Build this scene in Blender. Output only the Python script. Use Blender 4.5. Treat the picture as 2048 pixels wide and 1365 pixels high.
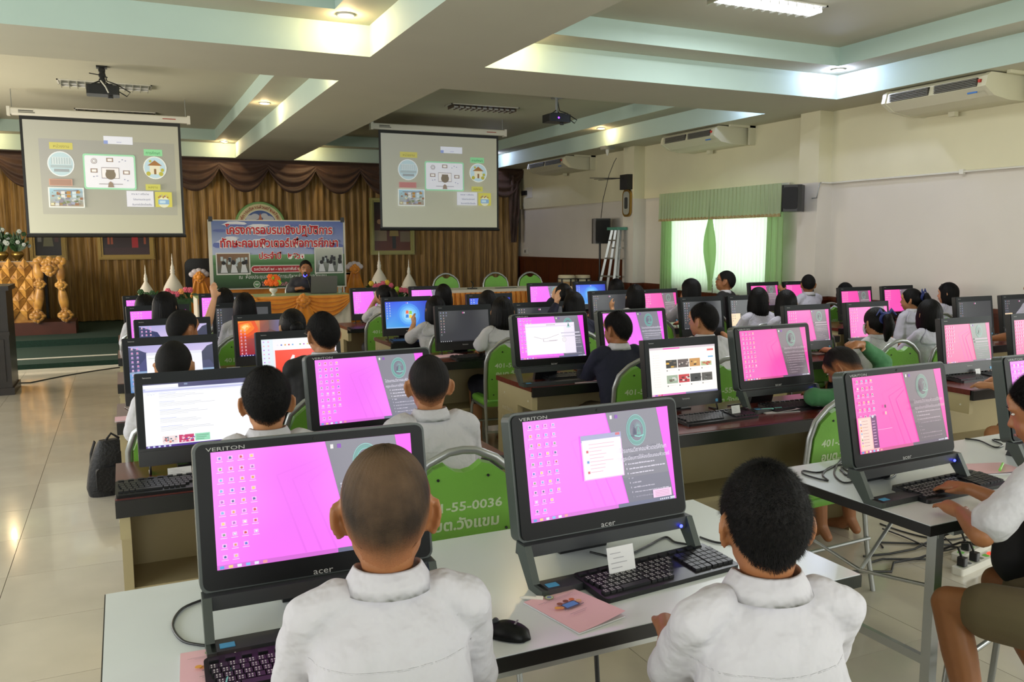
import bpy, math, random
import numpy as np
from mathutils import Vector, Matrix, noise

for _o in list(bpy.data.objects):
    bpy.data.objects.remove(_o)
SC = bpy.context.scene
COL = SC.collection
random.seed(7)
PI = math.pi
def R(d): return math.radians(d)

# ------------------------------------------------------------------ camera
CF, CYAW, CPITCH, CROLL, CH = 1676.2367, .434121231, .117206689, .00394348, 1.65
def _axes():
    cy, sy, cp, sp = math.cos(CYAW), math.sin(CYAW), math.cos(CPITCH), math.sin(CPITCH)
    f = Vector((sy*cp, cy*cp, -sp)); r = Vector((cy, -sy, 0)); d = f.cross(r)
    c, s = math.cos(CROLL), math.sin(CROLL)
    return c*r + s*d, -s*r + c*d, f
AR, AD, AF = _axes()
cam = bpy.data.cameras.new('camera'); camo = bpy.data.objects.new('camera', cam); COL.objects.link(camo)
cam.sensor_width = 36; cam.sensor_fit = 'HORIZONTAL'; cam.lens = CF/2048*36
cam.clip_start = .05; cam.clip_end = 200
camo.matrix_world = Matrix(((AR.x, -AD.x, -AF.x, 0), (AR.y, -AD.y, -AF.y, 0), (AR.z, -AD.z, -AF.z, CH), (0, 0, 0, 1)))
SC.camera = camo
def ray(u, v): return AR*((u-1024)/CF) + AD*((v-682.5)/CF) + AF
def onz(u, v, z):
    d = ray(u, v); t = (z-CH)/d.z; return Vector((d.x*t, d.y*t, z))
def ony(u, v, y):
    d = ray(u, v); t = y/d.y; return Vector((d.x*t, y, CH+d.z*t))
def onx(u, v, x):
    d = ray(u, v); t = x/d.x; return Vector((x, d.y*t, CH+d.z*t))

# ------------------------------------------------------------------ world, exposure, large lights
SC.view_settings.view_transform = 'Standard'; SC.view_settings.look = 'None'
SC.view_settings.gamma = 1; SC.view_settings.exposure = 0.27
SC.view_settings.use_curve_mapping = False
SC.cycles.max_bounces = 8; SC.cycles.diffuse_bounces = 5; SC.cycles.sample_clamp_indirect = 4
SC.cycles.caustics_reflective = False; SC.cycles.caustics_refractive = False
w = bpy.data.worlds.new('daylight_sky'); SC.world = w; w.use_nodes = True
w.node_tree.nodes['Background'].inputs[0].default_value = (.86, 1, .88, 1)
w.node_tree.nodes['Background'].inputs[1].default_value = 2.5
def area(name, loc, rot, sx, sy, e, c=(1, 1, 1), spread=180):
    l = bpy.data.lights.new(name, 'AREA'); l.shape = 'RECTANGLE'; l.size = sx; l.size_y = sy; l.energy = e; l.color = c
    l.spread = R(spread)
    o = bpy.data.objects.new(name, l); o.location = loc; o.rotation_euler = rot; COL.objects.link(o); return o
area('window_light_left', (-3.45, 4.0, 1.75), (0, R(-90), 0), 1.5, 9.0, 190, (.94, .97, 1))
area('fill_light_left_front', (-3.45, 12.5, 1.75), (0, R(-90), 0), 1.3, 4.5, 185, (1, .90, .76))  # warm fill added to brighten the stage end, not a window
area('window_light_back', (3.2, -2.3, 1.75), (R(90), 0, 0), 9.0, 1.5, 165, (.95, .98, 1))
area('window_light_right_back', (8.3, 1.2, 1.75), (0, R(90), 0), 1.5, 5.0, 120, (.95, 1, .97))
def lamp(name, loc, e, c, r=.04, spot=None, rot=(0, 0, 0)):
    l = bpy.data.lights.new(name, 'SPOT' if spot else 'POINT'); l.energy = e; l.color = c; l.shadow_soft_size = r
    if spot: l.spot_size = R(spot); l.spot_blend = .6
    o = bpy.data.objects.new(name, l); o.location = loc; o.rotation_euler = rot; COL.objects.link(o); return o

# ------------------------------------------------------------------ helpers
def lin(c):
    c = c.lstrip('#'); v = [int(c[i:i+2], 16)/255 for i in (0, 2, 4)]
    return tuple(x/12.92 if x <= .04045 else ((x+.055)/1.055)**2.4 for x in v)
MATS = {}
def mat(name, hx, rough=.5, metal=0, nz=0, ns=8, bump=0, bs=40, hx2=None, spec=.5, emit=0, trans=0, coat=0, stretch=None, sheen=0, sub=0):
    if name in MATS: return MATS[name]
    m = bpy.data.materials.new(name); m.use_nodes = True; nt = m.node_tree; b = nt.nodes['Principled BSDF']
    c = lin(hx); b.inputs['Base Color'].default_value = (*c, 1)
    b.inputs['Roughness'].default_value = rough; b.inputs['Metallic'].default_value = metal
    b.inputs['Specular IOR Level'].default_value = spec
    if coat: b.inputs['Coat Weight'].default_value = coat
    if sheen: b.inputs['Sheen Weight'].default_value = sheen
    if sub: b.inputs['Subsurface Weight'].default_value = sub; b.inputs['Subsurface Radius'].default_value = (.02, .008, .004)
    if trans: b.inputs['Transmission Weight'].default_value = trans
    if emit: b.inputs['Emission Color'].default_value = (*c, 1); b.inputs['Emission Strength'].default_value = emit
    if nz or hx2 or bump:
        tc = nt.nodes.new('ShaderNodeTexCoord'); mp = nt.nodes.new('ShaderNodeMapping'); nt.links.new(tc.outputs['Object'], mp.inputs[0])
        if stretch: mp.inputs['Scale'].default_value = stretch
    if nz or hx2:
        n = nt.nodes.new('ShaderNodeTexNoise'); n.inputs['Scale'].default_value = ns; n.inputs['Detail'].default_value = 5
        nt.links.new(mp.outputs[0], n.inputs['Vector'])
        r = nt.nodes.new('ShaderNodeValToRGB')
        c2 = lin(hx2) if hx2 else tuple(x*(1-nz) for x in c)
        r.color_ramp.elements[0].position = .35; r.color_ramp.elements[1].position = .65
        r.color_ramp.elements[0].color = (*c2, 1); r.color_ramp.elements[1].color = (*c, 1)
        nt.links.new(n.outputs['Fac'], r.inputs[0]); nt.links.new(r.outputs[0], b.inputs['Base Color'])
    if bump:
        n = nt.nodes.new('ShaderNodeTexNoise'); n.inputs['Scale'].default_value = bs; n.inputs['Detail'].default_value = 3
        nt.links.new(mp.outputs[0], n.inputs['Vector'])
        bp = nt.nodes.new('ShaderNodeBump'); bp.inputs['Strength'].default_value = bump; bp.inputs['Distance'].default_value = .02
        nt.links.new(n.outputs['Fac'], bp.inputs['Height']); nt.links.new(bp.outputs[0], b.inputs['Normal'])
    MATS[name] = m; return m

class MB:
    """collects vertices and faces; build() links them as one mesh object"""
    def __init__(s): s.v = []; s.f = []; s.mi = []; s.cur = 0; s.sm = []; s.smooth = False
    def add(s, vs, fs, smooth=None):
        b = len(s.v); s.v += [tuple(x) for x in vs]
        sm = s.smooth if smooth is None else smooth
        for f in fs: s.f.append(tuple(i+b for i in f)); s.mi.append(s.cur); s.sm.append(sm)
    def box(s, x0, x1, y0, y1, z0, z1, mx=None):
        vs = [Vector((x, y, z)) for z in (z0, z1) for y in (y0, y1) for x in (x0, x1)]
        if mx: vs = [mx @ v for v in vs]
        s.add(vs, [(0, 2, 3, 1), (4, 5, 7, 6), (0, 1, 5, 4), (2, 6, 7, 3), (0, 4, 6, 2), (1, 3, 7, 5)], False)
    def cbox(s, c, d, mx=None): s.box(c[0]-d[0]/2, c[0]+d[0]/2, c[1]-d[1]/2, c[1]+d[1]/2, c[2]-d[2]/2, c[2]+d[2]/2, mx)
    def prism(s, poly, d0, d1, axis='y', mx=None, smooth=False, holes=False):
        """poly: 2-D outline; axis y -> (x,z), z -> (x,y), x -> (y,z)"""
        def P(p, d):
            if axis == 'y': q = (p[0], d, p[1])
            elif axis == 'z': q = (p[0], p[1], d)
            else: q = (d, p[0], p[1])
            return mx @ Vector(q) if mx else Vector(q)
        n = len(poly); vs = [P(p, d0) for p in poly]+[P(p, d1) for p in poly]
        fs = [tuple(range(n))[::-1], tuple(range(n, 2*n))]
        s.add(vs, fs, False)
        s.add(vs, [(i, (i+1) % n, n+(i+1) % n, n+i) for i in range(n)], smooth)
    def loft(s, secs, cap=True, closed=True, smooth=True, wrap=False):
        n = len(secs[0]); vs = [p for c in secs for p in c]; fs = []
        m = len(secs)
        for k in range(m if wrap else m-1):
            k2 = (k+1) % m
            for i in range(n if closed else n-1):
                j = (i+1) % n; fs.append((k*n+i, k*n+j, k2*n+j, k2*n+i))
        s.add(vs, fs, smooth)
        if cap and not wrap: s.add(secs[0], [tuple(range(n))[::-1]], False); s.add(secs[-1], [tuple(range(n))], False)
    def tube(s, path, r, n=8, cap=True, closed=False, flat=None, smooth=True):
        path = [Vector(p) for p in path]; m = len(path); secs = []; up = None
        rr = r if isinstance(r, (list, tuple)) else [r]*m
        for i, p in enumerate(path):
            if closed: t = path[(i+1) % m]-path[i-1]
            else: t = path[min(i+1, m-1)]-path[max(i-1, 0)]
            t = t.normalized() if t.length > 1e-9 else Vector((0, 0, 1))
            if up is None: up = Vector((0, 0, 1)) if abs(t.z) < .9 else Vector((0, 1, 0))
            a = up - t*up.dot(t)
            if a.length < 1e-4: a = t.orthogonal()
            a.normalize(); b = t.cross(a); up = a
            fl = flat or 1
            secs.append([p+a*(rr[i]*math.cos(2*PI*k/n))+b*(rr[i]*fl*math.sin(2*PI*k/n)) for k in range(n)])
        s.loft(secs, cap=cap and not closed, wrap=closed, smooth=smooth)
    def cyl(s, p0, p1, r, n=12, r1=None): s.tube([p0, p1], [r, r if r1 is None else r1], n)
    def lathe(s, prof, c=(0, 0, 0), n=20, smooth=True, mx=None):
        secs = []
        for (r, z) in prof:
            q = [Vector((c[0]+r*math.cos(2*PI*k/n), c[1]+r*math.sin(2*PI*k/n), c[2]+z)) for k in range(n)]
            secs.append([mx @ p for p in q] if mx else q)
        s.loft(secs, smooth=smooth)
    def ell(s, c, r, n=14, m=9, mx=None):
        secs = []
        for j in range(m+1):
            a = PI*j/m; a = min(max(a, .02), PI-.02)
            q = [Vector((r[0]*math.sin(a)*math.cos(2*PI*k/n), r[1]*math.sin(a)*math.sin(2*PI*k/n), -r[2]*math.cos(a))) for k in range(n)]
            secs.append([Vector(c)+(mx @ p if mx else p) for p in q])
        s.loft(secs)
    def chain(s, pts, rad, n=12, sq=1):
        """tapered capsule chain with round ends"""
        pts = [Vector(p) for p in pts]; P = []; Q = []
        t0 = (pts[0]-pts[1]).normalized(); t1 = (pts[-1]-pts[-2]).normalized()
        for a in (.98, .7, .3): P.append(pts[0]+t0*rad[0]*a); Q.append(rad[0]*math.sqrt(1-a*a))
        for p, r in zip(pts, rad): P.append(p); Q.append(r)
        for a in (.3, .7, .98): P.append(pts[-1]+t1*rad[-1]*a); Q.append(rad[-1]*math.sqrt(1-a*a))
        s.tube(P, Q, n, flat=sq)
    def mesh(s, name, mats):
        me = bpy.data.meshes.new(name); me.from_pydata(s.v, [], s.f)
        mats = mats if isinstance(mats, (list, tuple)) else [mats]
        for m in mats: me.materials.append(m)
        me.polygons.foreach_set('material_index', s.mi); me.polygons.foreach_set('use_smooth', s.sm)
        me.update(); return me
    def build(s, name, mats, parent=None, loc=None, rot=None):
        return link(s.mesh(name, mats), name, parent, loc, rot)
def link(me, name, parent=None, loc=None, rot=None):
    o = bpy.data.objects.new(name, me); COL.objects.link(o)
    if parent: o.parent = parent
    if loc is not None: o.location = loc
    if rot is not None: o.rotation_euler = rot
    return o
def thing(name, label, cat, loc=(0, 0, 0), rz=0, group=None, rot=None):
    o = bpy.data.objects.new(name, None); COL.objects.link(o); o.empty_display_size = .1
    o.location = loc; o.rotation_euler = rot or (0, 0, rz); o['label'] = label; o['category'] = cat
    if group: o['group'] = group
    return o
def tag(o, label, cat, group=None):
    o['label'] = label; o['category'] = cat
    if group: o['group'] = group
    return o
def struct(o): o['kind'] = 'structure'; return o
def kids(o, tree={}): return [c for c in bpy.data.objects if c.parent == o]
def dup(root, loc, rz, label=None, group=None, tree=None):
    tree = tree or gather(root)
    r = root.copy(); COL.objects.link(r); r.location = loc; r.rotation_euler = (0, 0, rz)
    if label: r['label'] = label
    if group: r['group'] = group
    for ch, gs in tree:
        c = ch.copy(); COL.objects.link(c); c.parent = r
        for g in gs: d = g.copy(); COL.objects.link(d); d.parent = c
    return r
def gather(root): return [(c, list(c.children)) for c in root.children]
def rrect(w, h, r, n=5, cx=0, cy=0):
    P = []
    for (sx, sy, a0) in ((1, -1, -90), (1, 1, 0), (-1, 1, 90), (-1, -1, 180)):
        for k in range(n+1):
            a = R(a0+90*k/n); P.append((cx+sx*(w/2-r)+r*math.cos(a), cy+sy*(h/2-r)+r*math.sin(a)))
    return P
TXT = {}
def text_geo(s, bold=0):
    """(verts, faces, width) of a text of size 1 lying in the xy plane"""
    k = (s, bold)
    if k in TXT: return TXT[k]
    c = bpy.data.curves.new('t', 'FONT'); c.body = s; c.size = 1; c.resolution_u = 2; c.offset = bold
    o = bpy.data.objects.new('t', c)
    me = bpy.data.meshes.new_from_object(o)
    V = [tuple(v.co) for v in me.vertices]; F = [tuple(p.vertices) for p in me.polygons]
    bpy.data.objects.remove(o); bpy.data.curves.remove(c); bpy.data.meshes.remove(me)
    x0 = min([v[0] for v in V] or [0]); x1 = max([v[0] for v in V] or [0])
    TXT[k] = (V, F, x0, x1); return TXT[k]
class D:
    """flat coloured print: rectangles, shapes and lettering in layers, colour per corner"""
    def __init__(s, w, h, step=.0003): s.w = w; s.h = h; s.v = []; s.f = []; s.c = []; s.L = 0; s.step = step
    def poly(s, pts, col, L=None):
        s.L += 1; z = s.step*(s.L if L is None else L)
        b = len(s.v); s.v += [((p[0]-.5)*s.w, -z, (p[1]-.5)*s.h) for p in pts]
        s.f.append(tuple(range(b, b+len(pts)))); c = lin(col); s.c += [c]*len(pts)
    def grad(s, x0, y0, x1, y1, cols, L=None):
        """cols: bottom-left, bottom-right, top-right, top-left"""
        s.L += 1; z = s.step*(s.L if L is None else L); b = len(s.v)
        s.v += [((p[0]-.5)*s.w, -z, (p[1]-.5)*s.h) for p in ((x0, y0), (x1, y0), (x1, y1), (x0, y1))]
        s.f.append((b, b+1, b+2, b+3)); s.c += [lin(c) for c in cols]
    def rect(s, x0, y0, x1, y1, col, L=None): s.poly([(x0, y0), (x1, y0), (x1, y1), (x0, y1)], col, L)
    def circ(s, cx, cy, r, col, L=None, n=28, sx=1, a0=0, a1=360):
        asp = s.h/s.w
        s.poly([(cx+r*sx*asp*math.cos(R(a0+(a1-a0)*k/n)), cy+r*math.sin(R(a0+(a1-a0)*k/n))) for k in range(n)], col, L)
    def text(s, t, cx, cy, size, col, L=None, bold=0, align='c', wmax=None, sx=1):
        """size is a share of the height"""
        V, F, a, b = text_geo(t, bold); k = size*s.h; kx = k*sx
        if wmax: kx = min(kx, wmax*s.w/max(b-a, .01))
        ox = {'c': -(a+b)/2, 'l': -a, 'r': -b}[align]
        s.L += 1; z = s.step*(s.L if L is None else L)
        base = len(s.v); X = (cx-.5)*s.w; Z = (cy-.5)*s.h
        s.v += [(X+(v[0]+ox)*kx, -z, Z+v[1]*k) for v in V]; s.f += [tuple(i+base for i in f) for f in F]
        s.c += [lin(col)]*len(V)
    def mesh(s, name, m):
        me = bpy.data.meshes.new(name); me.from_pydata(s.v, [], s.f)
        at = me.color_attributes.new('Col', 'FLOAT_COLOR', 'POINT')
        at.data.foreach_set('color', [x for c in s.c for x in (*c, 1)])
        me.materials.append(m); me.update(); return me
def print_mat(name, emit=0, rough=.4, base=1.0, tint=None):
    if name in MATS: return MATS[name]
    m = bpy.data.materials.new(name); m.use_nodes = True; nt = m.node_tree; b = nt.nodes['Principled BSDF']
    a = nt.nodes.new('ShaderNodeVertexColor'); a.layer_name = 'Col'
    if base > 0:
        nt.links.new(a.outputs[0], b.inputs['Base Color'])
    else: b.inputs['Base Color'].default_value = (.006, .006, .007, 1)
    b.inputs['Roughness'].default_value = rough
    if emit:
        nt.links.new(a.outputs[0], b.inputs['Emission Color']); b.inputs['Emission Strength'].default_value = emit
    MATS[name] = m; return m

# ------------------------------------------------------------------ materials of the room
def tile_mat():
    m = mat('polished_floor_tile', 'cbc3b3', .13, nz=.12, ns=2.5, spec=.5)
    b = m.node_tree.nodes['Principled BSDF']; b.inputs['Coat Weight'].default_value = .3; b.inputs['Coat Roughness'].default_value = .05
    return m
M_tile = tile_mat()
M_grout = mat('tile_grout', '8b8478', .8)
M_soffit = mat('ceiling_paint_cream', 'bcbaa6', .75, nz=.03, ns=2)
M_mint = mat('ceiling_fascia_mint', 'b9cfc6', .7, nz=.03, ns=2)
M_cream = mat('wall_paint_cream', 'd9d4b6', .8, nz=.05, ns=1.5, bump=.03, bs=60)
M_white = mat('wall_paint_offwhite', 'd6d0c6', .8, nz=.04, ns=1.5, bump=.03, bs=60)
M_dado = mat('dado_brown_wood', '5e2c17', .35, nz=.35, ns=3, stretch=(6, 6, .5))
M_green = mat('stage_carpet_green', '17382f', .95, nz=.3, ns=30, bump=.3, bs=200)
M_stagewood = mat('stage_wood_brown', '4d2418', .45, nz=.3, ns=4)
M_black = mat('black_plastic', '17181a', .38)
M_dark = mat('dark_grey_plastic', '34373a', .42)
M_sil = mat('silver_tube_metal', 'a3a6a6', .34, .75)
M_alu = mat('aluminium_ladder_metal', 'b9bdbd', .35, .8)
M_whitepl = mat('white_plastic', 'd8d6cc', .4)
# ------------------------------------------------------------------ floor: base and single tiles
WX0, WX1, WY0, WY1 = -3.6, 8.4, -2.5, 17.75
m = MB(); m.box(WX0-.2, WX1+.2, WY0-.2, WY1+.2, -.15, -.008); floor = struct(m.build('floor', M_grout))
TS = .6
m = MB(); m.box(.0015, TS-.0015, .0015, TS-.0015, -.008, 0); TM = m.mesh('floor_tile', M_tile)
cells = []
for i in range(20):
    for j in range(34):
        x = WX0+i*TS; y = WY0+j*TS
        c = (x+.3, y+.3); dx, dy = c[0], c[1]
        dep = dx*AF.x+dy*AF.y; side = dx*AR.x+dy*AR.y
        vis = dep > .8 and abs(side) < dep*.66+.5
        left = c[0] < .1 and 2 < c[1] < 12.6
        cells.append((0 if (vis and left) else 1 if (vis and dep < 7) else 3, dep, x, y))
cells.sort()
rest = MB()
for k, (pr, dep, x, y) in enumerate(cells):
    if k < 296:
        link(TM, 'floor_tile', floor, (x, y, 0))
    else: rest.box(x+.0015, x+TS-.0015, y+.0015, min(y+TS, WY1)-.0015, -.008, 0)
o = rest.build('floor_tiles', M_tile, floor); o['kind'] = 'stuff'
# ------------------------------------------------------------------ ceiling with two-step coffers
ZS, ZL, ZT, LW = 3.3, 3.57, 3.77, .40
COF = [(-2.3, 2.11, -1.0, 7.54), (3.22, 7.7, -1.0, 7.54), (-2.3, 2.11, 8.74, 17.27), (3.22, 7.7, 8.74, 17.27)]
m = MB()
def quad(m, a, b, c, d): m.add([a, b, c, d], [(0, 1, 2, 3)], False)
xs = [WX0-.1, -2.3, 2.11, 3.22, 7.7, WX1+.1]; ys = [WY0-.1, -1.0, 7.54, 8.74, 17.27, WY1+.1]
for i in range(5):
    for j in range(5):
        if i in (1, 3) and j in (1, 3): continue
        quad(m, (xs[i], ys[j], ZS), (xs[i], ys[j+1], ZS), (xs[i+1], ys[j+1], ZS), (xs[i+1], ys[j], ZS))
def ring(m, x0, x1, y0, y1, z0, z1):
    quad(m, (x0, y0, z0), (x0, y0, z1), (x0, y1, z1), (x0, y1, z0)); quad(m, (x1, y0, z0), (x1, y1, z0), (x1, y1, z1), (x1, y0, z1))
    quad(m, (x0, y0, z0), (x1, y0, z0), (x1, y0, z1), (x0, y0, z1)); quad(m, (x0, y1, z0), (x0, y1, z1), (x1, y1, z1), (x1, y1, z0))
for (x0, x1, y0, y1) in COF:
    m.cur = 1; ring(m, x0, x1, y0, y1, ZS, ZL); ring(m, x0+LW, x1-LW, y0+LW, y1-LW, ZL, ZT)
    m.cur = 0
    for (a, b, c, d) in ((x0, x0+LW, y0, y1), (x1-LW, x1, y0, y1), (x0+LW, x1-LW, y0, y0+LW), (x0+LW, x1-LW, y1-LW, y1)):
        quad(m, (a, c, ZL), (a, d, ZL), (b, d, ZL), (b, c, ZL))
    quad(m, (x0+LW, y0+LW, ZT), (x0+LW, y1-LW, ZT), (x1-LW, y1-LW, ZT), (x1-LW, y0+LW, ZT))
m.box(WX0-.2, WX1+.2, WY0-.2, WY1+.2, 3.82, 3.95)
ceil = struct(m.build('ceiling', [M_soffit, M_mint]))
# ------------------------------------------------------------------ walls
WN0, WN1, WZ0, WZ1 = 9.2, 11.7, .98, 2.3
m = MB()
def rw(y0, y1, z0, z1, x=WX1): m.box(x, WX1+.2, y0, y1, z0, z1)
rw(WY0, WN0, 0, 2.4); rw(WN1, WY1+.2, 0, 2.4); rw(WN0, WN1, 0, WZ0); rw(WN0, WN1, WZ1, 2.4)
m.cur = 1; m.box(WX1-.03, WX1+.2, WY0, WY1+.2, 2.4, 3.35)
wall_r = struct(m.build('wall_right', [M_white, M_cream]))
for i, (y0, y1) in enumerate(((8.24, 8.58), (12.52, 12.86))):
    m = MB(); m.box(8.15, 8.45, y0, y1, 0, 2.4); m.cur = 1; m.box(8.15, 8.45, y0, y1, 2.4, 3.32)
    o = struct(m.build('trim_%d' % (i+1), [M_white, M_cream]))
m = MB(); m.box(WX0-.2, WX0, WY0, WY1+.2, 0, 3.35); struct(m.build('wall_left', M_cream))
m = MB(); m.box(WX0, WX1, WY1, WY1+.2, 0, 3.35); struct(m.build('wall_front', M_cream))
m = MB(); m.box(WX0, WX1, WY0-.2, WY0, 0, 3.35); struct(m.build('wall_back', M_cream))
def dado(y0, y1, ztop, nm, x=WX1-.025):
    m = MB(); m.box(x, WX1+.01, y0, y1, .0, ztop-.05); o = struct(m.build(nm, M_dado))
    m = MB(); m.box(x-.03, WX1+.01, y0, y1, ztop-.05, ztop); m.box(x-.015, WX1+.01, y0, y1, ztop-.09, ztop-.05); m.build('cap_rail', M_dado, o)
    m = MB(); m.box(x-.015, WX1+.01, y0, y1, 0, .1); m.build('skirting', M_dado, o)
    y = y0+.3
    while y < y1-.1:
        m = MB(); m.box(x-.008, x+.01, y-.012, y+.012, .1, ztop-.09); m.build('panel_strip', M_dado, o); y += .6
    return o
dado(WY0, 8.24, .93, 'baseboard_right')
dado(8.58, 12.52, .93, 'baseboard_right_window')
dado(12.86, WY1, 1.33, 'baseboard_right_stage')
m = MB()
for (y0, y1) in ((8.24, 8.58), (12.52, 12.86)):
    m.box(8.125, 8.15, y0-.02, y1+.02, 0, .93); m.box(8.125, 8.4, y0-.025, y0, 0, .93); m.box(8.1, 8.15, y0-.03, y1+.03, .88, .93); m.box(8.1, 8.4, y0-.05, y0, .88, .93)
struct(m.build('baseboard_columns', M_dado))
# conduit along the ledge
m = MB(); m.tube([(WX1-.045, -1, 2.395), (WX1-.045, 8.22, 2.395)], .012, 6)
for y in (6.35, 4.2): m.cbox((WX1-.045, y, 2.395), (.04, .05, .05))
m.tube([(8.2, 8.22, 2.395), (8.38, 8.22, 2.395)], .012, 6)
tag(m.build('cable_conduit', M_whitepl), 'thin pale cable conduit running along the right wall at ledge height', 'conduit')
# ------------------------------------------------------------------ window with frame, panes and curtains
M_frame = mat('window_frame_white', 'd8dcd8', .4)
M_glass = mat('window_glass', 'e8f5ec', .05); M_glass.node_tree.nodes['Principled BSDF'].inputs['Alpha'].default_value = .14
win = struct(thing('window_1', 'x', 'x', (0, 0, 0))); del win['label']; del win['category']
m = MB()
for (y0, y1, z0, z1) in ((WN0, WN1, WZ0, WZ0+.05), (WN0, WN1, WZ1-.05, WZ1), (WN0, WN0+.05, WZ0, WZ1), (WN1-.05, WN1, WZ0, WZ1), ((WN0+WN1)/2-.03, (WN0+WN1)/2+.03, WZ0, WZ1)):
    m.box(8.47, 8.53, y0, y1, z0, z1)
m.build('window_frame', M_frame, win)
for k in range(2):
    y0 = WN0+.05+k*(WN1-WN0)/2; m = MB(); m.box(8.495, 8.503, y0, y0+(WN1-WN0)/2-.08, WZ0+.05, WZ1-.05); m.build('pane', M_glass, win)
m = MB(); m.box(8.36, 8.5, WN0-.05, WN1+.05, WZ0-.04, WZ0); m.build('window_sill', M_dado, win)
def cloth_mat(name, hx, tr, rough=.8, hx2=None, back=None):
    m = bpy.data.materials.new(name); m.use_nodes = True; nt = m.node_tree; out = nt.nodes['Material Output']; b = nt.nodes['Principled BSDF']
    b.inputs['Base Color'].default_value = (*lin(hx), 1); b.inputs['Roughness'].default_value = rough
    t = nt.nodes.new('ShaderNodeBsdfTranslucent'); t.inputs[0].default_value = (*lin(back or hx), 1)
    x = nt.nodes.new('ShaderNodeMixShader'); x.inputs[0].default_value = tr
    nt.links.new(b.outputs[0], x.inputs[1]); nt.links.new(t.outputs[0], x.inputs[2]); nt.links.new(x.outputs[0], out.inputs[0]); MATS[name] = m; return m
M_sheer = cloth_mat('sheer_curtain_green', 'e8f4e4', .66, back='e9f8e6')
M_sage = cloth_mat('sage_green_curtain', '9fb98a', .3, back='9ed07e')
M_valg = cloth_mat('sage_valance', 'a9b792', .05, back='9ed07e')
M_trimc = mat('beige_fringe', 'b9a878', .8, hx2='8f7a4c', ns=60)
def pleat(y0, y1, z0, z1, amp, n, x, seg=8, flare=0, m=None, thick=0, top=None):
    m = m or MB(); N = n*seg; secs = []
    for j in range(7):
        t = j/6; z = z1+(z0-z1)*t; row = []
        for i in range(N+1):
            s = i/N; y = y0+(y1-y0)*s
            a = amp*(.35+.65*t)*(math.sin(2*PI*n*s+.6*math.sin(7*s))+.3*math.sin(4.3*PI*n*s))
            row.append(Vector((x+a-flare*t, y, z)))
        secs.append(row)
    m.loft(secs, cap=False, closed=False); return m
cw = thing('window_curtain', 'pale green sheer curtains glowing with daylight in the right wall window', 'curtain')
pleat(10.5, 11.75, .86, 2.2, .02, 16, 8.28).build('sheer_panel', M_sheer, cw)
pleat(9.2, 10.46, .86, 2.2, .02, 16, 8.28).build('sheer_panel', M_sheer, cw)
pleat(11.5, 11.78, .8, 2.25, .03, 4, 8.22).build('side_curtain', M_sage, cw)
pleat(8.92, 9.24, .8, 2.25, .03, 3, 8.22).build('side_curtain', M_sage, cw)
m = MB(); secs = []
for j in range(12):
    t = j/11; z = 2.2-1.3*t; wv = .03+.10*math.sin(PI*min(1, t*1.05))**2; yc = 10.48+.03*math.sin(5*t)
    secs.append([Vector((8.22+.03*math.sin(k*1.4+3*t), yc+wv*(k/6-.5)*2, z)) for k in range(7)])
m.loft(secs, cap=False, closed=False); m.build('gathered_edge', M_sage, cw)
m = pleat(8.95, 11.82, 2.02, 2.44, .022, 34, 8.2); m.build('valance', M_valg, cw)
m = pleat(8.95, 11.82, 1.985, 2.03, .024, 34, 8.195); m.build('fringe', M_trimc, cw)
m = MB(); m.tube([(8.3, 8.9, 2.43), (8.3, 11.87, 2.43)], .015, 8); m.build('curtain_rail', M_whitepl, cw)
# ------------------------------------------------------------------ stage: two low steps of green carpet
m = MB(); m.box(WX0, WX1, 14.5, WY1, 0, .2); m.cur = 0
stg = struct(m.build('floor_stage', M_green))
m = MB(); m.box(WX0, 1.0, 12.4, 14.5, 0, .1); struct(m.build('floor_stage_step', M_green))
m = MB(); m.box(WX0, 1.0, 12.385, 12.4, 0, .035); struct(m.build('trim_3', M_whitepl))
m = MB(); m.box(.9, 8.4, 11.0, 14.5, 0, .2); struct(m.build('floor_dais', M_green))
m = MB(); p = [ony(24, 711, 12.9), ony(120, 708, 12.9), ony(234, 702, 12.9)]
m.tube([(a.x, 12.9, .108) for a in p], .012, 6); tag(m.build('edge_strip', M_whitepl), 'thin pale cable strip lying along the green carpeted step', 'cable')
m = MB(); m.tube([onz(0, 768, .006), onz(60, 766, .006), onz(130, 752, .006), onz(190, 742, .006), onz(240, 735, .006)], .008, 6)
tag(m.build('floor_cable', M_black), 'black cable lying on the tiles in front of the green steps', 'cable')
# ------------------------------------------------------------------ backdrop curtain and valance
def curtain_mat():
    m = mat('gold_brown_curtain', 'b58d4a', .55, hx2='7c5c2b', ns=4, stretch=(14, 14, .6), sheen=.3)
    return m
M_curt = curtain_mat(); M_val = mat('brown_valance_fabric', '4a3022', .6, nz=.25, ns=6, sheen=.3)
bd = thing('stage_curtain', 'tall pleated gold-brown curtain covering the wall behind the stage', 'curtain')
def xpleat(x0, x1, z0, z1, y, amp, n, seg=6):
    m = MB(); N = n*seg; secs = []
    for j in range(9):
        t = j/8; row = []
        for i in range(N+1):
            s = i/N; x = x0+(x1-x0)*s
            q = 2*PI*n*s; a = amp*(math.sin(q+1.3*math.sin(s*9))+.35*math.sin(2.7*q+2)+.4*math.sin(.37*q))*(.6+.4*t)
            row.append(Vector((x+.02*math.sin(3*t+i*.2), y+a, z1+(z0-z1)*t)))
        secs.append(row)
    m.loft(secs, cap=False, closed=False); return m
edges = [-3.55, -1.5, .6, 2.6, 4.5, 6.5, 8.3]
for a, b in zip(edges[:-1], edges[1:]):
    xpleat(a, b+.03, .21, 3.28, 17.6, .045, int((b-a)*6.5)).build('curtain_panel', M_curt, bd)
sw = .93
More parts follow.
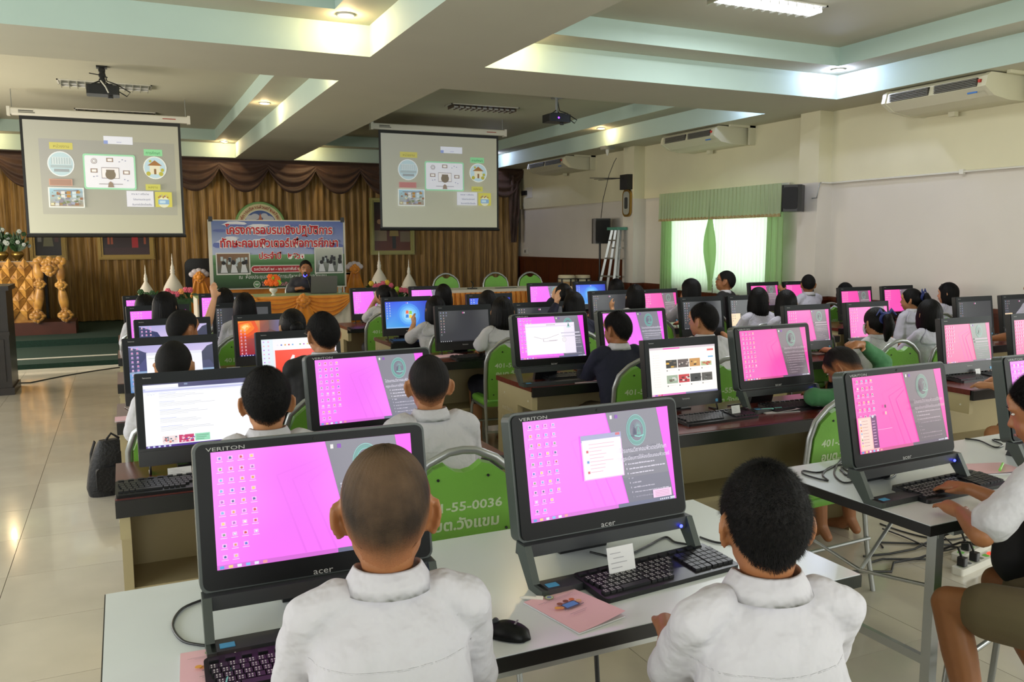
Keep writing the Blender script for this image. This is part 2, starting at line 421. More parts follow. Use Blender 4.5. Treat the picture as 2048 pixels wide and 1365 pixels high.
def swag_mesh(nm, w, drop):
    m = MB(); secs = []
    for j in range(31):
        t = j/30; row = []
        for i in range(17):
            s = i/16*2-1; env = (1-abs(s)**2.2)
            z = -t*(drop*env+.10*(1-env)*1.2)-.02
            fold = math.sin(t*7*PI); y = -(.03+.05*t*env+.028*fold*env*(.4+t))
            row.append(Vector((s*w/2*(1-.06*t), y, z)))
        secs.append(row)
    m.loft(secs, cap=False, closed=False); return m.mesh(nm, M_val)
SWM = swag_mesh('swag', sw*1.12, .62)
vt = thing('stage_valance', 'dark brown draped valance with scalloped swags above the stage curtain', 'valance')
x = -3.3
while x < 8.2:
    link(SWM, 'swag', vt, (x, 17.42, 3.29)); x += sw
m = MB(); m.box(WX0, WX1, 17.44, 17.5, 3.1, 3.3); m.build('valance_board', M_val, vt)
m = MB(); secs = []
for j in range(16):
    t = j/15; wv = .28-.12*t; secs.append([Vector((8.12-.02*t+wv*(k/8-.5), 17.36-.05*math.cos(k*2+t*6), 3.25-1.6*t-.04*k*(1-t))) for k in range(9)])
m.loft(secs, cap=False, closed=False); m.build('cascade_tail', M_val, vt)
# ------------------------------------------------------------------ ceiling lights
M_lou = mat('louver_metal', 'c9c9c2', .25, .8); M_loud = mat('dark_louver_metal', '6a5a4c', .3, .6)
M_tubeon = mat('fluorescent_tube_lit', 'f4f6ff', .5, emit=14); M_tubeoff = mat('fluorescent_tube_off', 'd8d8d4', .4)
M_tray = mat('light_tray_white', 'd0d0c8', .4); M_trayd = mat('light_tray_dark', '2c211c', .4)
def troffer(x0, x1, y0, y1, z, lit, label, white=False):
    t = thing('ceiling_light', label, 'ceiling light', ((x0+x1)/2, (y0+y1)/2, z), 0, 'louvered ceiling lights')
    w, d = x1-x0, y1-y0; m = MB()
    m.box(-w/2, w/2, -d/2, -d/2+.02, -.012, .01); m.box(-w/2, w/2, d/2-.02, d/2, -.012, .01)
    m.box(-w/2, -w/2+.02, -d/2, d/2, -.012, .01); m.box(w/2-.02, w/2, -d/2, d/2, -.012, .01)
    m.build('frame', M_whitepl, t)
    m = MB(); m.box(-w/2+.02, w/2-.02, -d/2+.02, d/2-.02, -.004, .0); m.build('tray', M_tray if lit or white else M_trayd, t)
    for k in (-1, 1):
        m = MB(); m.cyl((-w/2+.05, k*d*.22, -.035), (w/2-.05, k*d*.22, -.035), .014, 8); m.build('lamp_tube', M_tubeon if lit else M_tubeoff, t)
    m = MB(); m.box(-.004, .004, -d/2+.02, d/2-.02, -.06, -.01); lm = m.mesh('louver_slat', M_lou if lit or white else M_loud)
    n = 12
    for i in range(n): link(lm, 'louver_slat', t, (-w/2+w*(i+.5)/n, 0, 0))
    if lit:
        l = bpy.data.lights.new('tube_glow', 'AREA'); l.shape = 'RECTANGLE'; l.size = w*.9; l.size_y = d*.8; l.energy = 45; l.color = (.93, .96, 1)
        o = bpy.data.objects.new('tube_glow', l); o.location = ((x0+x1)/2, (y0+y1)/2, z-.07); COL.objects.link(o)
troffer(4.72, 5.93, 5.95, 6.22, ZT, True, 'lit louvered fluorescent ceiling light at the top right, nearest the camera')
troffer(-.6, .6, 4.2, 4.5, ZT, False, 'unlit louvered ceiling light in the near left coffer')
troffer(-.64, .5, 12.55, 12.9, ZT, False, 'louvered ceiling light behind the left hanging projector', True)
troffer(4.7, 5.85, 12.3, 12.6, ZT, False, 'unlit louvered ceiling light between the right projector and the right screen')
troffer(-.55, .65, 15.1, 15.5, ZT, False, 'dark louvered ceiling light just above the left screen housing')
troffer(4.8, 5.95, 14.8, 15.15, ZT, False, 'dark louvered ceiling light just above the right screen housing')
M_warm = mat('warm_lamp_glow', 'fff0c0', .5, emit=30); M_cool = mat('cool_lamp_glow', 'e8ecff', .5, emit=30)
WC, CC = (1, .72, .38), (.62, .68, 1)
def down(x, y, c, label, e=7):
    t = thing('downlight', label, 'downlight', (x, y, ZL), 0, 'small round downlights in the coffer ledges')
    m = MB(); m.lathe([(.075, 0), (.075, -.012), (.055, -.012), (.055, 0)], n=20); m.build('trim_ring', M_whitepl, t)
    m = MB(); m.lathe([(.001, -.006), (.05, -.006), (.05, -.003), (.001, -.003)], n=20); m.build('bulb', M_warm if c is WC else M_cool, t)
    lamp('downlight_glow', (x, y, ZL-.035), e*1.25, c, .03)
for a in (((1.83, 7.26), WC, 'warm downlight in the near left coffer, beside the main beam corner', 10), ((7.42, 7.26), CC, 'cool white downlight in the near right coffer corner above the column', 12),
          ((3.48, 7.26), WC, 'warm downlight hidden behind the main beam, near right coffer', 9), ((1.87, 9.0), WC, 'warm downlight hidden behind the cross beam, far left coffer', 6),
          ((1.9, 12.15), WC, 'warm downlight midway along the far left coffer ledge', 6), ((1.88, 16.95), WC, 'warm downlight in the far corner of the far left coffer', 7),
          ((3.5, 16.95), WC, 'warm downlight in the far left corner of the far right coffer', 7), ((7.42, 9.0), CC, 'cool downlight hidden behind the cross beam, far right coffer', 7),
          ((7.5, 12.55), WC, 'warm downlight above the wall-hung air conditioner, far right coffer', 6), ((7.4, 16.9), CC, 'cool white downlight right of the right projection screen', 9),
          ((-2.0, 16.95), WC, 'warm downlight left of the left projection screen', 7)):
    down(a[0][0], a[0][1], a[1], a[2], a[3])
# reflections of the louver light are real: glossy paint; nothing painted
# ------------------------------------------------------------------ air conditioners
M_ac = mat('air_conditioner_cream', 'd2cfb6', .45); M_acg = mat('grille_grey', '6f6f66', .5); M_red = mat('red_plastic', 'c0392b', .4); M_blue = mat('blue_plastic', '2d6fc0', .4)
def aircon(yn, yf, label):
    L = yf-yn
    t = thing('air_conditioner', label, 'air conditioner', (WX1-.03, yn, 3.05), 0, 'ceiling-hung air conditioners along the right wall')
    pr = [(0, .235), (-.58, .235), (-.63, .2), (-.655, .1), (-.52, .02), (-.3, -.01), (0, -.01)]
    m = MB(); m.prism([(p[0], p[1]) for p in pr], .04, L-.04, 'y'); m.build('body', M_ac, t)
    for k in (0, 1):
        m = MB(); m.prism([(a*1.01-.004, b*1.02-.003) for a, b in pr], k*(L-.05), k*(L-.05)+.05, 'y'); m.build('end_cap', M_ac, t)
    for k in (0, 1):
        m = MB(); y0 = .1+k*(L/2-.07); y1 = y0+L/2-.14
        for j in range(5):
            z = .11+.016*j; m.box(-.672, -.64, y0, y1, z, z+.007)
        m.build('air_grille', M_acg, t)
        m = MB(); m.box(-.655, -.63, y0, y1, .105, .19); m.build('outlet', M_trayd, t)
    m = MB(); m.box(-.1, .03, -.1, -.06, -.02, .25); m.box(-.45, .0, -.1, -.06, .22, .25); m.build('bracket', M_ac, t)
    m = MB(); m.box(-.12, -.06, L*.6, L*.6+.08, -.06, -.0); m.build('drain_box', M_ac, t)
    m = MB(); m.box(-.665, -.64, .06, .085, .14, .17); m.build('indicator_light', M_red, t)
    m = MB(); m.box(-.655, -.64, .1, .2, .045, .06); m.build('badge', M_blue, t)
aircon(5.66, 6.9, 'large cream air conditioner at top right beside the near wall column')
aircon(9.8, 11.1, 'cream air conditioner hanging above the green-curtained window')
aircon(14.3, 15.85, 'cream air conditioner farthest away, right of the right projection screen')
# ------------------------------------------------------------------ projection screens
M_scr = print_mat('projected_picture', emit=.26, rough=.85, base=1)  # projector light put into the sheet's own colours plus a weak glow
def slide(v):
    W_, H_ = 2.1, 1.58; d = D(W_, H_, .0004)
    d.grad(0, 0, 1, 1, ('b9bbab', 'bab9a3', 'a5a494', 'a8a9a0'))
    if v: d.grad(.09, .17, .97, .84, ('a9aaa0', 'a8a89b', '9c9c92', 'a0a1a0'))
    d.rect(.5, .815, .69, .885, 'dfe3f2'); d.rect(.5, .815, .527, .845, '8fa0d8'); d.text('www', .6, .828, .02, '9aa0b8')
    d.rect(.155, .75, .30, .81, 'c6c06c'); d.text('หน่วยงาน', .228, .765, .035, '8a8450')
    d.rect(.76, .72, .885, .78, '8fd3a0'); d.text('การศึกษา', .822, .735, .035, '3c7a50')
    d.circ(.22, .62, .112, 'dfe6ec'); d.circ(.22, .62, .103, 'b8d0da'); d.rect(.16, .615, .285, .68, 'ccd8dd'); d.rect(.155, .585, .29, .61, 'a9b9c0'); d.rect(.175, .55, .27, .575, '9aa3aa')
    for k in range(8): d.rect(.16+.016*k, .618, .166+.016*k, .675, 'aebfc6')
    d.circ(.83, .61, .105, 'e6eae6'); d.circ(.83, .61, .096, 'bcd6e4'); d.poly([(.78, .63), (.83, .68), (.88, .63)], 'a4764a'); d.rect(.795, .55, .865, .63, 'e4dfc8'); d.rect(.823, .55, .838, .6, '8a6a4a')
    for x_, y_, r_ in ((.785, .555, .02), (.87, .555, .02), (.88, .59, .016), (.8, .67, .012)): d.circ(x_, y_, r_, 'b9b450')
    d.poly(rr01(.36, .40, .70, .72, .03, W_, H_), '9fd8b4'); d.poly(rr01(.37, .415, .69, .705, .025, W_, H_), 'e6e8f4')
    for (x_, y_) in ((.51, .67), (.405, .57), (.615, .56)):
        d.rect(x_, y_-.02, x_+.045, y_+.018, '9a8a80'); d.rect(x_+.008, y_-.012, x_+.037, y_+.01, 'f0eef0')
    for r_, c_ in ((.026, '9a9088'), (.021, 'e6e8f4'), (.016, '9a9088'), (.011, 'e6e8f4')): d.circ(.43, .655, r_, c_)
    d.rect(.475, .5, .59, .6, '8a8078'); d.rect(.478, .505, .587, .595, 'eceaf0')
    d.circ(.533, .535, .045, '847a6c'); d.rect(.505, .545, .56, .58, '847a6c'); d.rect(.455, .447, .61, .452, '8a8078')
    d.poly([(.512, .42), (.517, .46), (.53, .475), (.545, .46), (.552, .42)], '9a8a7c')
    for x_, y_ in ((.59, .65), (.61, .67), (.63, .66), (.42, .51), (.44, .515), (.62, .49), (.64, .48)): d.rect(x_, y_, x_+.008, y_+.008, '8f8fa0')
    d.rect(.14, .425, .285, .485, 'c9a090' if v else 'c08a8a'); d.rect(.145, .43, .28, .48, 'a8897c' if v else 'b98080')
    d.rect(.13, .23, .355, .41, 'e0e6e6'); d.grad(.138, .24, .347, .402, ('a39a88', 'a79a88', 'a9cbe0', 'a0cadd'))
    rnd = random.Random(3)
    for k in range(60):
        x_ = .14+.19*rnd.random(); y_ = .245+.13*rnd.random(); s_ = .006+.02*rnd.random()
        d.rect(x_, y_, min(x_+s_, .345), y_+s_*.8, rnd.choice(['b08a5a', '8e8898', 'd8d4b0', '7f8a6a', 'c9cdd0', '96705a', 'a0a8c0']))
    d.rect(.165, .375, .31, .385, '9095a0')
    for k in range(6): d.rect(.21+.035*(k % 3), .32+.03*(k//3), .235+.035*(k % 3), .345+.03*(k//3), ('d9d9d9', 'b48a50', 'c8d8e0')[k % 3])
    d.rect(.63, .245, .81, .39, 'e2e4f2'); d.text('งาน ๒ = เครือข่าย', .72, .355, .022, '555a60'); d.text('โปรแกรมประยุกต์', .73, .305, .022, '555a60'); d.text('อินเทอร์เน็ตเบื้องต้น', .73, .258, .022, '555a60')
    d.rect(.76, .4, .86, .455, 'c9c868'); d.text('ผลงาน', .81, .418, .032, '8a8440')
    d.rect(.82, .245, .935, .385, 'd2cc62'); d.circ(.878, .29, .05, 'e4e4c8'); d.rect(.84, .27, .915, .315, '8fb4d8'); d.rect(.85, .28, .89, .305, 'c0dcf0')
    for k in range(7): d.circ(.845+.01*k, .335+.01*(k % 3), .008, ('b08850', '98707a', 'c0b890')[k % 3])
    return d
def rr01(x0, y0, x1, y1, r, W_, H_):
    return [((p[0])/W_, (p[1])/H_) for p in rrect((x1-x0)*W_, (y1-y0)*H_, r, 4, (x0+x1)/2*W_, (y0+y1)/2*H_)]
YS = 13.6
def pscreen(uv, label, v):
    tl, tr, br, bl = [ony(*p, YS) for p in uv]
    cx = (tl.x+tr.x+bl.x+br.x)/4; W_ = ((tr.x-tl.x)+(br.x-bl.x))/2; zt = (tl.z+tr.z)/2; zb = (bl.z+br.z)/2; H_ = zt-zb
    t = thing('projection_screen', label, 'projection screen', (cx, YS, zb), 0, 'hanging projection screens')
    m = MB(); m.box(-W_/2, W_/2, .0, .006, -.02, H_+.04); m.build('black_border', M_black, t)
    d = slide(v); k = (W_-.07)/2.1; k2 = (H_-.03)/1.58
    me = d.mesh('picture', M_scr); o = link(me, 'picture', t, (0, -.002, H_/2+.005)); o.scale = (k, 1, k2)
    m = MB(); m.cyl((-W_/2-.01, .002, -.02), (W_/2+.01, .002, -.02), .02, 10); m.build('bottom_bar', M_black, t)
    m = MB(); m.prism(rrect(.1, .1, .02, 3, 0, H_+.09), -W_/2-.13, W_/2+.13, 'x'); m.build('housing', M_whitepl, t)
    for s in (-1, 1):
        m = MB(); m.box(s*(W_/2+.12)-.02, s*(W_/2+.12)+.02, -.055, .055, H_+.03, H_+.15); m.build('end_cap', M_whitepl, t)
        m = MB(); m.cyl((s*(W_/2+.08), 0, H_+.13), (s*(W_/2+.08), 0, ZT-zb), .006, 6); m.build('hanging_chain', M_sil, t)
    d = D(.3, .04); d.rect(0, .2, 1, .8, 'a02818'); link(d.mesh('red_badge', print_mat('print_matte', 0, .5)), 'red_badge', t, (W_/2-.15, -.052, H_+.09)).scale = (.6, 1, .5)
    d = D(.2, .05); d.rect(0, .55, .9, .85, '555550'); d.rect(0, .1, 1, .4, '77776f'); link(d.mesh('maker_label', MATS['print_matte']), 'maker_label', t, (-W_/2+.1, -.052, H_+.09))
pscreen([(38.5, 238), (363, 251.5), (368, 468), (54, 471)], 'left hanging projection screen showing a slide with a round house picture', 1)
pscreen([(757, 265), (996, 276), (998, 458), (761, 456)], 'right hanging projection screen in front of the gold curtain', 0)
# ------------------------------------------------------------------ ceiling projectors
M_lens = mat('violet_projector_lens', '6a30ff', .2, emit=6)
def projector(x, y, z, lit, label, tall):
    t = thing('projector', label, 'projector', (x, y, z), 0, 'ceiling projectors')
    m = MB(); m.prism(rrect(.36, .26, .03, 3), -.055, .055, 'z'); m.build('body', M_black, t)
    m = MB(); m.tube([(0, 0, .05), (0, 0, ZT-z)], .022 if not tall else .03, 8); m.cbox((0, 0, ZT-z-.01), (.12, .12, .02))
    if tall:
        for k in range(4): m.cbox((.0, 0, .12+k*.06), (.075, .07, .03))
        m.tube([(-.14, 0, .2), (.02, 0, .18), (.06, 0, .16)], .006, 6)
    m.build('mount_pole', M_black if tall else M_sil, t)
    m = MB(); m.cbox((0, 0, .07), (.22, .16, .012)); m.tube([(-.12, -.08, .06), (0, 0, .13)], .008, 6); m.tube([(.12, .08, .06), (0, 0, .13)], .008, 6); m.build('bracket', M_black, t)
    m = MB(); m.cyl((.08, -.02, -.06), (.08, -.02, -.085), .03, 12); m.cyl((.1, .13, 0), (.1, .15, 0), .035, 14); m.build('lens', M_black, t)
    m = MB(); m.tube([(.02, 0, .25), (.05, .0, .12), (.15, -.05, .08), (.3, -.08, -.01), (.26, -.08, -.06), (.16, -.08, .0)], .007, 6); m.build('cable', M_black, t)
    if lit: m = MB(); m.ell((-.03, -.131, 0), (.014, .006, .014)); m.build('status_light', M_lens, t)
    else: m = MB(); m.tube([(-.02, -.14, .1), (.03, -.14, .03), (.06, -.14, -.04)], .009, 5); m.build('white_tag', M_whitepl, t)
p = onz(203, 133, ZT); projector(p.x, p.y, ony(203, 182, p.y).z, False, 'black projector on a dark ceiling pole in front of the left screen', True)
p = onz(1113, 195, ZT); projector(p.x, p.y, ony(1113, 238, p.y).z, True, 'black projector with a violet lamp hanging right of the right screen', False)
# ------------------------------------------------------------------ loudspeakers
M_grill = mat('black_speaker_grille', '101113', .6, bump=.4, bs=300)
def speaker(loc, w, h, d, rz, label, wall):
    t = thing('loudspeaker', label, 'loudspeaker', loc, rz)
    m = MB(); m.prism([(-w/2+.04, -d/2), (w/2-.04, -d/2), (w/2, -d/2+.04), (w/2*.7, d/2), (-w/2*.7, d/2), (-w/2, -d/2+.04)], 0, h, 'z'); m.build('cabinet', M_black, t)
    m = MB(); m.prism(rrect(w-.07, h-.06, .04, 4, 0, h/2), -d/2-.012, -d/2, 'y'); m.build('grille', M_grill, t)
    if wall:
        m = MB(); m.tube([(0, d/2, h/2), (.02, d/2+.1, h/2)], .02, 8); m.cbox((.02, d/2+.1, h/2), (.1, .02, .14)); m.build('wall_bracket', M_black, t)
        d2 = D(.07, .05); d2.rect(0, .6, 1, 1, 'b8b8b8'); d2.rect(.1, 0, 1, .35, 'a0a0a0')
    return t
c = onx(1594, 397, 7.95); speaker((7.93, 8.42, c.z-.17), .26, .34, .27, R(-62), 'black loudspeaker bracketed on the near wall column, right of the window', True)
m = MB(); m.tube([(8.12, 8.3, 2.2), (8.1, 8.2, 2.2), (8.13, 8.19, 2.37), (8.17, 8.21, 2.395)], .008, 6); tag(m.build('speaker_cable', M_sil), 'short cable from the column loudspeaker up to the conduit', 'cable')
# tripod speaker by the ladder
t = thing('speaker_stand', 'black tripod pole stand carrying the loudspeaker beside the ladder', 'speaker stand', (ony(1200, 470, 13.5).x, 13.5, .2))
m = MB(); m.cyl((0, 0, .25), (0, 0, 1.42), .02, 10); m.build('pole', M_black, t)
for k in range(3):
    a = 2*PI*k/3+.9; m = MB(); m.tube([(0, 0, .75), (.26*math.cos(a), .26*math.sin(a), .02)], .014, 8); m.build('leg', M_black, t)
m = MB(); m.cyl((0, 0, .7), (0, 0, .8), .035, 10); m.build('collar', M_black, t)
speaker((ony(1200, 470, 13.5).x, 13.5, 1.62), .33, .46, .3, R(-14), 'black loudspeaker on a tripod pole left of the ladder', False)
m = MB(); m.tube([ony(1202, 436, 13.3), ony(1206, 400, 13.1), ony(1218, 350, 12.9), ony(1228, 325, 12.85), ony(1233, 316, 12.8)], .006, 6)
tag(m.build('speaker_cable', M_black), 'thin black cable rising from the tripod loudspeaker to the ceiling box', 'cable')
# ladder
t = thing('step_ladder', 'aluminium folding ladder leaning against the far wall column', 'ladder', (8.02, 12.66, .2))
for k, (yo, sp) in enumerate(((0, .0), (.28, .12))):
    for s in (0, 1):
        y0, y1 = (.62-.2*k, .30-.02*k) if s == 0 else (-.02-.0*k, .08+.05*k)
        m = MB(); m.tube([(-.25+.16*k, y0+(.1 if k else 0), 0), (-.02+.06*k, y1, 1.68)], .030, 4, smooth=False); m.build('rail', M_alu, t)
    for j in range(5 if k == 0 else 3):
        f = .12+.19*j if k == 0 else .2+.3*j
        m = MB(); za = 1.68*f; xa = -.25+.16*k+(.23-.1*k)*f
        ya = (.62-.2*k+(.1 if k else 0))*(1-f)+(.30-.02*k)*f; yb = -.02*(1-f)+(.08+.05*k)*f
        m.box(xa-.03, xa+.03, yb, ya, za-.012, za+.012); m.build('rung', M_alu, t)
m = MB(); m.box(-.1, .12, .03, .36, 1.66, 1.71); m.build('top_cap', mat('green_plastic', '4f8a78', .5), t)
# drums
M_drum = mat('drum_wood', 'b98b4e', .35, nz=.2, ns=5); M_skin = mat('drum_skin', 'd8cdb0', .6)
for i, (u, r, lab) in enumerate(((1133, .155, 'left of the two conga drums by the brown wainscot'), (1165, .145, 'right of the two conga drums, next to the ladder'))):
    p = ony(u, 551, 13.6)
    t = thing('conga_drum', lab, 'drum', (p.x, 13.6, .2), 0, 'pair of conga drums')
    h = p.z-.2; m = MB(); m.lathe([(r*.75, 0), (r*.95, h*.3), (r*1.08, h*.6), (r*.98, h*.9), (r*.92, h*.98)], n=24); m.build('shell', M_drum, t)
    m = MB(); m.lathe([(r*.99, h*.86), (r*1.0, h*.99), (r*.9, h+.005), (.001, h+.01)], n=24); m.build('drum_head', M_skin, t)
    m = MB(); m.tube([(r*1.03*math.cos(2*PI*k/24), r*1.03*math.sin(2*PI*k/24), h*.93) for k in range(24)], .009, 6, closed=True); m.build('hoop', M_black, t)
    m = MB(); m.box(-.012, .012, -r*1.1, -r*1.02, h*.55, h*.92); lm = m.mesh('tension_lug', M_black)
    for k in range(6): link(lm, 'tension_lug', t, (0, 0, 0), (0, 0, k*PI/3))
# antenna box, box below (gold framed sign) and wall switches
t = thing('antenna_bracket', 'black receiver box with thin aerials high on the far wall column', 'antenna', (8.12, 12.68, 2.62))
m = MB(); m.box(-.08, .03, -.12, .12, -.06, .2); m.build('box', M_black, t)
for k in range(3): m = MB(); m.tube([(-.05, 0, .14), (-.5, .15+.15*k, .1+.03*k)], .006, 5); m.build('aerial', M_black, t)
t = thing('ceiling_sensor', 'small grey camera bracket under the ceiling by the far column', 'camera mount', (7.75, 12.75, 3.3))
m = MB(); m.box(-.1, .1, -.08, .08, -.06, 0); m.build('base_box', M_sil, t); m = MB(); m.lathe([(.03, -.06), (.03, -.1), (.008, -.16)], n=10); m.build('tip', M_whitepl, t)
t = thing('wall_plaque', 'gold-rimmed rounded plaque with a dark centre on the far wall column', 'plaque', (8.14, 12.69, 2.33))
M_gold = mat('gold_metal', 'b08d4a', .3, .8)
m = MB(); m.prism(rrect(.26, .48, .1, 6), -.03, .0, 'x'); m.build('rim', M_gold, t)
m = MB(); m.prism(rrect(.19, .40, .07, 6), -.036, -.02, 'x'); m.build('panel', mat('plaque_grey', '9a9c94', .4), t)
m = MB(); m.prism(rrect(.1, .2, .03, 4), -.04, -.03, 'x'); m.build('figure', M_dark, t)
p = onx(1056, 386, 8.38); t = thing('wall_switch', 'small switch box on the wall right of the stage curtain', 'switch', (8.39, p.y, p.z))
m = MB(); m.box(-.03, .0, -.25, .1, -.12, .12); m.build('plate', M_whitepl, t); m = MB(); m.box(-.07, -.03, .0, .22, -.05, .05); m.build('knob', M_black, t)
p = onx(1052, 503, 8.38); t = thing('wall_outlet', 'small white socket above the far brown wainscot', 'socket', (8.39, p.y, p.z))
m = MB(); m.box(-.03, 0, -.12, .12, -.06, .06); m.build('plate', M_whitepl, t); m = MB(); m.box(-.035, -.03, -.03, .03, -.03, .03); m.build('socket_face', M_sil, t)
# ------------------------------------------------------------------ emblem, framed pictures, banner
M_pr = MATS['print_matte']; M_prg = print_mat('print_gloss', 0, .35)
p = ony(521, 452, 17.53); t = thing('emblem', 'round green-rimmed emblem with red lettering above the banner', 'emblem', (p.x, 17.55, p.z-.02))
m = MB(); m.lathe([(.001, 0), (.5, 0), (.5, .03), (.001, .03)], n=48, mx=Matrix.Rotation(R(90), 4, 'X')); m.build('disc', mat('emblem_green_rim', '6f9a5c', .5), t)
d = D(1, 1); d.L = 110
d.circ(.5, .5, .49, '7fae68', n=48); d.circ(.5, .5, .455, 'd9d4a8', n=48); d.circ(.5, .5, .34, 'e8e6d8', n=48); d.circ(.5, .5, .325, '4d6aa8', n=48)
for (x_, y_, r_) in ((.32, .66, .07), (.4, .7, .06), (.66, .64, .08), (.58, .72, .05), (.3, .55, .05)): d.circ(x_, y_, r_, 'c8d0e0', sx=1.4)
d.poly([(.28, .38), (.72, .38), (.8, .5), (.2, .5)], '5a8a4a'); d.rect(.38, .42, .62, .52, 'b8402c'); d.rect(.43, .52, .57, .58, 'c87a4a'); d.poly([(.42, .58), (.58, .58), (.53, .66), (.5, .78), (.47, .66)], 'c07a60')
word = list('องค์การบริหารส่วนตำบลวังแขม'); n_ = 27
s_ = 'องค์การบริหารส่วนตำบลวังแขม'; cl = []; i = 0
for ch in s_:
    if cl and ch in '์ิัุู่้ำ' and ch != 'ำ': cl[-1] += ch
    else: cl.append(ch)
for k, ch in enumerate(cl):
    a = R(168-156*k/(len(cl)-1)); V, F, a0, b0 = text_geo(ch, .01); sc = .085; d.L += 1
    ct, st_ = math.cos(a-PI/2), math.sin(a-PI/2); base = len(d.v)
    for v in V:
        x_ = (v[0]-(a0+b0)/2)*sc; y_ = v[1]*sc
        d.v.append((x_*ct-y_*st_+.365*math.cos(a), -d.step*d.L, x_*st_+y_*ct+.365*math.sin(a)))
    d.f += [tuple(i+base for i in f) for f in F]; d.c += [lin('a02c20')]*len(V)
link(d.mesh('emblem_print', M_pr), 'emblem_print', t)
def picture(x, z, w, h, y, label, kind, tilt=0, fr='gold'):
    x *= 1.013; z = 1.65+(z-1.65)*1.013; y = 17.56
    t = thing('framed_picture', label, 'framed picture', (x, y, z), 0, 'gold framed portraits on the stage curtain'); t.rotation_euler = (0, 0, tilt)
    Mf = mat('gilt_frame_'+fr, 'a8a468' if fr == 'green' else 'a88c48', .35, .2, bump=.3, bs=60)
    b = .09
    for s in (-1, 1):
        m = MB(); m.prism([(s*w/2, 0), (s*(w/2-b), b), (s*(w/2-b), h-b), (s*w/2, h)], -.05, .0, 'y'); m.prism([(s*(w/2-.02), .02), (s*(w/2-b*.6), b*.6), (s*(w/2-b*.6), h-b*.6), (s*(w/2-.02), h-.02)], -.075, -.05, 'y'); m.build('frame_side', Mf, t)
        z0, z1 = (0, b) if s < 0 else (h, h-b)
        m = MB(); m.prism([(-w/2, z0), (w/2, z0), (w/2-b, z1), (-w/2+b, z1)], -.05, .0, 'y'); m.prism([(-w/2+.02, z0-.02*s), (w/2-.02, z0-.02*s), (w/2-b*.6, z0-.6*b*s), (-w/2+b*.6, z0-.6*b*s)], -.075, -.05, 'y'); m.build('frame_rail', Mf, t)
    d = D(w-2*b, h-2*b)
    if kind == 0:
        d.grad(0, 0, 1, 1, ('1c1a1c', '241d1c', '4a463c', '3a4038')); d.circ(.5, .7, .13, '8a8a70'); d.poly([(.3, .2), (.7, .2), (.62, .62), (.4, .62)], '77765a'); d.rect(.1, .3, .25, .5, '7a7a78'); d.rect(.75, .3, .9, .6, '5a3a38')
    elif kind == 1:
        d.grad(0, 0, 1, 1, ('2a1616', '2c1616', '2c1a16', '20120f')); d.circ(.4, .9, .07, 'b08868'); d.circ(.68, .9, .06, 'b08868')
        d.poly([(.24, .38), (.58, .38), (.55, .82), (.28, .82)], 'b8a858'); d.poly([(.62, .1), (.76, .1), (.74, .82), (.63, .82)], 'a81c22')
        for x_ in (.1, .17, .88): d.poly([(x_, .15), (x_+.05, .15), (x_+.03, .6), (x_+.01, .6)], '9a4a2a')
        d.rect(0, 0, 1, .1, '3a1c1c')
    else:
        d.grad(0, 0, 1, 1, ('6a3024', '6a3024', '14100e', '100c0c')); d.rect(.0, .2, .35, .42, '8a7a60'); d.circ(.55, .82, .05, 'a88868'); d.poly([(.42, .3), (.68, .3), (.62, .75), (.48, .75)], '9a8448'); d.rect(.5, .04, .6, .3, '15151c'); d.rect(.72, .18, 1, .4, '7a6a54'); d.circ(.15, .6, .05, 'b08868'); d.circ(.85, .6, .05, 'b08868')
    link(d.mesh('painting', M_prg), 'painting', t, (0, -.012, h/2))
    m = MB(); m.box(-w/2+b, w/2-b, -.01, 0, b, h-b); m.build('backing', M_black, t)
picture(-1.18, 1.36, .6, 1.0, 17.3, 'narrow gold framed portrait at far left, behind the gold-draped table', 0)
picture(.1, 1.36, .98, 1.5, 17.3, 'wide gilt framed portrait below the left projection screen', 1)
picture(5.24, 1.40, .98, 1.2, 17.3, 'gilt framed portrait partly hidden by the right projection screen', 2, fr='green')
YB = 14.0
bl = ony(421, 582, YB); tr = ony(690, 440, YB); tl = ony(414, 441, YB); br = ony(692, 573, YB)
BW = (tr.x-tl.x+br.x-bl.x)/2; BH = (tl.z+tr.z-bl.z-br.z)/2
t = thing('banner', 'large printed banner with red Thai lettering behind the seated presenter', 'banner', ((tl.x+tr.x)/2, YB, (bl.z+br.z)/2))
m = MB(); m.box(-BW/2, BW/2, 0, .012, 0, BH); m.build('sheet', mat('banner_white', 'ded9cc', .6), t)
d = D(BW, BH, .0006)
d.rect(.025, .02, .985, .985, '8ea0cf'); d.grad(.025, .45, .985, .985, ('b9c2de', 'aab4dc', '5a6fb4', '6d82bd'))
rnd = random.Random(5)
for k in range(26):
    x_, y_ = .06+.88*rnd.random(), .55+.4*rnd.random(); n_ = 9; rx = .04+.07*rnd.random(); ry = .012+.03*rnd.random()
    d.poly([(min(.98, max(.03, x_+rx*math.cos(2*PI*i/n_)*(1+.3*math.sin(i*3)))), min(.98, y_+ry*math.sin(2*PI*i/n_))) for i in range(n_)], rnd.choice(['dfe2ef', 'c9cfe6', 'e6e6f0', '6674b8']))
d.grad(.025, .02, .985, .5, ('1f3d22', '27472a', '5f8f5a', '5c8c56')); d.grad(.025, .36, .985, .5, ('3a6b3a', '3a6b3a', '76a070', '7aa578'))
def otext(s, cx, cy, size, col, wmax):
    d.text(s, cx, cy, size, 'f8f4f4', bold=.07, wmax=wmax*1.01); d.text(s, cx, cy, size, col, bold=.03, wmax=wmax)
otext('โครงการอบรมเชิงปฏิบัติการ', .51, .80, .165, 'c41626', .78)
otext('ทักษะคอมพิวเตอร์เพื่อการศึกษา', .51, .61, .165, 'c41626', .86)
otext('ประจำปี   ๒๕๖๓', .515, .44, .125, 'c41626', .33)
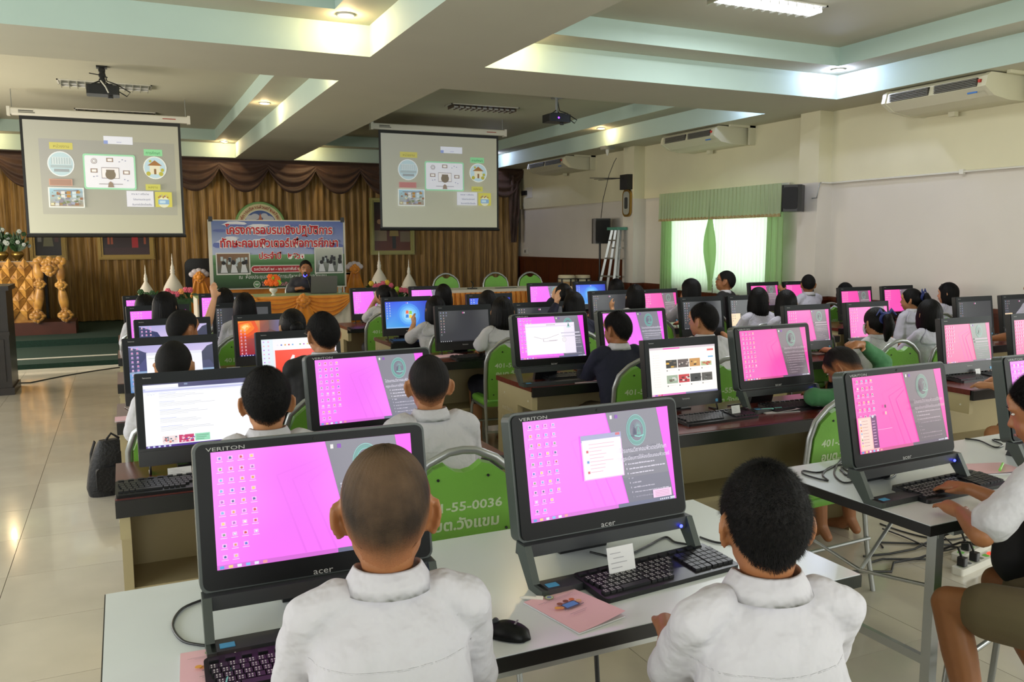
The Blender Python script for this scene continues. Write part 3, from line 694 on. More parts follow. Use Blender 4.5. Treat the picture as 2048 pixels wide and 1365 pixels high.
for (x0, x1) in ((.045, .285), (.755, .975)):
    y0, y1 = (.215, .53) if x0 < .5 else (.21, .60)
    d.rect(x0, y0, x1, y1, 'd8d8d4'); d.grad(x0+.008, y0+.02, x1-.008, y1-.015, ('55605a', '5c6660', '8a6a4c' if x0 < .5 else 'c8ccc4', '7a5238' if x0 < .5 else 'c8ccc4'))
    for k in range(14):
        a = x0+.02+(x1-x0-.05)*rnd.random(); b = y0+.16+.1*rnd.random(); d.rect(a, b-.04, a+.018, b+.02, rnd.choice(['1c1c20', '26262c', 'b8c4c8', '30303a']))
    for k in range(3):
        a = x0+.03+.07*k; d.poly([(a, y0+.03), (a+.05, y0+.03), (a+.035, y0+.15), (a+.01, y0+.15)], 'cfd2d8'); d.circ(a+.022, y0+.17, .028, '1a1618')
d.poly(rr01(.285, .235, .70, .345, .06, BW, BH), 'e0d8d8'); d.poly(rr01(.29, .245, .695, .335, .05, BW, BH), 'a81c2a')
d.text('ระหว่างวันที่ ๒๔ – ๒๖ กุมภาพันธ์ ๒๕๖๓', .493, .27, .06, 'f0e8e8', bold=.01, wmax=.37)
d.text('ณ  ห้องประชุมสภาองค์การบริหารส่วนตำบลวังแขม', .52, .155, .075, 'e4e4e4', wmax=.64)
d.circ(.325, .07, .05, 'd8e0d0'); d.circ(.325, .07, .042, '5c8a60'); d.poly([(.305, .08), (.345, .08), (.325, .05)], 'c8d0c8')
d.text('โดย  องค์การบริหารส่วนตำบลวังแขม', .36, .045, .075, 'd890a0', bold=.012, align='l', wmax=.42)
link(d.mesh('banner_print', M_pr), 'banner_print', t, (0, -.001, BH/2))
for s in (-1, 1): m = MB(); m.box(s*BW/2*.96-.03, s*BW/2*.96+.03, -.012, .02, BH-.03, BH+.05); m.build('clip', M_black, t)
for s in (-1, 1): m = MB(); m.cyl((s*BW/2*.97, .03, .2-(bl.z+br.z)/2), (s*BW/2*.97, .03, BH), .018, 8); m.build('stand_pole', M_sil, t)
# ------------------------------------------------------------------ draped cloth objects
M_orange = mat('orange_satin', 'ec9a2c', .38, hx2='d07e1c', ns=5, sheen=.4); M_ivory = mat('ivory_cloth', 'd8d2c4', .7); M_oldgold = mat('gold_satin', 'd09a42', .38, hx2='9c6a28', ns=7, sheen=.4)
M_wsat = mat('white_satin_bow', 'cfc6cc', .4, sheen=.4)
def bowtie(name, x, y, z, parent, m1, m2=None, sc=1, tail=.5):
    m = MB()
    for k in range(9):
        a = 2*PI*k/9; q = Matrix.Rotation(a, 4, 'Y') @ Matrix.Rotation(.5, 4, 'X')
        m.ell((x+.055*sc*math.cos(a), y-.03*sc, z+.055*sc*math.sin(a)), (.05*sc, .035*sc, .03*sc), 10, 6, mx=q.to_3x3())
    m.ell((x, y-.05*sc, z), (.05*sc, .04*sc, .05*sc), 10, 6)
    m.build(name, m1, parent)
    if m2:
        m = MB()
        for k in range(5):
            a = PI*(.15+.7*k/4); m.ell((x+.12*sc*math.cos(a), y+.01, z+.1*sc*math.sin(a)), (.06*sc, .03*sc, .05*sc), 10, 6)
        m.build('white_bow', m2, parent)
    if tail:
        m = MB(); secs = []
        for j in range(9):
            q = j/8; wv = (.06+.20*q)*sc; secs.append([Vector((x+wv*(i/10-.5)*2, y-.02-.025*math.sin(i*1.9)*(.4+q)+.02*q, z-tail*q)) for i in range(11)])
        m.loft(secs, cap=False, closed=False); m.build('gathered_tail', m1, parent)
def swagcloth(m, x0, x1, y, z, drop, n=5):
    secs = []
    for j in range(n*6+1):
        q = j/(n*6); row = []
        for i in range(21):
            s = i/20*2-1; env = 1-abs(s)**2
            row.append(Vector(((x0+x1)/2+s*(x1-x0)/2, y-.02-.04*env*abs(math.sin(q*n*PI))-.02, z-q*(drop*env+.07)+.0)))
        secs.append(row)
    m.loft(secs, cap=False, closed=False)
# presenter table (cloth, swags, bow)
YT = 11.45
def TX(u): return ony(u, 592, YT).x
ZTB = .945
x0, x1 = TX(395), TX(700)
t = thing('presenter_table', 'long table with ivory cloth and orange satin swags in front of the presenter', 'table', ((x0+x1)/2, YT, .2))
hx = (x1-x0)/2
m = MB(); m.box(-hx, hx, 0, .62, ZTB-.2-.03, ZTB-.2); m.build('tabletop', M_ivory, t)
m = MB(); N = 120; secs = []
for z in (ZTB-.2, .35, 0.01): secs.append([Vector((-hx+2*hx*i/N, -.02+.012*math.sin(i*1.1)*(1 if z < .7 else .2), z)) for i in range(N+1)])
m.loft(secs, cap=False, closed=False)
for s in (-1, 1): m.box(s*hx-.01, s*hx+.01, 0, .6, .01, ZTB-.2)
m.build('table_skirt', M_ivory, t)
xb = [-hx, TX(440)-t.location.x, TX(505)-t.location.x-.15, TX(603)-t.location.x, hx]
xb = [-hx, TX(500)-t.location.x, TX(603)-t.location.x, hx]
for a, b in zip(xb[:-1], xb[1:]): m = MB(); swagcloth(m, a, b, -.03, ZTB-.2+.005, .24); m.build('swag', M_orange, t)
for a in xb[1:3]: bowtie('rosette', a, -.08, ZTB-.26, t, M_orange, None, 1, .42)
m = MB(); m.box(-hx-.01, hx+.01, -.045, .62, ZTB-.2, ZTB-.193); m.build('green_runner', mat('pale_green_cloth', '9fb07c', .7), t)
# right stage table with zigzag skirt
x0, x1 = TX(898), TX(1152); t = thing('stage_table', 'long table with an orange pleated skirt left of the conga drums', 'table', ((x0+x1)/2, YT, .2)); hx = (x1-x0)/2
m = MB(); m.box(-hx, hx, 0, .62, ZTB-.2-.03, ZTB-.185); m.box(-hx-.015, hx+.015, -.02, .02, ZTB-.23, ZTB-.185); m.build('tabletop', M_ivory, t)
n = 26; m = MB()
for i in range(n):
    xa = -hx+2*hx*i/n; xc = xa+hx/n; xe = xa+2*hx/n; za = ZTB-.225
    m.add([(xa, -.015, za), (xc, -.06, za), (xe, -.015, za), (xc, -.035, za-.28), (xa+.01, -.02, .02), (xe-.01, -.02, .02), (xc, -.05, .02)],
          [(0, 3, 1), (1, 3, 2), (0, 4, 3), (3, 4, 6), (3, 6, 5), (2, 3, 5)], False)
    m.tube([(xa+.02, -.03, za), (xc-.01, -.05, za-.15), (xc, -.045, za-.28)], .012, 5); m.tube([(xe-.02, -.03, za), (xc+.01, -.05, za-.15), (xc, -.045, za-.28)], .012, 5)
m.build('pleated_skirt', M_orange, t)
for s in (-1, 1): m = MB(); m.box(s*hx-.01, s*hx+.01, 0, .6, .01, ZTB-.2); m.build('skirt_side', M_orange, t)
# back table behind the presenter with corner bows
YK = 14.25; x0 = ony(385, 540, YK).x; x1 = ony(722, 540, YK).x
t = thing('backdrop_table', 'table draped in orange satin with bows, hidden behind the banner', 'table', ((x0+x1)/2, YK, .2)); hx = (x1-x0)/2; zt_ = 1.14-.2
m = MB(); m.box(-hx, hx, .1, .3, zt_-.03, zt_); m.build('tabletop', M_ivory, t)
m = MB()
for a in np.linspace(-hx, hx, 6)[:-1]: swagcloth(m, a, a+2*hx/5, .09, zt_-.35, .25)
m.box(-hx, hx, .1, .12, .01, zt_); m.build('draped_cloth', M_orange, t)
bowtie('left_bow', -hx+.1, .05, zt_-.02, t, M_orange, M_wsat, .95, .6); bowtie('right_bow', hx-.1, .05, zt_+.06, t, M_orange, M_wsat, .95, .6)
# altar on the left
YA = 15.4
t = thing('altar_table', 'gold satin draped altar table at the far left of the stage', 'altar', (-1.62, YA, .2))
def AX(u, v): p = ony(u, v, YA); return (p.x+1.62, p.z-.2)
m = MB(); a = AX(20, 664); b = AX(146, 640); m.box(-1.2, b[0]+.04, -.05, .75, .0, .2); m.build('plinth', M_stagewood, t)
m = MB(); tw = AX(70, 525)[0]; zt_ = AX(70, 524)[1]
m.box(-1.2, tw, .05, .6, .2, zt_); m.build('cabinet', M_oldgold, t)
m = MB()
cs = .21
for r_ in range(6):
    for c_ in range(9):
        cx = -1.05+c_*cs+(cs/2 if r_ % 2 else 0); cz = zt_-.1-r_*.17
        if cx > tw-.05 or cz < .25: continue
        m.add([(cx-cs/2, .02, cz), (cx, .02, cz+.16), (cx+cs/2, .02, cz), (cx, .02, cz-.16), (cx, -.05, cz)], [(0, 4, 1), (1, 4, 2), (2, 4, 3), (3, 4, 0)], False)
        m.tube([(cx-cs*.3, 0, cz+.05), (cx, -.045, cz-.01), (cx+cs*.3, 0, cz+.05)], .012, 5)
m.build('pleated_front', M_oldgold, t)
def wrap(m, x0, z0, x1, z1, w0, w1, y):
    secs = []
    for j in range(15):
        q = j/14; wv = w0+(w1-w0)*math.sin(PI*q); secs.append([Vector((x0+(x1-x0)*q+wv*math.cos(2*PI*k/14)*(1+.12*math.sin(k*3)), y+wv*.6*math.sin(2*PI*k/14), z0+(z1-z0)*q)) for k in range(14)])
    m.loft(secs)
for (u0, v0, um, vm, u1, v1, y) in ((74, 528, 80, 568, 76, 632, -.03), (119, 526, 123, 570, 132, 630, -.03)):
    a = AX(u0, v0); b = AX(um, vm); c = AX(u1, v1)
    m = MB(); wrap(m, a[0], a[1], b[0], b[1]+.04, .035, .07, y); m.build('draped_post', M_oldgold, t)
    m = MB(); wrap(m, b[0], b[1]-.04, c[0], c[1]+.05, .035, .07, y); m.build('draped_post', M_oldgold, t)
    bowtie('rosette', b[0], y-.02, b[1], t, M_oldgold, None, .95, 0); bowtie('rosette', c[0], y-.02, c[1], t, M_oldgold, None, 1.2, 0)
a = AX(75, 523); b = AX(126, 521); m = MB()
for k in range(9): m.ell((a[0]+(b[0]-a[0])*k/8, -.03, a[1]+.02*math.sin(k*2)), (.07, .05, .055), 10, 6, mx=Matrix.Rotation(k, 3, 'Y'))
m.build('draped_rail', M_oldgold, t)
bowtie('hanging_loop', AX(100, 538)[0], -.02, AX(100, 538)[1], t, M_oldgold, None, 1.3, 0)
# vases with flowers on the altar
M_leaf = mat('dark_green_leaf', '2f5a2c', .5, hx2='1c3a1c', ns=20); M_petw = mat('pale_blue_petals', 'b9c4c0', .6); M_pink = mat('pink_petals', 'd8607a', .5); M_peach = mat('peach_petals', 'e89a58', .5); M_orf = mat('orange_petals', 'f06a18', .5); M_yel = mat('yellow_petals', 'e6c040', .5); M_lime = mat('lime_petals', 'a8c838', .5)
def flower(m, c, r, n=6):
    for k in range(n):
        a = 2*PI*k/n; m.ell((c[0]+r*.55*math.cos(a), c[1]-.3*r, c[2]+r*.55*math.sin(a)), (r*.55, r*.35, r*.55), 8, 5)
    m.ell((c[0], c[1]-.6*r, c[2]), (r*.4, r*.35, r*.4), 8, 5)
def bouquet(loc, label, cols, spread, hgt, vase='gold', n=14, fr=.045, seed=1, leaf=26):
    t = thing('flower_arrangement', label, 'flowers', loc); rn = random.Random(seed); vs = 1 if vase == 'gold' else .55
    m = MB(); m.lathe([(a*vs, b*vs) for a, b in [(.06, 0), (.07, .01), (.03, .04), (.03, .06), (.09, .12), (.1, .16), (.075, .2), (.001, .19)]], n=18); m.build('vase', M_gold if vase == 'gold' else M_whitepl, t)
    m = MB()
    for k in range(leaf):
        a = rn.random()*2*PI; e = rn.random()*1.2; q = Vector((math.cos(a)*math.sin(e), math.sin(a)*math.sin(e), math.cos(e)))
        L = spread*(.6+.6*rn.random()); p0 = Vector((0, 0, .17*vs)); p1 = p0+Vector((q.x*L, q.y*L*.6, q.z*hgt*.9)); s = q.cross(Vector((0, 1, 0))).normalized()*.03
        m.add([p0, (p0+p1)/2+s, p1, (p0+p1)/2-s+Vector((0, -.01, 0))], [(0, 1, 2, 3)], False)
    m.build('leaves', M_leaf, t)
    for k in range(n):
        a = 2*PI*k/n+rn.random(); rr_ = spread*(.25+.75*rn.random()); m = MB(); flower(m, (rr_*math.cos(a), rr_*.5*math.sin(a)-.04, .2*vs+hgt*(.35+.6*rn.random())*(1-.4*rr_/spread)), fr*(.8+.4*rn.random()))
        m.build('flower', cols[k % len(cols)], t)
p = ony(33, 487, 16.4); 
t = thing('offering_stand', 'dark tiered side shelf behind the gold altar table', 'stand', (p.x-.3, 16.35, .2))
m = MB()
for z in (.95, 1.1): m.box(-.75, .75, -.1, .25, z, z+.03)
for x_ in (-.7, -.3, .15, .7): m.box(x_-.02, x_+.02, -.08, .23, 0, 1.1)
m.build('shelf_frame', M_black, t)
bouquet((p.x, 16.42, 1.33), 'blue-white flowers in a gold vase beside the left screen edge', [M_petw, M_leaf], .25, .42, n=16, fr=.035, seed=4)
p = ony(2, 485, 16.4); bouquet((p.x, 16.42, 1.33), 'pale flowers cut off by the left edge of the picture', [M_petw], .18, .5, n=12, fr=.035, seed=9)
# pagodas on stands
def pagoda(u, vt, vb, ub, yy, label):
    a = ony(u, vt, yy); b = ony(u, vb, yy); h = a.z-b.z
    t = thing('pagoda_ornament', label, 'pagoda ornament', (b.x, yy, b.z), 0, 'white bell-shaped pagoda ornaments')
    r = h*.25; m = MB(); m.lathe([(r, 0), (r*1.0, h*.05), (r*.9, h*.12), (r*.68, h*.23), (r*.42, h*.34), (r*.24, h*.42), (r*.17, h*.48)], n=28); m.build('bell', M_wp, t)
    m = MB(); m.lathe([(r*.24, h*.47), (r*.26, h*.49), (r*.2, h*.51), (r*.26, h*.54), (r*.17, h*.6), (r*.2, h*.63), (r*.1, h*.7), (r*.06, h*.76)], n=20); m.build('ringed_neck', M_wp, t)
    m = MB(); m.lathe([(r*.06, h*.75), (r*.09, h*.77), (r*.05, h*.83), (r*.07, h*.85), (r*.02, h*.97), (.001, h)], n=14); m.build('spire', M_wp, t)
    m = MB(); zf = .1 if b.x < .88 else .2; m.lathe([(r*.9, -(b.z-zf)), (r*.9, -.04), (r*1.15, -.04), (r*1.15, 0), (.001, 0)], n=24); m.build('pedestal', M_wp, t)
    return b, r
M_wp = mat('white_painted_plaster', 'd6cfc2', .5)
for (u, vt, vb, yy, lab) in ((293, 530, 590, 13.3, 'small white pagoda ornament, farthest left'), (347, 507, 582, 13.6, 'tall white pagoda ornament left of the banner'),
                             (759, 502, 566, 13.6, 'tall white pagoda ornament right of the banner'), (818, 518, 572, 13.3, 'small white pagoda ornament left of the green stage chairs')):
    pagoda(u, vt, vb, None, yy, lab)
def garland(u0, u1, v, yy, label, seed, cols):
    a = ony(u0, v, yy); b = ony(u1, v, yy); t = thing('flower_box', label, 'flowers', ((a.x+b.x)/2, yy, a.z-.1)); rn = random.Random(seed); hw = (b.x-a.x)/2
    m = MB(); m.box(-hw*.9, hw*.9, -.08, .08, -(a.z-.1)+(.1 if b.x < .9 else .2), .05); m.build('planter', M_leaf, t)
    m = MB()
    for k in range(60):
        x_ = (rn.random()*2-1)*hw; L = .06+.08*rn.random(); an = rn.random()*2*PI; p0 = Vector((x_, -.05+rn.random()*.1, .0+.12*rn.random())); p1 = p0+Vector((math.cos(an)*L, -.05, math.sin(an)*L))
        s = Vector((-math.sin(an), 0, math.cos(an)))*.02; m.add([p0, (p0+p1)/2+s, p1, (p0+p1)/2-s], [(0, 1, 2, 3)], False)
    m.build('leaves', M_leaf, t)
    for k in range(int(hw*34)):
        x_ = -hw+2*hw*(k+.5)/int(hw*34); m = MB(); flower(m, (x_, -.1, .12+.07*rn.random()), .04); m.build('flower', rn.choice(cols), t)
garland(322, 384, 592, 12.9, 'row of pink and peach roses under the tall left pagoda ornament', 3, [M_pink, M_pink, M_peach])
garland(735, 782, 576, 12.9, 'pink and yellow roses under the tall right pagoda ornament', 5, [M_pink, M_pink, M_yel])
garland(786, 840, 588, 12.7, 'rose and lime flowers under the small right pagoda ornament', 8, [M_pink, M_lime, M_pink])
garland(276, 310, 596, 12.7, 'lime and green leaves under the small left pagoda ornament', 18, [M_lime, M_leaf])
p = onz(564, 598, ZTB); bouquet((p.x, YT+.15, ZTB), 'orange and lime flowers in a small white vase on the presenter table', [M_orf, M_orf, M_lime, M_orf], .10, .19, 'white', n=18, fr=.036, seed=6, leaf=16)
# office chair behind
p = ony(400, 520, 15.2); t = thing('office_chair', 'black office chair left of the banner', 'chair', (p.x, 15.2, .2))
m = MB(); m.prism(rrect(.5, .7, .12, 6, 0, .85), -.05, .05, 'y'); m.build('backrest', M_black, t)
m = MB(); m.prism(rrect(.5, .5, .08, 5, 0, -.2), .42, .52, 'z'); m.build('seat', M_black, t)
m = MB(); m.cyl((0, -.1, .08), (0, -.1, .42), .03, 8); m.build('column', M_black, t)
for k in range(5): a = 2*PI*k/5; m = MB(); m.tube([(0, -.1, .08), (.3*math.cos(a), -.1+.3*math.sin(a), .03)], .02, 6); m.build('leg', M_black, t)
# dark cabinet on the far left
a = ony(14, 575, 10.4); b = onz(14, 765, 0)
t = thing('dark_cabinet', 'dark brown wooden lectern cabinet cut off by the left edge of the picture', 'cabinet', (ony(16, 650, 10.6).x-.4, 10.6, 0))
Mdw = mat('very_dark_wood', '1f1611', .35, nz=.3, ns=4)
m = MB(); m.box(-.5, .4, 0, .6, .08, 1.15); m.build('body', Mdw, t); m = MB(); m.box(-.55, .43, -.03, .63, 1.15, 1.2); m.build('top', Mdw, t)
m = MB(); m.box(-.5, .42, -.02, .62, 0, .08); m.build('plinth', Mdw, t)
for k in (0, 1): m = MB(); m.box(-.45+k*.42, -.07+k*.42, -.02, 0, .15, .62); m.build('door', Mdw, t)
m = MB(); m.box(-.5, .41, -.025, .0, .66, .7); m.build('rail', Mdw, t)
# ------------------------------------------------------------------ desks and tables
M_desk = mat('desk_top_mahogany', '6b3028', .22, nz=.25, ns=3, stretch=(1, 12, 1), spec=.5); M_deskedge = mat('desk_edge_black', '121113', .35)
M_panel = mat('desk_panel_cream', 'b9ac86', .5, nz=.06, ns=4); M_wtab = mat('white_laminate', 'dce2e5', .22, nz=.03, ns=3)
DZ = .75
def desk(x0, x1, yn, label, d=.56, txt=False):
    t = thing('computer_desk', label, 'desk', (x0, yn, 0), 0, 'dark topped computer desks in rows'); w = x1-x0
    m = MB(); m.box(0, w, .006, d, DZ-.032, DZ); m.build('desktop', M_desk, t)
    m = MB(); m.box(0.0, w, -.012, .012, DZ-.062, DZ-.002); m.build('front_edge', M_deskedge, t)
    for s in (0, 1):
        xa = .01 if s == 0 else w-.045; m = MB()
        m.prism([(.02, DZ-.032), (d-.01, DZ-.032), (d-.01, 0), (d*.42, 0), (d*.42, DZ-.15), (.02, DZ-.15)], xa, xa+.035, 'x'); m.build('end_panel', M_panel, t)
        for yy in (.08, d-.12): 
            m2 = MB(); m2.cyl((xa-.002 if s == 0 else xa+.037, yy, DZ-.1), (xa if s == 0 else xa+.035, yy, DZ-.1), .006, 6); m2.build('screw_cap', M_whitepl, t)
    m = MB(); m.box(.045, w-.045, d-.05, d-.03, .1, DZ-.04); m.build('back_panel', M_panel, t)
    m = MB(); m.box(.045, w-.045, d*.45, d-.05, .3, .325); m.build('shelf', M_panel, t)
    if txt:
        dd = D(.2, .14); dd.text('อบต.วังแขม', .5, .62, .26, 'd8d4c4', wmax=.9); dd.text('๔๑๖ ๕๕ ๐๐๕๓', .5, .2, .24, 'd8d4c4', wmax=.9)
        o = link(dd.mesh('stencilled_number', M_pr), 'stencilled_number', t, (.009, d*.7, .52), (0, 0, R(-90)))
for (c, x0, x1, rows) in (('left', -.065, 1.45, ((3.19, 'second'), (4.62, 'third'), (5.92, 'fourth'), (7.27, 'fifth'), (8.6, 'sixth'))),
                          ('centre', 2.16, 3.75, ((3.17, 'second'), (4.62, 'third'), (5.92, 'fourth'), (7.25, 'fifth'), (8.85, 'sixth'))),
                          ('right-centre', 4.62, 6.2, ((3.36, 'second'), (4.72, 'third'), (5.92, 'fourth'), (7.2, 'fifth'), (9.0, 'sixth'))),
                          ('wall-side', 6.72, 8.1, ((4.75, 'third'), (6.42, 'fourth'), (7.82, 'fifth')))):
    for yn, o_ in rows:
        desk(x0 + (.12 if (c == 'centre' and o_ == 'third') else 0), x1, yn, 'dark wood topped desk in the %s row from the camera, %s block' % (o_, c), txt=(c == 'centre' and o_ == 'third'))
def ftable(x0, x1, yn, d, label, rz=0):
    t = thing('folding_table', label, 'table', (x0, yn, 0), rz); w = x1-x0
    m = MB(); m.box(.003, w-.003, .003, d-.003, DZ-.03, DZ); m.build('tabletop', M_wtab, t)
    m = MB(); m.prism([(0, 0), (w, 0), (w, d), (0, d)], DZ-.036, DZ-.002, 'z'); m.build('edge_band', M_deskedge, t)
    for s in (0, 1):
        xx = .12 if s == 0 else w-.12; di = 1 if s == 0 else -1
        for yy in (.07, d-.07):
            m = MB(); m.box(xx-.018, xx+.018, yy-.018, yy+.018, 0, DZ-.036); m.build('leg', M_alu, t)
        m = MB(); m.box(xx-.01, xx+.01, .07, d-.07, .22, .25); m.build('leg_brace', M_alu, t); m = MB(); m.box(xx-.012, xx+.012, .05, d-.05, DZ-.075, DZ-.036); m.build('top_rail', M_alu, t)
        m = MB(); m.tube([(xx, d/2, .45), (xx+di*.25, d/2, DZ-.04)], .007, 6); m.tube([(xx, .07, .5), (xx, d/2, .45)], .007, 6); m.tube([(xx, d-.07, .5), (xx, d/2, .45)], .007, 6); m.build('folding_strut', M_alu, t)
    m = MB(); m.box(.14, w-.14, .02, .05, DZ-.06, DZ-.036); m.build('apron', M_alu, t)
    return t
ftable(-.085, 1.78, 1.585, .745, 'long white-topped folding table across the bottom of the picture')
ftable(2.285, 4.1, 1.775, .735, 'white-topped folding table at the right edge with tangled cables', R(1))
# ------------------------------------------------------------------ screen pictures
M_disp = print_mat('display_glow', emit=.86, rough=.3, base=0)
ICO = ['e8e8f4', '5070d0', 'e0a040', 'd03a3a', '70b0e0', 'f4f4f4', '60a060', 'b060c0', 'f0d070', '30508a']
def icons(d, cols, rows, x0=.03, y0=.955, dx=.062, dy=.093, s=.0155, seed=1, missing=0, tint=None):
    rn = random.Random(seed)
    for c in range(cols):
        n = rows if isinstance(rows, int) else rows[c]
        for r_ in range(n):
            x = x0+c*dx; y = y0-r_*dy; k = rn.choice(ICO[1:5]+ICO[6:])
            d.rect(x-.002, y-s*1.9, x+s*1.25, y+.003, tint or ('f4b8f2' if d.c and d.c[0][2] > .8 else 'f6b0cc'), L=12); q = rn.random()
            d.poly([(x+.002+q*.004, y-s*1.6), (x+s, y-s*1.4), (x+s*.8, y-.004), (x+.003, y-.002-q*.01)], k, L=13)
            if q > .5: d.circ(x+s*.6, y-s*.9, s*.6, rn.choice(ICO), L=14, n=8)
            d.rect(x-.008, y-s*2.9, x+s+.008, y-s*2.6, tint or 'f0e0f4', L=12)
def taskbar(d, col='c070d8', col2='6a6e90', n=6, a='e8eaf6'):
    d.rect(0, 0, .58, .038, col, L=10); d.rect(.58, 0, 1, .038, col2, L=10)
    for k in range(n): d.rect(.012+k*.04, .006, .032+k*.04, .03, ('50a0e0', 'f0d080', a, '80c0f0', a, 'f0a0a0')[k % 6], L=11)
    for k in range(5): d.rect(.88+k*.014, .012, .888+k*.014, .026, a, L=11)
    d.rect(.955, .02, .99, .03, a, L=11); d.rect(.955, .008, .99, .016, a, L=11)
def wall(kind, w, h, detail=2, ic=True, seed=1):
    V = kind == 'violet'
    c1, c2, gr, gr2, st, tl = ('fa78fa', 'ea6cf2', '7b7986', '6f6e80', 'f84cf0', '7fd0c6') if V else ('ff58bc', 'fb48a8', '7a6a72', '6d6068', 'ff3fb0', '8fb8a6')
    if kind == 'rose': c1, c2, gr, gr2, st, tl = 'f2609a', 'ee5890', '7c8078', '747872', 'f04c90', '6aa890'
    d = D(w, h); d.grad(0, 0, 1, 1, (c1, c1, c2, c1))
    if detail:
        for k in range(3): 
            x = .30+.075*k; y = .74-.05*k; sh = 'f070f2' if V else 'fa54b4'
            d.poly([(x, y), (x+.008, y), (x+.128, .04), (x+.118, .04)], sh); d.poly([(x, y), (x+.003, y+.012), (min(x+.25, .56), y+.13), (min(x+.25, .56), y+.12)], sh)
    d.poly([(.66, 0), (1, 0), (.93, 1), (.55, 1)], gr); d.poly([(.66, 0), (.99, 0), (.965, .3), (.63, .3)], gr2)
    d.poly([(.985, 0), (1, 0), (1, 1), (.915, 1)], st)
    cx = .755; cy = .785
    e_ = .76; tl2 = '5f9a94' if V else '768f84'
    for r_, c_ in ((.165, tl), (.159, gr), (.154, tl2), (.121, tl), (.116, gr2)): d.circ(cx, cy, r_, c_, n=32, sx=e_)
    if detail:
        for k in range(24 if detail > 1 else 0):
            a = 2*PI*k/24; q = .138; asp = h/w*.76; d.rect(cx+q*asp*math.cos(a)-.003, cy+q*math.sin(a)-.007, cx+q*asp*math.cos(a)+.003, cy+q*math.sin(a)+.007, tl, L=9)
        for k in range(9):
            a = R(30+15*k); asp = h/w; d.poly([(cx+.045*asp*.76*math.cos(a)-.0012, cy+.045*math.sin(a)), (cx+.045*asp*.76*math.cos(a)+.0012, cy+.045*math.sin(a)), (cx+.10*asp*.76*math.cos(a), cy+.10*math.sin(a))], tl)
        d.poly([(cx-.016, cy-.05), (cx+.016, cy-.05), (cx+.011, cy+.0), (cx, cy+.05), (cx-.011, cy+.0)], tl2); d.circ(cx, cy-.01, .012, gr, sx=.7); d.poly([(cx-.035, cy-.06), (cx, cy-.075), (cx+.035, cy-.06), (cx+.03, cy-.05), (cx, cy-.062), (cx-.03, cy-.05)], tl)
        tx = 'd4cede' if V else 'b8a6ae'
        if detail > 1:
            d.text('โปรแกรมวิชาคอมพิวเตอร์ศึกษา', .775, .565, .062, tx, bold=.012, wmax=.335); d.text('กฎระเบียบการใช้ห้องเรียนคอมพิวเตอร์', .785, .485, .052, tx, bold=.012, wmax=.35)
        else: d.rect(.63, .57, .92, .6, tx); d.rect(.64, .495, .93, .52, tx)
        rn = random.Random(seed)
        for k in range(8):
            y = .43-.05*k; x = .655+.005*k; d.rect(x, y, x+.006, y+.018, tx, L=9); xx = x+.02
            while xx < .93: 
                l = .008+.02*rn.random(); d.rect(xx, y, xx+l, y+.009+.006*rn.random(), tx, L=9); xx += l+.004
                if rn.random() < .06: break
    if ic:
        icons(d, 4, (10, 10, 9, 8) if detail > 1 else (9, 9, 8, 5), seed=seed, dx=.05); d.rect(.575, .93, .59, .968, 'e8e4e4', L=12); d.rect(.61, .93, .63, .968, '8030b0', L=12)
    taskbar(d, 'd86cd8' if V else 'd05090', '666a86' if V else '66586a'); return d
def popup(d, x0, y0, x1, y1, lines=9, col='f8ecf6', bar='a0a0c8'):
    d.rect(x0, y0, x1, y1, 'e8b8e8', L=16); d.rect(x0, y1-.07, x1, y1, bar, L=17); d.rect(x0+.006, y0+.01, x1-.006, y1-.05, col, L=18); d.rect(x1-.04, y1-.03, x1-.01, y1-.005, 'd06070', L=18)
    rn = random.Random(2)
    for k in range(lines):
        y = y1-.1-(y1-y0-.14)*k/lines; d.rect(x0+.05, y, x0+.05+(x1-x0-.08)*(.4+.5*rn.random()), y+.005, 'e0a8b8', L=19)
        if k % 3 == 2: d.rect(x0+.03, y-.01, x0+.045, y+.015, rn.choice(['d05060', '6090d0']), L=19)
DISP = {}
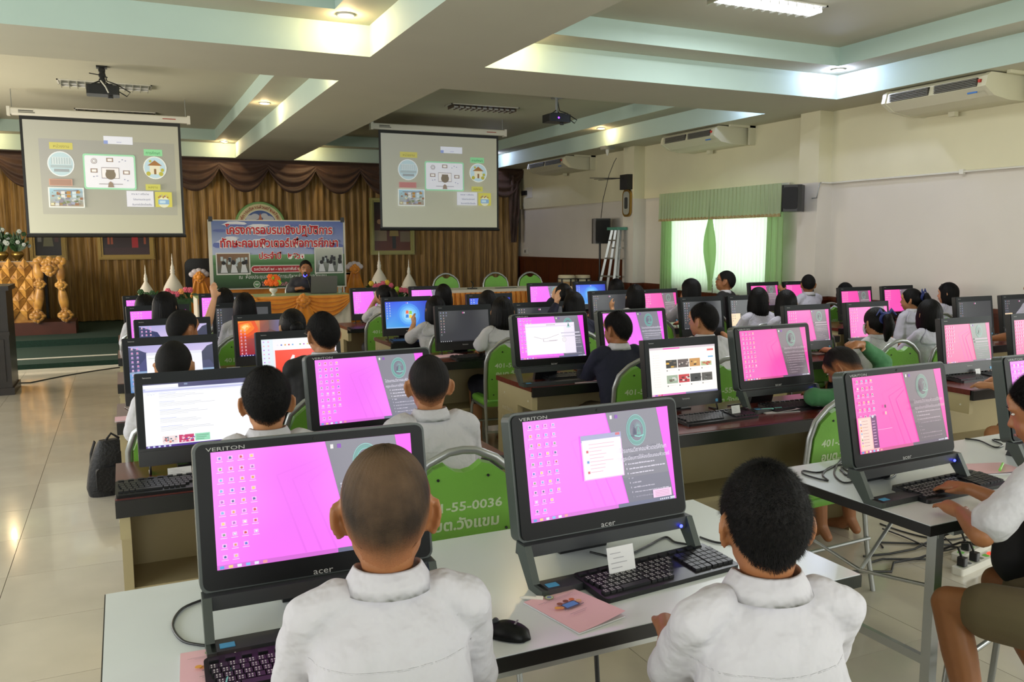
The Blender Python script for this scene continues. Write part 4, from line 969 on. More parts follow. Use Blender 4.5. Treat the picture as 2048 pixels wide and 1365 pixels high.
def display_mesh(key, w, h):
    k = (key, round(w, 3))
    if k in DISP: return DISP[k]
    rn = random.Random(hash(key) % 97 if False else len(key)); V, P_, S = 'violet', 'pink', 'rose'
    if key.startswith('violet') or key.startswith('pink') or key.startswith('rose'):
        kind = key.split('_')[0]; hi = 2 if ('hi' in key) else 1
        d = wall(kind, w, h, hi, True, seed=len(key)+ord(key[-1]))
        if 'popup' in key:
            popup(d, .36, .33, .64, .79); d.rect(.83, .045, .965, .13, 'f0c8e8', L=18); 
            for q in range(4): d.rect(.845, .06+.016*q, .95, .064+.016*q, 'c07aa0', L=19)
        if 'start' in key:
            d.rect(.0, .035, .20, .47, 'f4b8b8', L=16); d.rect(.012, .05, .13, .455, 'fcd0c4', L=17); d.rect(.14, .05, .2, .47, '6a2c6a', L=17)
            for q in range(9): d.rect(.02, .41-.04*q, .032, .43-.04*q, ICO[q], L=18); d.rect(.04, .418-.04*q, .10, .422-.04*q, '80606a', L=18); d.rect(.148, .40-.038*q, .18, .408-.038*q, 'e8b0d8', L=18)
            d.circ(.16, .47, .02, 'd0d8e0', L=19); d.rect(.3, .56, .318, .6, '602050', L=18); d.rect(.3, .47, .318, .51, 'e0c0b0', L=18); d.rect(.2, .28, .36, .286, 'ffb0e0', L=18)
        if 'drawing' in key:
            d.rect(.10, .09, .85, .84, 'ece0f4', L=16); d.rect(.11, .10, .84, .75, 'fdfafd', L=17); d.rect(.68, .10, .84, .75, 'f4ecfa', L=18); d.rect(.11, .78, .84, .82, 'f6eef8', L=17)
            for q in range(7): d.rect(.42+.02*q, .79, .43+.02*q, .805, '705868', L=18)
            for (a, b) in (((.22, .53), (.33, .47)), ((.33, .47), (.41, .47)), ((.41, .47), (.60, .56)), ((.36, .40), (.36, .46)), ((.36, .40), (.56, .41)), ((.44, .415), (.58, .42))):
                nx, ny = -(b[1]-a[1]), (b[0]-a[0]); q = .004/math.hypot(nx, ny); d.poly([(a[0]-nx*q, a[1]-ny*q), (b[0]-nx*q, b[1]-ny*q), (b[0]+nx*q, b[1]+ny*q), (a[0]+nx*q, a[1]+ny*q)], 'b8a8b4', L=19)
            for r_, c_ in ((.055, 'd0c0cc'), (.045, 'fdfafd'), (.025, 'c8b4c0'), (.018, 'fdfafd')): d.circ(.60, .41, r_, c_)
    elif key == 'search':
        d = D(w, h); d.rect(0, 0, 1, 1, 'fbfcff'); d.rect(0, .93, 1, 1, '3c3c6a', L=5); d.rect(.0, .93, .30, .985, 'f2f4fc', L=6); d.rect(0, .875, 1, .93, 'c3c6ea', L=6); d.rect(.02, .905, .98, .925, 'e8eaf8', L=7)
        d.rect(.35, .96, .38, .985, '8090b0', L=6); d.rect(0, .86, 1, .865, 'd0d4ea', L=6)
        for k, ch in enumerate('Google'): d.text(ch, .035+.011*k, .83, .035, 'b0b8d0', L=7)
        rr_ = random.Random(4)
        for b in range(5):
            for k in range(4):
                y = .84-.13*b-.022*k
                d.rect(.13, y, .13+(.18, .42, .45, .3)[k]*(.7+.4*rr_.random()), y+.006, ('a8b0e0', 'c8c8d0', 'c8c8d0', 'd0d0d8')[k], L=7)
        d.rect(.14, .05, .27, .17, 'f0dcdc', L=7); d.rect(.28, .05, .41, .17, 'c8386a', L=7); d.rect(.42, .055, .55, .17, '98dcb8', L=7)
        for k in range(20): x = .145+.115*rr_.random(); y = .06+.08*rr_.random(); d.rect(x, y, x+.016, y+.02, rr_.choice(['d04848', 'f4e8e8', '58687a', 'e8b0a0']), L=8)
        for k in range(14): x = .285+.115*rr_.random(); y = .055+.1*rr_.random(); d.rect(x, y, x+.018, y+.016, rr_.choice(['f0c0d0', '5060b0', 'f4f0f4']), L=8)
        for k in range(3): d.rect(.43, .075+.03*k, .5+.02*k, .085+.03*k, '70a088', L=8)
        d.rect(0, 0, 1, .035, '4a2a8a', L=8)
        for k in range(5): d.rect(.012+k*.045, .006, .03+k*.045, .03, 'c8d0f4', L=9)
    elif key.startswith('lake'):
        d = D(w, h); d.grad(0, .5, 1, 1, ('d8c4ec', 'e8d0ee', 'bfb4e0', 'a8a4d8')); d.grad(0, 0, 1, .5, ('5c8cc8', '5e86b0', '6d9cc4', '7aa8d8'))
        d.poly([(0, .42), (.1, .45), (.5, .47), (.42, .6), (.36, .68), (.3, .7), (.26, .82), (.18, .86), (.1, .93), (0, .98)], '343a66'); d.poly([(.05, .45), (.2, .75), (.28, .6), (.36, .66), (.44, .5), (.4, .45)], '474a7c')
        d.poly([(.55, .46), (1, .42), (1, .97), (.93, .93), (.86, .8), (.76, .74), (.68, .66), (.6, .56)], '2c3050'); d.poly([(.6, .46), (.8, .6), (.95, .62), (1, .5), (1, .44)], '3c4066')
        d.poly([(.4, .47), (.6, .46), (.55, .52), (.48, .55)], '8890b8'); d.rect(0, .40, 1, .44, '8fa8c8')
        for k in range(7): d.circ(.05+.04*k, .08+.03*math.sin(k*2), .07, 'c4d0e4' if k % 2 else '8aa0c4')
        if key == 'lake_window': d.rect(.20, -.0, .86, .84, 'fafaff', L=16); d.rect(.20, .78, .86, .84, 'e4e4f0', L=17); d.rect(.56, 0, .86, .78, 'f0f0fa', L=17); d.rect(.22, .71, .4, .72, 'c0d0c0', L=18)
        icons(d, 2 if 'window' in key else 3, (9, 9) if 'window' in key else (8, 6, 3), seed=5)
    elif key.startswith('dark'):
        d = D(w, h); d.grad(0, 0, 1, 1, ('3a3b40', '3c3d42', '36373c', '34353a')); icons(d, 2 if key[-1] in '26' else 3, (9, 8) if key[-1] in '26' else (9, 8, 2), seed=ord(key[-1]), dx=.055, dy=.088, tint='8a8a90'); d.rect(0, 0, 1, .035, '2c2d33', L=8)
        for k in range(6): d.rect(.015+k*.04, .008, .028+k*.04, .028, 'e0e0e4', L=9)
        d.rect(.47, .90, .49, .95, 'c8589a', L=9); d.rect(.50, .90, .515, .95, 'e8e8e8', L=9)
        if 'menu' in key: d.rect(0, .04, .24, .50, 'f4d8b0', L=10); d.rect(.24, .04, .3, .5, '2a2624', L=10); 
        if 'menu' in key:
            for k in range(6): d.rect(.25, .1+.06*k, .285, .11+.06*k, 'b0a8a0', L=11)
    elif key == 'fire':
        d = D(w, h); d.grad(0, 0, .5, 1, ('a81c30', '7a2030', '7a4a3a', 'f06018')); d.grad(.5, 0, 1, 1, ('5a1c3c', '6a3090', '5070c0', '6a4c44')); 
        d.grad(0, .5, .35, 1, ('d83018', 'a83c24', 'd88440', 'ff8c18')); 
        for q_, (a, b, c, e) in enumerate(((0, .55, .30, 1), (.02, .62, .24, .97), (.04, .70, .19, .93), (.06, .76, .15, .89))): d.poly([(a, b+.05), ((a+c)/2, b), (c, b+.12), (c+.02, (b+e)/2), (c-.03, e), ((a+c)/2-.02, e-.02), (a, e-.06)], ('e85018', 'f87a20', 'ffa848', 'ffd890')[q_])
        d.poly([(.8, .3), (1, .2), (1, 1), (.96, 1), (.84, .62)], '6ab0e4'); d.poly([(.84, .62), (.96, 1), (.86, .9), (.7, .7)], '3c5cc0'); d.poly([(.4, .3), (.62, .34), (.7, .6), (.5, .75), (.38, .5)], '5a3434')
        d.rect(0, 0, 1, .04, '201a70', L=9); icons(d, 2, (8, 8), y0=.75, seed=3)
        for k in range(5): d.rect(.02+k*.045, .008, .036+k*.045, .03, 'e8e8f4', L=10)
    elif key == 'redapp':
        d = D(w, h); d.rect(0, 0, 1, 1, 'f6eaf0'); d.rect(.0, .0, .15, 1, 'e4f0f6'); icons(d, 2, (9, 8), x0=.02, seed=8, dx=.06); d.rect(.15, .92, 1, 1, 'f4f4f6', L=8); d.rect(.15, .75, 1, .92, 'faf4f6', L=8)
        for k in range(14): d.rect(.2+.05*k, .84, .22+.05*k, .87, ICO[k % 10], L=9)
        d.rect(.17, .08, .97, .74, 'f8533f', L=9); d.poly([(.35, .5), (.39, .62), (.42, .6), (.41, .54), (.46, .5), (.47, .38), (.43, .36), (.42, .46), (.38, .44)], 'fbf0f0'); d.circ(.58, .55, .012, 'fbd0d0'); d.rect(0, 0, 1, .045, 'f08a80', L=10)
        for k in range(18): d.rect(.18+.04*k, .05, .205+.04*k, .07, 'f0c0b0', L=11)
    elif key == 'seven':
        d = D(w, h); d.grad(0, 0, .5, 1, ('5aa8e8', '3c9ae8', '3c6cf0', '3a4ce0')); d.grad(.5, 0, 1, 1, ('3c9ae8', '2a44c8', '2a30c0', '3c6cf0'))
        for r_, c_ in ((.44, '4c94f0'), (.36, '60acf4'), (.28, '7cc4f6'), (.2, '98d6fa'), (.13, 'b8e4fc')): d.circ(.52, .48, r_, c_)
        for (x, y, c_) in ((.455, .52, 'f0704c'), (.53, .50, '8ccc50'), (.45, .37, '3c84d8'), (.525, .35, 'f4d04c')): d.poly([(x, y), (x+.03, y+.015), (x+.065, y), (x+.068, y+.12), (x+.035, y+.14), (x+.004, y+.125)], c_)
        d.rect(0, 0, 1, .04, '88b8e8', L=10); icons(d, 2, (7, 6), seed=6, tint='c8dcf8'); d.rect(.47, .92, .485, .955, 'e060a0', L=12); d.rect(.5, .92, .515, .955, 'f4f4f4', L=12)
    else:
        d = D(w, h); d.rect(0, 0, 1, 1, 'fffaf2'); d.rect(.0, .955, 1, 1, 'd8c8d0', L=5); d.rect(.2, .955, .45, .985, 'f060c0', L=6); d.rect(.02, .9, .98, .95, 'fbf2ee', L=6); d.rect(.87, .87, .97, .91, 'e8605c', L=7)
        rr_ = random.Random(12)
        for r_ in range(2):
            for c_ in range(4):
                x = .23+.178*c_; y = (.56, .24)[r_]; pal = [('2a2622', 'd8a840', '6a5a4a'), ('5a4a48', 'c8b8b0', '303030'), ('c89048', '3a2a20', 'e8c070'), ('b0c090', 'd0905a', 'c04030'), ('a0b098', 'd8d8d0', '706858'), ('c8303c', 'e8e0d8', '501820'), ('2c2c2e', '4a4a4c', '1c1c1e'), ('504c48', '8a9088', '302c28')][r_*4+c_]
                hh = .17 if not (r_ == 0 and c_ == 3) else .09
                d.rect(x, y, x+.165, y+hh, pal[0], L=8)
                for k in range(8): a = x+.14*rr_.random(); b = y+(hh-.04)*rr_.random(); d.rect(a, b, a+.02+.03*rr_.random(), b+.03, rr_.choice(pal), L=9)
                d.circ(x+.012, y-.05, .014, '4a4040', L=8, n=10); d.rect(x+.03, y-.045, x+.13, y-.04, 'e0d0cc', L=8)
        for k in range(14): d.circ(.05, .84-.05*k, .006, 'c0b0b4', L=8, n=6); d.rect(.065, .838-.05*k, .14, .844-.05*k, 'e8dcd8', L=8)
        d.rect(.88, .73, .96, .755, '5aa8d8', L=8); d.rect(0, 0, .5, .035, 'e070c0', L=10); d.rect(.5, 0, 1, .035, '7a7aa0', L=10)
        for k in range(4): d.rect(.01+.04*k, .006, .03+.04*k, .028, ICO[k], L=11)
    DISP[k] = d.mesh('display', M_disp); return DISP[k]
# ------------------------------------------------------------------ all-in-one computers
M_bez = mat('glossy_black_bezel', '0c0e0f', .4, spec=.18); M_side = mat('dark_green_grey_shell', '3a423f', .4); M_led = mat('blue_power_light', '3038ff', .3, emit=8); M_bezg = mat('grey_black_bezel', '24272a', .55, spec=.18)
M_stick = mat('blue_badge', '4a9ac8', .4)
def aio_big():
    """wide computer on a looped foot; origin at the desk under the screen, front faces -y"""
    W_, H_ = .556, .345; T = R(-11)
    P = {}; X = Matrix.Translation((0, .045, .105)) @ Matrix.Rotation(T, 4, 'X')
    m = MB(); m.prism(rrect(W_, H_, .022, 5, 0, H_/2), .0, .045, 'y', X, smooth=False); P['shell'] = (m.mesh('shell', M_side), [])
    m = MB(); m.prism(rrect(W_-.014, H_-.012, .018, 5, 0, H_/2), -.006, .0, 'y', X); P['bezel'] = (m.mesh('bezel', M_bez), [])
    m = MB(); a = [(-W_/2+.02, .012), (W_/2-.02, .012), (W_/2-.006, -.01), (W_/2-.006, -.05), (-W_/2+.006, -.05), (-W_/2+.006, -.01)]
    m.prism([(x, z+.107) for x, z in ((-W_/2+.005, 0), (W_/2-.005, 0), (W_/2-.002, -.034), (-W_/2+.002, -.034))], .02, .07, 'y'); P['speaker_bar'] = (m.mesh('speaker_bar', M_dark), [])
    for s in (-1, 1):
        m = MB(); x = s*(W_/2-.012); m.prism([(.018, .106), (.062, .106), (.066, .085), (-.004, .0), (-.075, .0), (-.078, .02), (-.03, .02)], x-.010, x+.010, 'x'); P['side_arm' + ('' if s < 0 else '_')] = (m.mesh('side_arm', M_side), [])
    m = MB(); m.prism(rrect(W_-.024, .062, .008, 3, 0, -.044), .0, .020, 'z'); P['base_bar'] = (m.mesh('base_bar', M_dark), [])
    m = MB(); m.prism([(.08, .3), (.1, .28), (.2, .0), (.17, .0)], -.08, .08, 'x'); P['rear_stand'] = (m.mesh('rear_stand', M_black), [])
    m = MB(); m.ell((W_/2-.045, .013, .083), (.005, .004, .005)); P['power_light'] = (m.mesh('power_light', M_led), [])
    m = MB(); m.box(-W_/2+.03, -W_/2+.062, -.062, -.04, .018, .0215); P['badge'] = (m.mesh('badge', M_stick), [])
    dd = D(W_, .03); dd.text('acer', .5, .2, .7, 'b0b0b0', sx=1.3); l1 = dd.mesh('logo', M_pr)
    dd = D(.12, .02); dd.text('VERITON', .5, .1, .62, 'a8a8a8', sx=1.7, wmax=.9); l2 = dd.mesh('model_lettering', M_pr)
    return P, X, W_, H_, l1, l2
def aio_small():
    W_, H_ = .488, .365; T = R(-8); P = {}; X = Matrix.Translation((0, .0, .035)) @ Matrix.Rotation(T, 4, 'X')
    m = MB(); m.prism(rrect(W_, H_, .006, 2, 0, H_/2), 0, .04, 'y', X); P['shell'] = (m.mesh('shell', M_black), [])
    m = MB(); m.prism(rrect(W_-.006, H_-.07, .005, 2, 0, H_/2+.035), -.004, 0, 'y', X); P['bezel'] = (m.mesh('bezel', M_bezg), [])
    m = MB(); m.prism(rrect(W_-.006, .058, .005, 2, 0, .03), -.005, 0, 'y', X); P['chin'] = (m.mesh('chin', M_black), [])
    for s in (-1, 1):
        m = MB(); m.tube([(s*W_*.42, .0, .036), (s*W_*.42, -.012, .006), (s*W_*.42, .06, .004)], .005, 6); P['foot' + ('' if s < 0 else '_')] = (m.mesh('foot', M_black), [])
    m = MB(); m.prism([(.03, .22), (.06, .22), (.15, .0), (.12, .0)], -.06, .06, 'x'); m.box(-.1, .1, .08, .16, 0, .008); P['rear_stand'] = (m.mesh('rear_stand', M_black), [])
    m = MB(); m.prism(rrect(.016, .016, .003, 2, W_/2-.04, .018), -.0065, -.005, 'y', X); P['badge'] = (m.mesh('badge', M_stick), [])
    dd = D(.08, .02); dd.text('lenovo', .5, .25, .75, 'c0c0c0', sx=1.2); l1 = dd.mesh('logo', M_pr)
    dd = D(.06, .016); dd.text('lenovo', .5, .25, .6, 'b0b0b0', sx=1.2); l2 = dd.mesh('corner_lettering', M_pr)
    return P, X, W_, H_, l1, l2
BIG, SMALL = aio_big(), aio_small()
def place(me, name, parent, X, z, x=0, y=-.0066):
    o = link(me, name, parent); o.matrix_local = X @ Matrix.Translation((x, y, z)); return o
def monitor(x, y, kind, key, label, rz=0, z=DZ):
    t = thing('desktop_computer', label, 'computer', (x, y, z), rz, 'all-in-one computers on the desks')
    P, X, W_, H_, l1, l2 = BIG if kind == 'big' else SMALL
    for n, (me, _) in P.items(): link(me, n.rstrip('_'), t)
    if kind == 'big':
        place(display_mesh(key, .478, .269), 'display', t, X, H_/2+.013); place(l1, 'logo', t, X, .016); place(l2, 'model_lettering', t, X, H_-.0145, -W_/2+.072)
        m = bpy.data.meshes.get('webcam_big') or None
        if not m: b = MB(); b.cyl((0, -.008, 0), (0, 0, 0), .004, 8); m = b.mesh('webcam_big', M_grill)
        place(m, 'webcam', t, X, H_-.015, 0, 0)
    else:
        place(display_mesh(key, .430, .250), 'display', t, X, .195, 0, -.0048); place(l1, 'logo', t, X, .044, 0, -.0055); place(l2, 'corner_lettering', t, X, H_-.018, -W_/2+.045, -.0045)
    return t
ML = [  # x, y, kind, picture, label, rz
 (.40, 1.905, 'big', 'violet_hi_a', 'black computer with a violet desktop, bottom left, partly hidden by a shaved head', -1),
 (1.195, 1.90, 'big', 'violet_hi_popup', 'black computer with a violet desktop and pale dialog box, on the front white table', 2),
 (2.555, 2.055, 'big', 'pink_hi_start', 'black computer with an open start menu on hot pink, on the right white table', 3),
 (3.42, 2.06, 'big', 'violet_z', 'black computer cut off by the right edge, on the white table', 0),
 (.265, 3.50, 'small', 'search', 'black computer showing a white search results page, left block', 1),
 (.945, 3.36, 'big', 'violet_hi_b', 'black computer with a violet desktop and grey stripe behind the two nearest boys', 4),
 (2.66, 3.56, 'small', 'video', 'black computer showing a page of video thumbnails, centre block', 2),
 (3.235, 3.46, 'big', 'pink_hi_c', 'black computer with hot pink desktop beside the boy in green', 2),
 (5.05, 3.70, 'small', 'rose_1', 'black computer with a rose and grey desktop and two blue stickers on its keyboard', 0),
 (5.77, 3.72, 'small', 'rose_2', 'black computer with a rose desktop cut off at the right edge, second row', 0),
 (.225, 4.88, 'small', 'lake_window', 'black computer with a lake picture behind a white window, left block third row', 3),
 (.915, 4.88, 'small', 'redapp', 'black computer with a red drawing canvas on screen', 2),
 (2.51, 4.72, 'big', 'violet_drawing', 'black computer showing a line drawing window over violet, at a desk corner', 0),
 (3.16, 4.75, 'big', 'violet_hi_d', 'black computer with a large violet desktop behind the boy in navy', 0),
 (4.96, 5.03, 'small', 'pink_e', 'black computer with a pink desktop between two bobbed girls and the masked girl', 0),
 (5.64, 5.05, 'small', 'pink_f', 'black computer with a pink desktop right behind the girl with the blue scrunchie', 0),
 (7.0, 5.08, 'small', 'dark_6', 'black computer with a nearly black desktop by the right wall dado', 0),
 (7.63, 5.09, 'small', 'dark_menu', 'dark screen computer at the far right edge with an orange patch', 0),
 (.30, 6.08, 'small', 'lake', 'black computer showing a mountain lake, fourth row left', 4),
 (.94, 6.14, 'small', 'fire', 'black computer with a fiery orange and red wallpaper', 4),
 (2.50, 6.29, 'small', 'dark_8', 'large dark grey desktop screen left of the bobbed girl in the green chair', -1),
 (3.20, 6.30, 'small', 'dark_9', 'dark grey desktop screen behind the black computer with the line drawing', 2),
 (4.84, 6.23, 'small', 'dark_a', 'dark desktop computer in front of the seated man by the window', 0),
 (5.36, 6.20, 'small', 'dark_menu', 'dark desktop computer with a cream menu, behind the bobbed girls', 0),
 (7.33, 6.75, 'small', 'pink_g', 'pink desktop computer left of the girl with the dark ribbon', 0),
 (7.97, 6.74, 'small', 'pink_h', 'pink desktop computer against the right wall, in front of the girl with the dark ribbon', 0),
 (.26, 7.45, 'small', 'violet_e', 'violet desktop computer, fifth row left', 6),
 (.92, 7.46, 'small', 'dark_2', 'dark desktop computer with two rows of icons, left block', 0),
 (2.42, 7.53, 'small', 'seven', 'blue desktop computer with a four-colour flag logo, centre block', 0),
 (3.30, 7.60, 'small', 'seven', 'blue desktop computer mostly hidden by a girl in front of the orange skirted table', -2),
 (4.62, 7.49, 'small', 'dark_2b', 'dark desktop computer left of the girl with the hair clip', 3),
 (5.23, 7.46, 'small', 'pink_i', 'hot pink desktop computer right of the girl with the hair clip', 3),
 (7.25, 8.12, 'small', 'pink_j', 'pink desktop computer under the right end of the green curtain', 2),
 (7.80, 8.10, 'small', 'pink_k', 'pink desktop computer in front of the boy resting his hand by it', 0),
 (.24, 8.97, 'small', 'violet_f', 'violet desktop computer, farthest row at the left', 8),
 (.93, 8.97, 'small', 'violet_g', 'violet desktop computer right of the raised hand', -4),
 (2.56, 9.28, 'small', 'violet_h', 'violet desktop computer just right of the presenter table swags', 4),
 (3.25, 9.27, 'small', 'violet_i', 'violet desktop computer below the leftmost green stage chair', -2),
 (4.80, 9.30, 'small', 'violet_j', 'violet desktop computer below the conga drums', -4),
 (5.50, 9.40, 'small', 'seven', 'blue desktop computer below the ladder', -1),
]
MON = []
for (x, y, k, key, lab, rz) in ML: MON.append(monitor(x, y, k, key, lab, R(rz)))
# ------------------------------------------------------------------ keyboards
M_key = mat('keycap_black', '1d1e21', .4); M_kb = mat('keyboard_black', '121316', .35)
def kb_rows():
    rows = []
    z = 0
    for r_, (n, off) in enumerate(((15, 0), (14, .004), (13, .008), (12, .012), (8, .0))):
        for c in range(n):
            w_ = .0165; x = -.218+off+c*.0192
            if r_ == 4 and c == 3: w_ = .09
            if r_ == 4 and c > 3: x += .075
            rows.append((x, -.045+.0195*(4-r_)-.012, w_))
    for r_ in range(5):
        for c in range(3): rows.append((.085+c*.0192, -.057+.0195*r_, .0165))
    for r_ in range(5):
        for c in range(4): rows.append((.146+c*.0192, -.057+.0195*r_, .0165))
    for c in range(13): rows.append((-.218+c*.0335, .052, .02))
    return rows
KR = kb_rows()
def kbmesh():
    m = MB(); X = Matrix.Rotation(R(5), 4, 'X'); m.prism(rrect(.455, .155, .012, 3), .004, .02, 'z', X); m.box(-.2, .2, .06, .075, 0, .012)
    a = m.mesh('keyboard_body', M_kb)
    k = MB(); k.box(0, .0165, 0, .0165, 0, .007); kk = k.mesh('key', M_key); k = MB(); k.box(0, .09, 0, .0165, 0, .007); kw = k.mesh('key', M_key); k = MB(); k.box(0, .02, 0, .011, 0, .006); kf = k.mesh('key', M_key)
    al = MB()
    for (x, y, w_) in KR: al.box(x, x+w_, y, y+(.0165 if w_ != .02 else .011), .02, .027, X)
    return a, kk, kw, kf, al.mesh('keys', M_key), X
KB = kbmesh()
dd = D(.455, .155, .0001)
rn = random.Random(1)
for (x, y, w_) in KR:
    if w_ == .0165 and x < .08:
        for q in range(2 if rn.random() < .8 else 1): a = (x+.003+.006*q)/.455+.5; b = (y+.009)/.155+.5; dd.rect(a, b, a+.006, b+.03, 'c8c8c8', L=1); dd.rect(a, b-.05, a+.006, b-.02, 'b0b0b0', L=1)
KLEG = dd.mesh('key_legends', M_pr)
def keyboard(x, y, label, rz=0, near=False, z=DZ):
    t = thing('keyboard', label, 'keyboard', (x, y, z), rz, 'black keyboards on the desks')
    a, kk, kw, kf, al, X = KB
    link(a, 'keyboard_body', t)
    if near:
        for (kx, ky, w_) in KR:
            o = link(kk if w_ == .0165 else kw if w_ == .09 else kf, 'key', t); o.matrix_local = X @ Matrix.Translation((kx, ky, .02))
        o = link(KLEG, 'key_legends', t); o.matrix_local = X @ Matrix.Translation((0, 0, .0273)) @ Matrix.Rotation(R(-90), 4, 'X')
    else: o = link(al, 'keys', t); o['kind'] = 'stuff'
    return t
def cen(u, v, z=DZ+.02): return onz(u, v, z)
p = onz(1315, 1138, DZ+.02); keyboard(p.x, p.y, 'black keyboard in front of the dialog-box computer on the front white table', R(5), True)
p = onz(560, 1330, DZ+.02); keyboard(p.x+.08, p.y+.0, 'black keyboard at the bottom left, mostly hidden by the boy with the shaved head', R(-2), True)
p = onz(1905, 968, DZ+.02); keyboard(p.x-.01, p.y, 'black keyboard on the right white table under a bare forearm', R(3), True)
for (u, v, lab) in ((365, 962, 'black keyboard below the search results computer'), (1150, 750, 'black keyboard on the desk corner below the line drawing computer'),
                    (1430, 832, 'black keyboard below the video thumbnails computer'), (1600, 808, 'black keyboard beside the boy in green'), (1950, 752, 'black keyboard with two blue stickers'),
                    (740, 656, 'far black keyboard by the presenter table'), (830, 680, 'black keyboard below the blue flag logo screen'), (960, 712, 'black keyboard left of the bobbed girl in the green chair'),
                    (1480, 676, 'black keyboard below the dark computer near the man by the window'), (1690, 700, 'black keyboard below the pink computer beside the masked girl'), (1742, 654, 'black keyboard at the wall side desks'),
                    (1990, 672, 'black keyboard under the nearly black desktop by the wall dado')):
    p = onz(u, v, DZ+.02); keyboard(p.x, p.y, lab, R(random.uniform(-3, 5)))
for u, v in ((1933, 741), (2010, 745)):
    p = onz(u, v-3, DZ+.035); m = MB(); m.prism(rrect(.05, .035, .01, 2), 0, .004, 'z'); o = m.build('sticky_note', mat('blue_sticker', '5a6ad8', .5)); o.location = (p.x, p.y, DZ+.04)
    tag(o, '%s blue sticker lying on the keyboard of the rose desktop computer' % ('left' if u < 1950 else 'right'), 'sticker')
# ------------------------------------------------------------------ small things on the desks
M_paper = mat('pink_paper', 'e6b8c0', .6); M_paperw = mat('white_paper', 'd8d8dc', .6)
def booklet(u, v, w_, h_, rz, label, hi=False, z=DZ, pink=True, mx='booklet'):
    p = onz(u, v, z); t = thing(mx, label, 'booklet', (p.x, p.y, z+.001), R(rz), 'printed handouts')
    mm = M_paper if pink else M_paperw
    m = MB(); m.box(-w_/2, w_/2, -h_/2, h_/2, 0, .003); m.build('pages', M_paperw, t)
    m = MB(); N = 8; m.loft([[Vector((-w_/2+w_*i/N, y_, .004+.012*(i/N)**2*(1 if y_ < 0 else .2))) for i in range(N+1)] for y_ in (-h_/2, h_/2)], cap=False, closed=False); m.build('cover', mm, t)
    if hi:
        d = D(w_, h_, .0002); d.circ(.42, .88, .055, '8aa070'); d.circ(.42, .88, .045, 'c8cca8'); d.circ(.42, .88, .03, '7a8ab0'); d.rect(.1, .80, .86, .806, '9a8088'); d.rect(.2, .775, .76, .78, '9a8088')
        d.poly(rr01(.36, .50, .66, .63, .006, w_, h_), '4a4a60'); d.rect(.385, .515, .635, .615, '5a8ad0'); d.rect(.3, .485, .72, .5, '5a5a68')
        for (a, b, c) in ((.31, .56, 'd89050'), (.38, .65, '8a5030'), (.52, .66, '7a4428'), (.64, .65, 'c86a30'), (.70, .57, 'd8a878'), (.25, .58, 'e0a040')): d.circ(a, b, .035, c)
        d.rect(.26, .36, .62, .367, '9a8088'); d.rect(.3, .33, .56, .336, '9a8088')
        o = link(d.mesh('cover_print', M_pr), 'cover_print', t); o.matrix_local = Matrix.Translation((0, 0, .009)) @ Matrix.Rotation(R(-90), 4, 'X'); o.rotation_euler = (R(-90), 0, 0)
        o.matrix_local = Matrix.Translation((0, 0, .0085)) @ Matrix.Rotation(R(-2.2), 4, 'Y') @ Matrix.Rotation(R(-90), 4, 'X')
    return t
booklet(1147, 1222, .148, .21, 12, 'pink booklet with a cartoon of children at a laptop, beside the mouse', True)
booklet(435, 1345, .148, .21, -4, 'pink booklet with a mint pen lying on it, bottom left corner of the white table', True)
booklet(266, 838, .17, .13, 0, 'pink booklet on the left end of the second desk'); booklet(280, 766, .15, .1, 4, 'pink sheet at the left edge of the third desk')
booklet(895, 713, .21, .148, 8, 'pink booklet left of the bobbed girl in the green chair'); booklet(822, 681, .2, .13, 0, 'pink booklet at the left end of the fifth desk')
booklet(1175, 764, .2, .1, -10, 'pink booklet sticking out beside the boy in navy'); booklet(1552, 822, .21, .13, -8, 'white handout with a pale pen, beside the mouse', pink=False)
booklet(1640, 706, .2, .14, 0, 'pink sheet under the keyboard behind the boy in green'); booklet(1975, 940, .21, .148, -20, 'pink booklet far corner of the right white table', z=DZ)
booklet(1180, 1172-46, .01, .01, 0, 'x') if False else None
def pen(u, v, rz, m_, label, z=DZ+.014, L=.14):
    p = onz(u, v, z); t = thing('pen', label, 'pen', (p.x, p.y, z+.004), R(rz))
    m = MB(); m.tube([(0, -L/2, 0), (0, L*.35, 0)], .005, 8); m.build('barrel', m_, t); m = MB(); m.tube([(0, L*.35, 0), (0, L/2, 0)], [.0045, .002], 8); m.build('tip', M_whitepl, t)
    m = MB(); m.box(-.0015, .0015, -L/2, -L*.2, .004, .007); m.build('clip', m_, t)
M_mint2 = mat('mint_plastic', '7fd0c8', .3)
pen(462, 1342, -14, M_mint2, 'mint green pen on the bottom left pink booklet'); pen(1063, 1200, 55, M_whitepl, 'white pen lying at the corner of the pink booklet', DZ+.002, .06); pen(1540, 820, 80, M_mint2, 'pale blue pen on the white handout')
pen(2003, 935, -60, mat('lime_plastic', '90d860', .4), 'lime pen on the right white table')
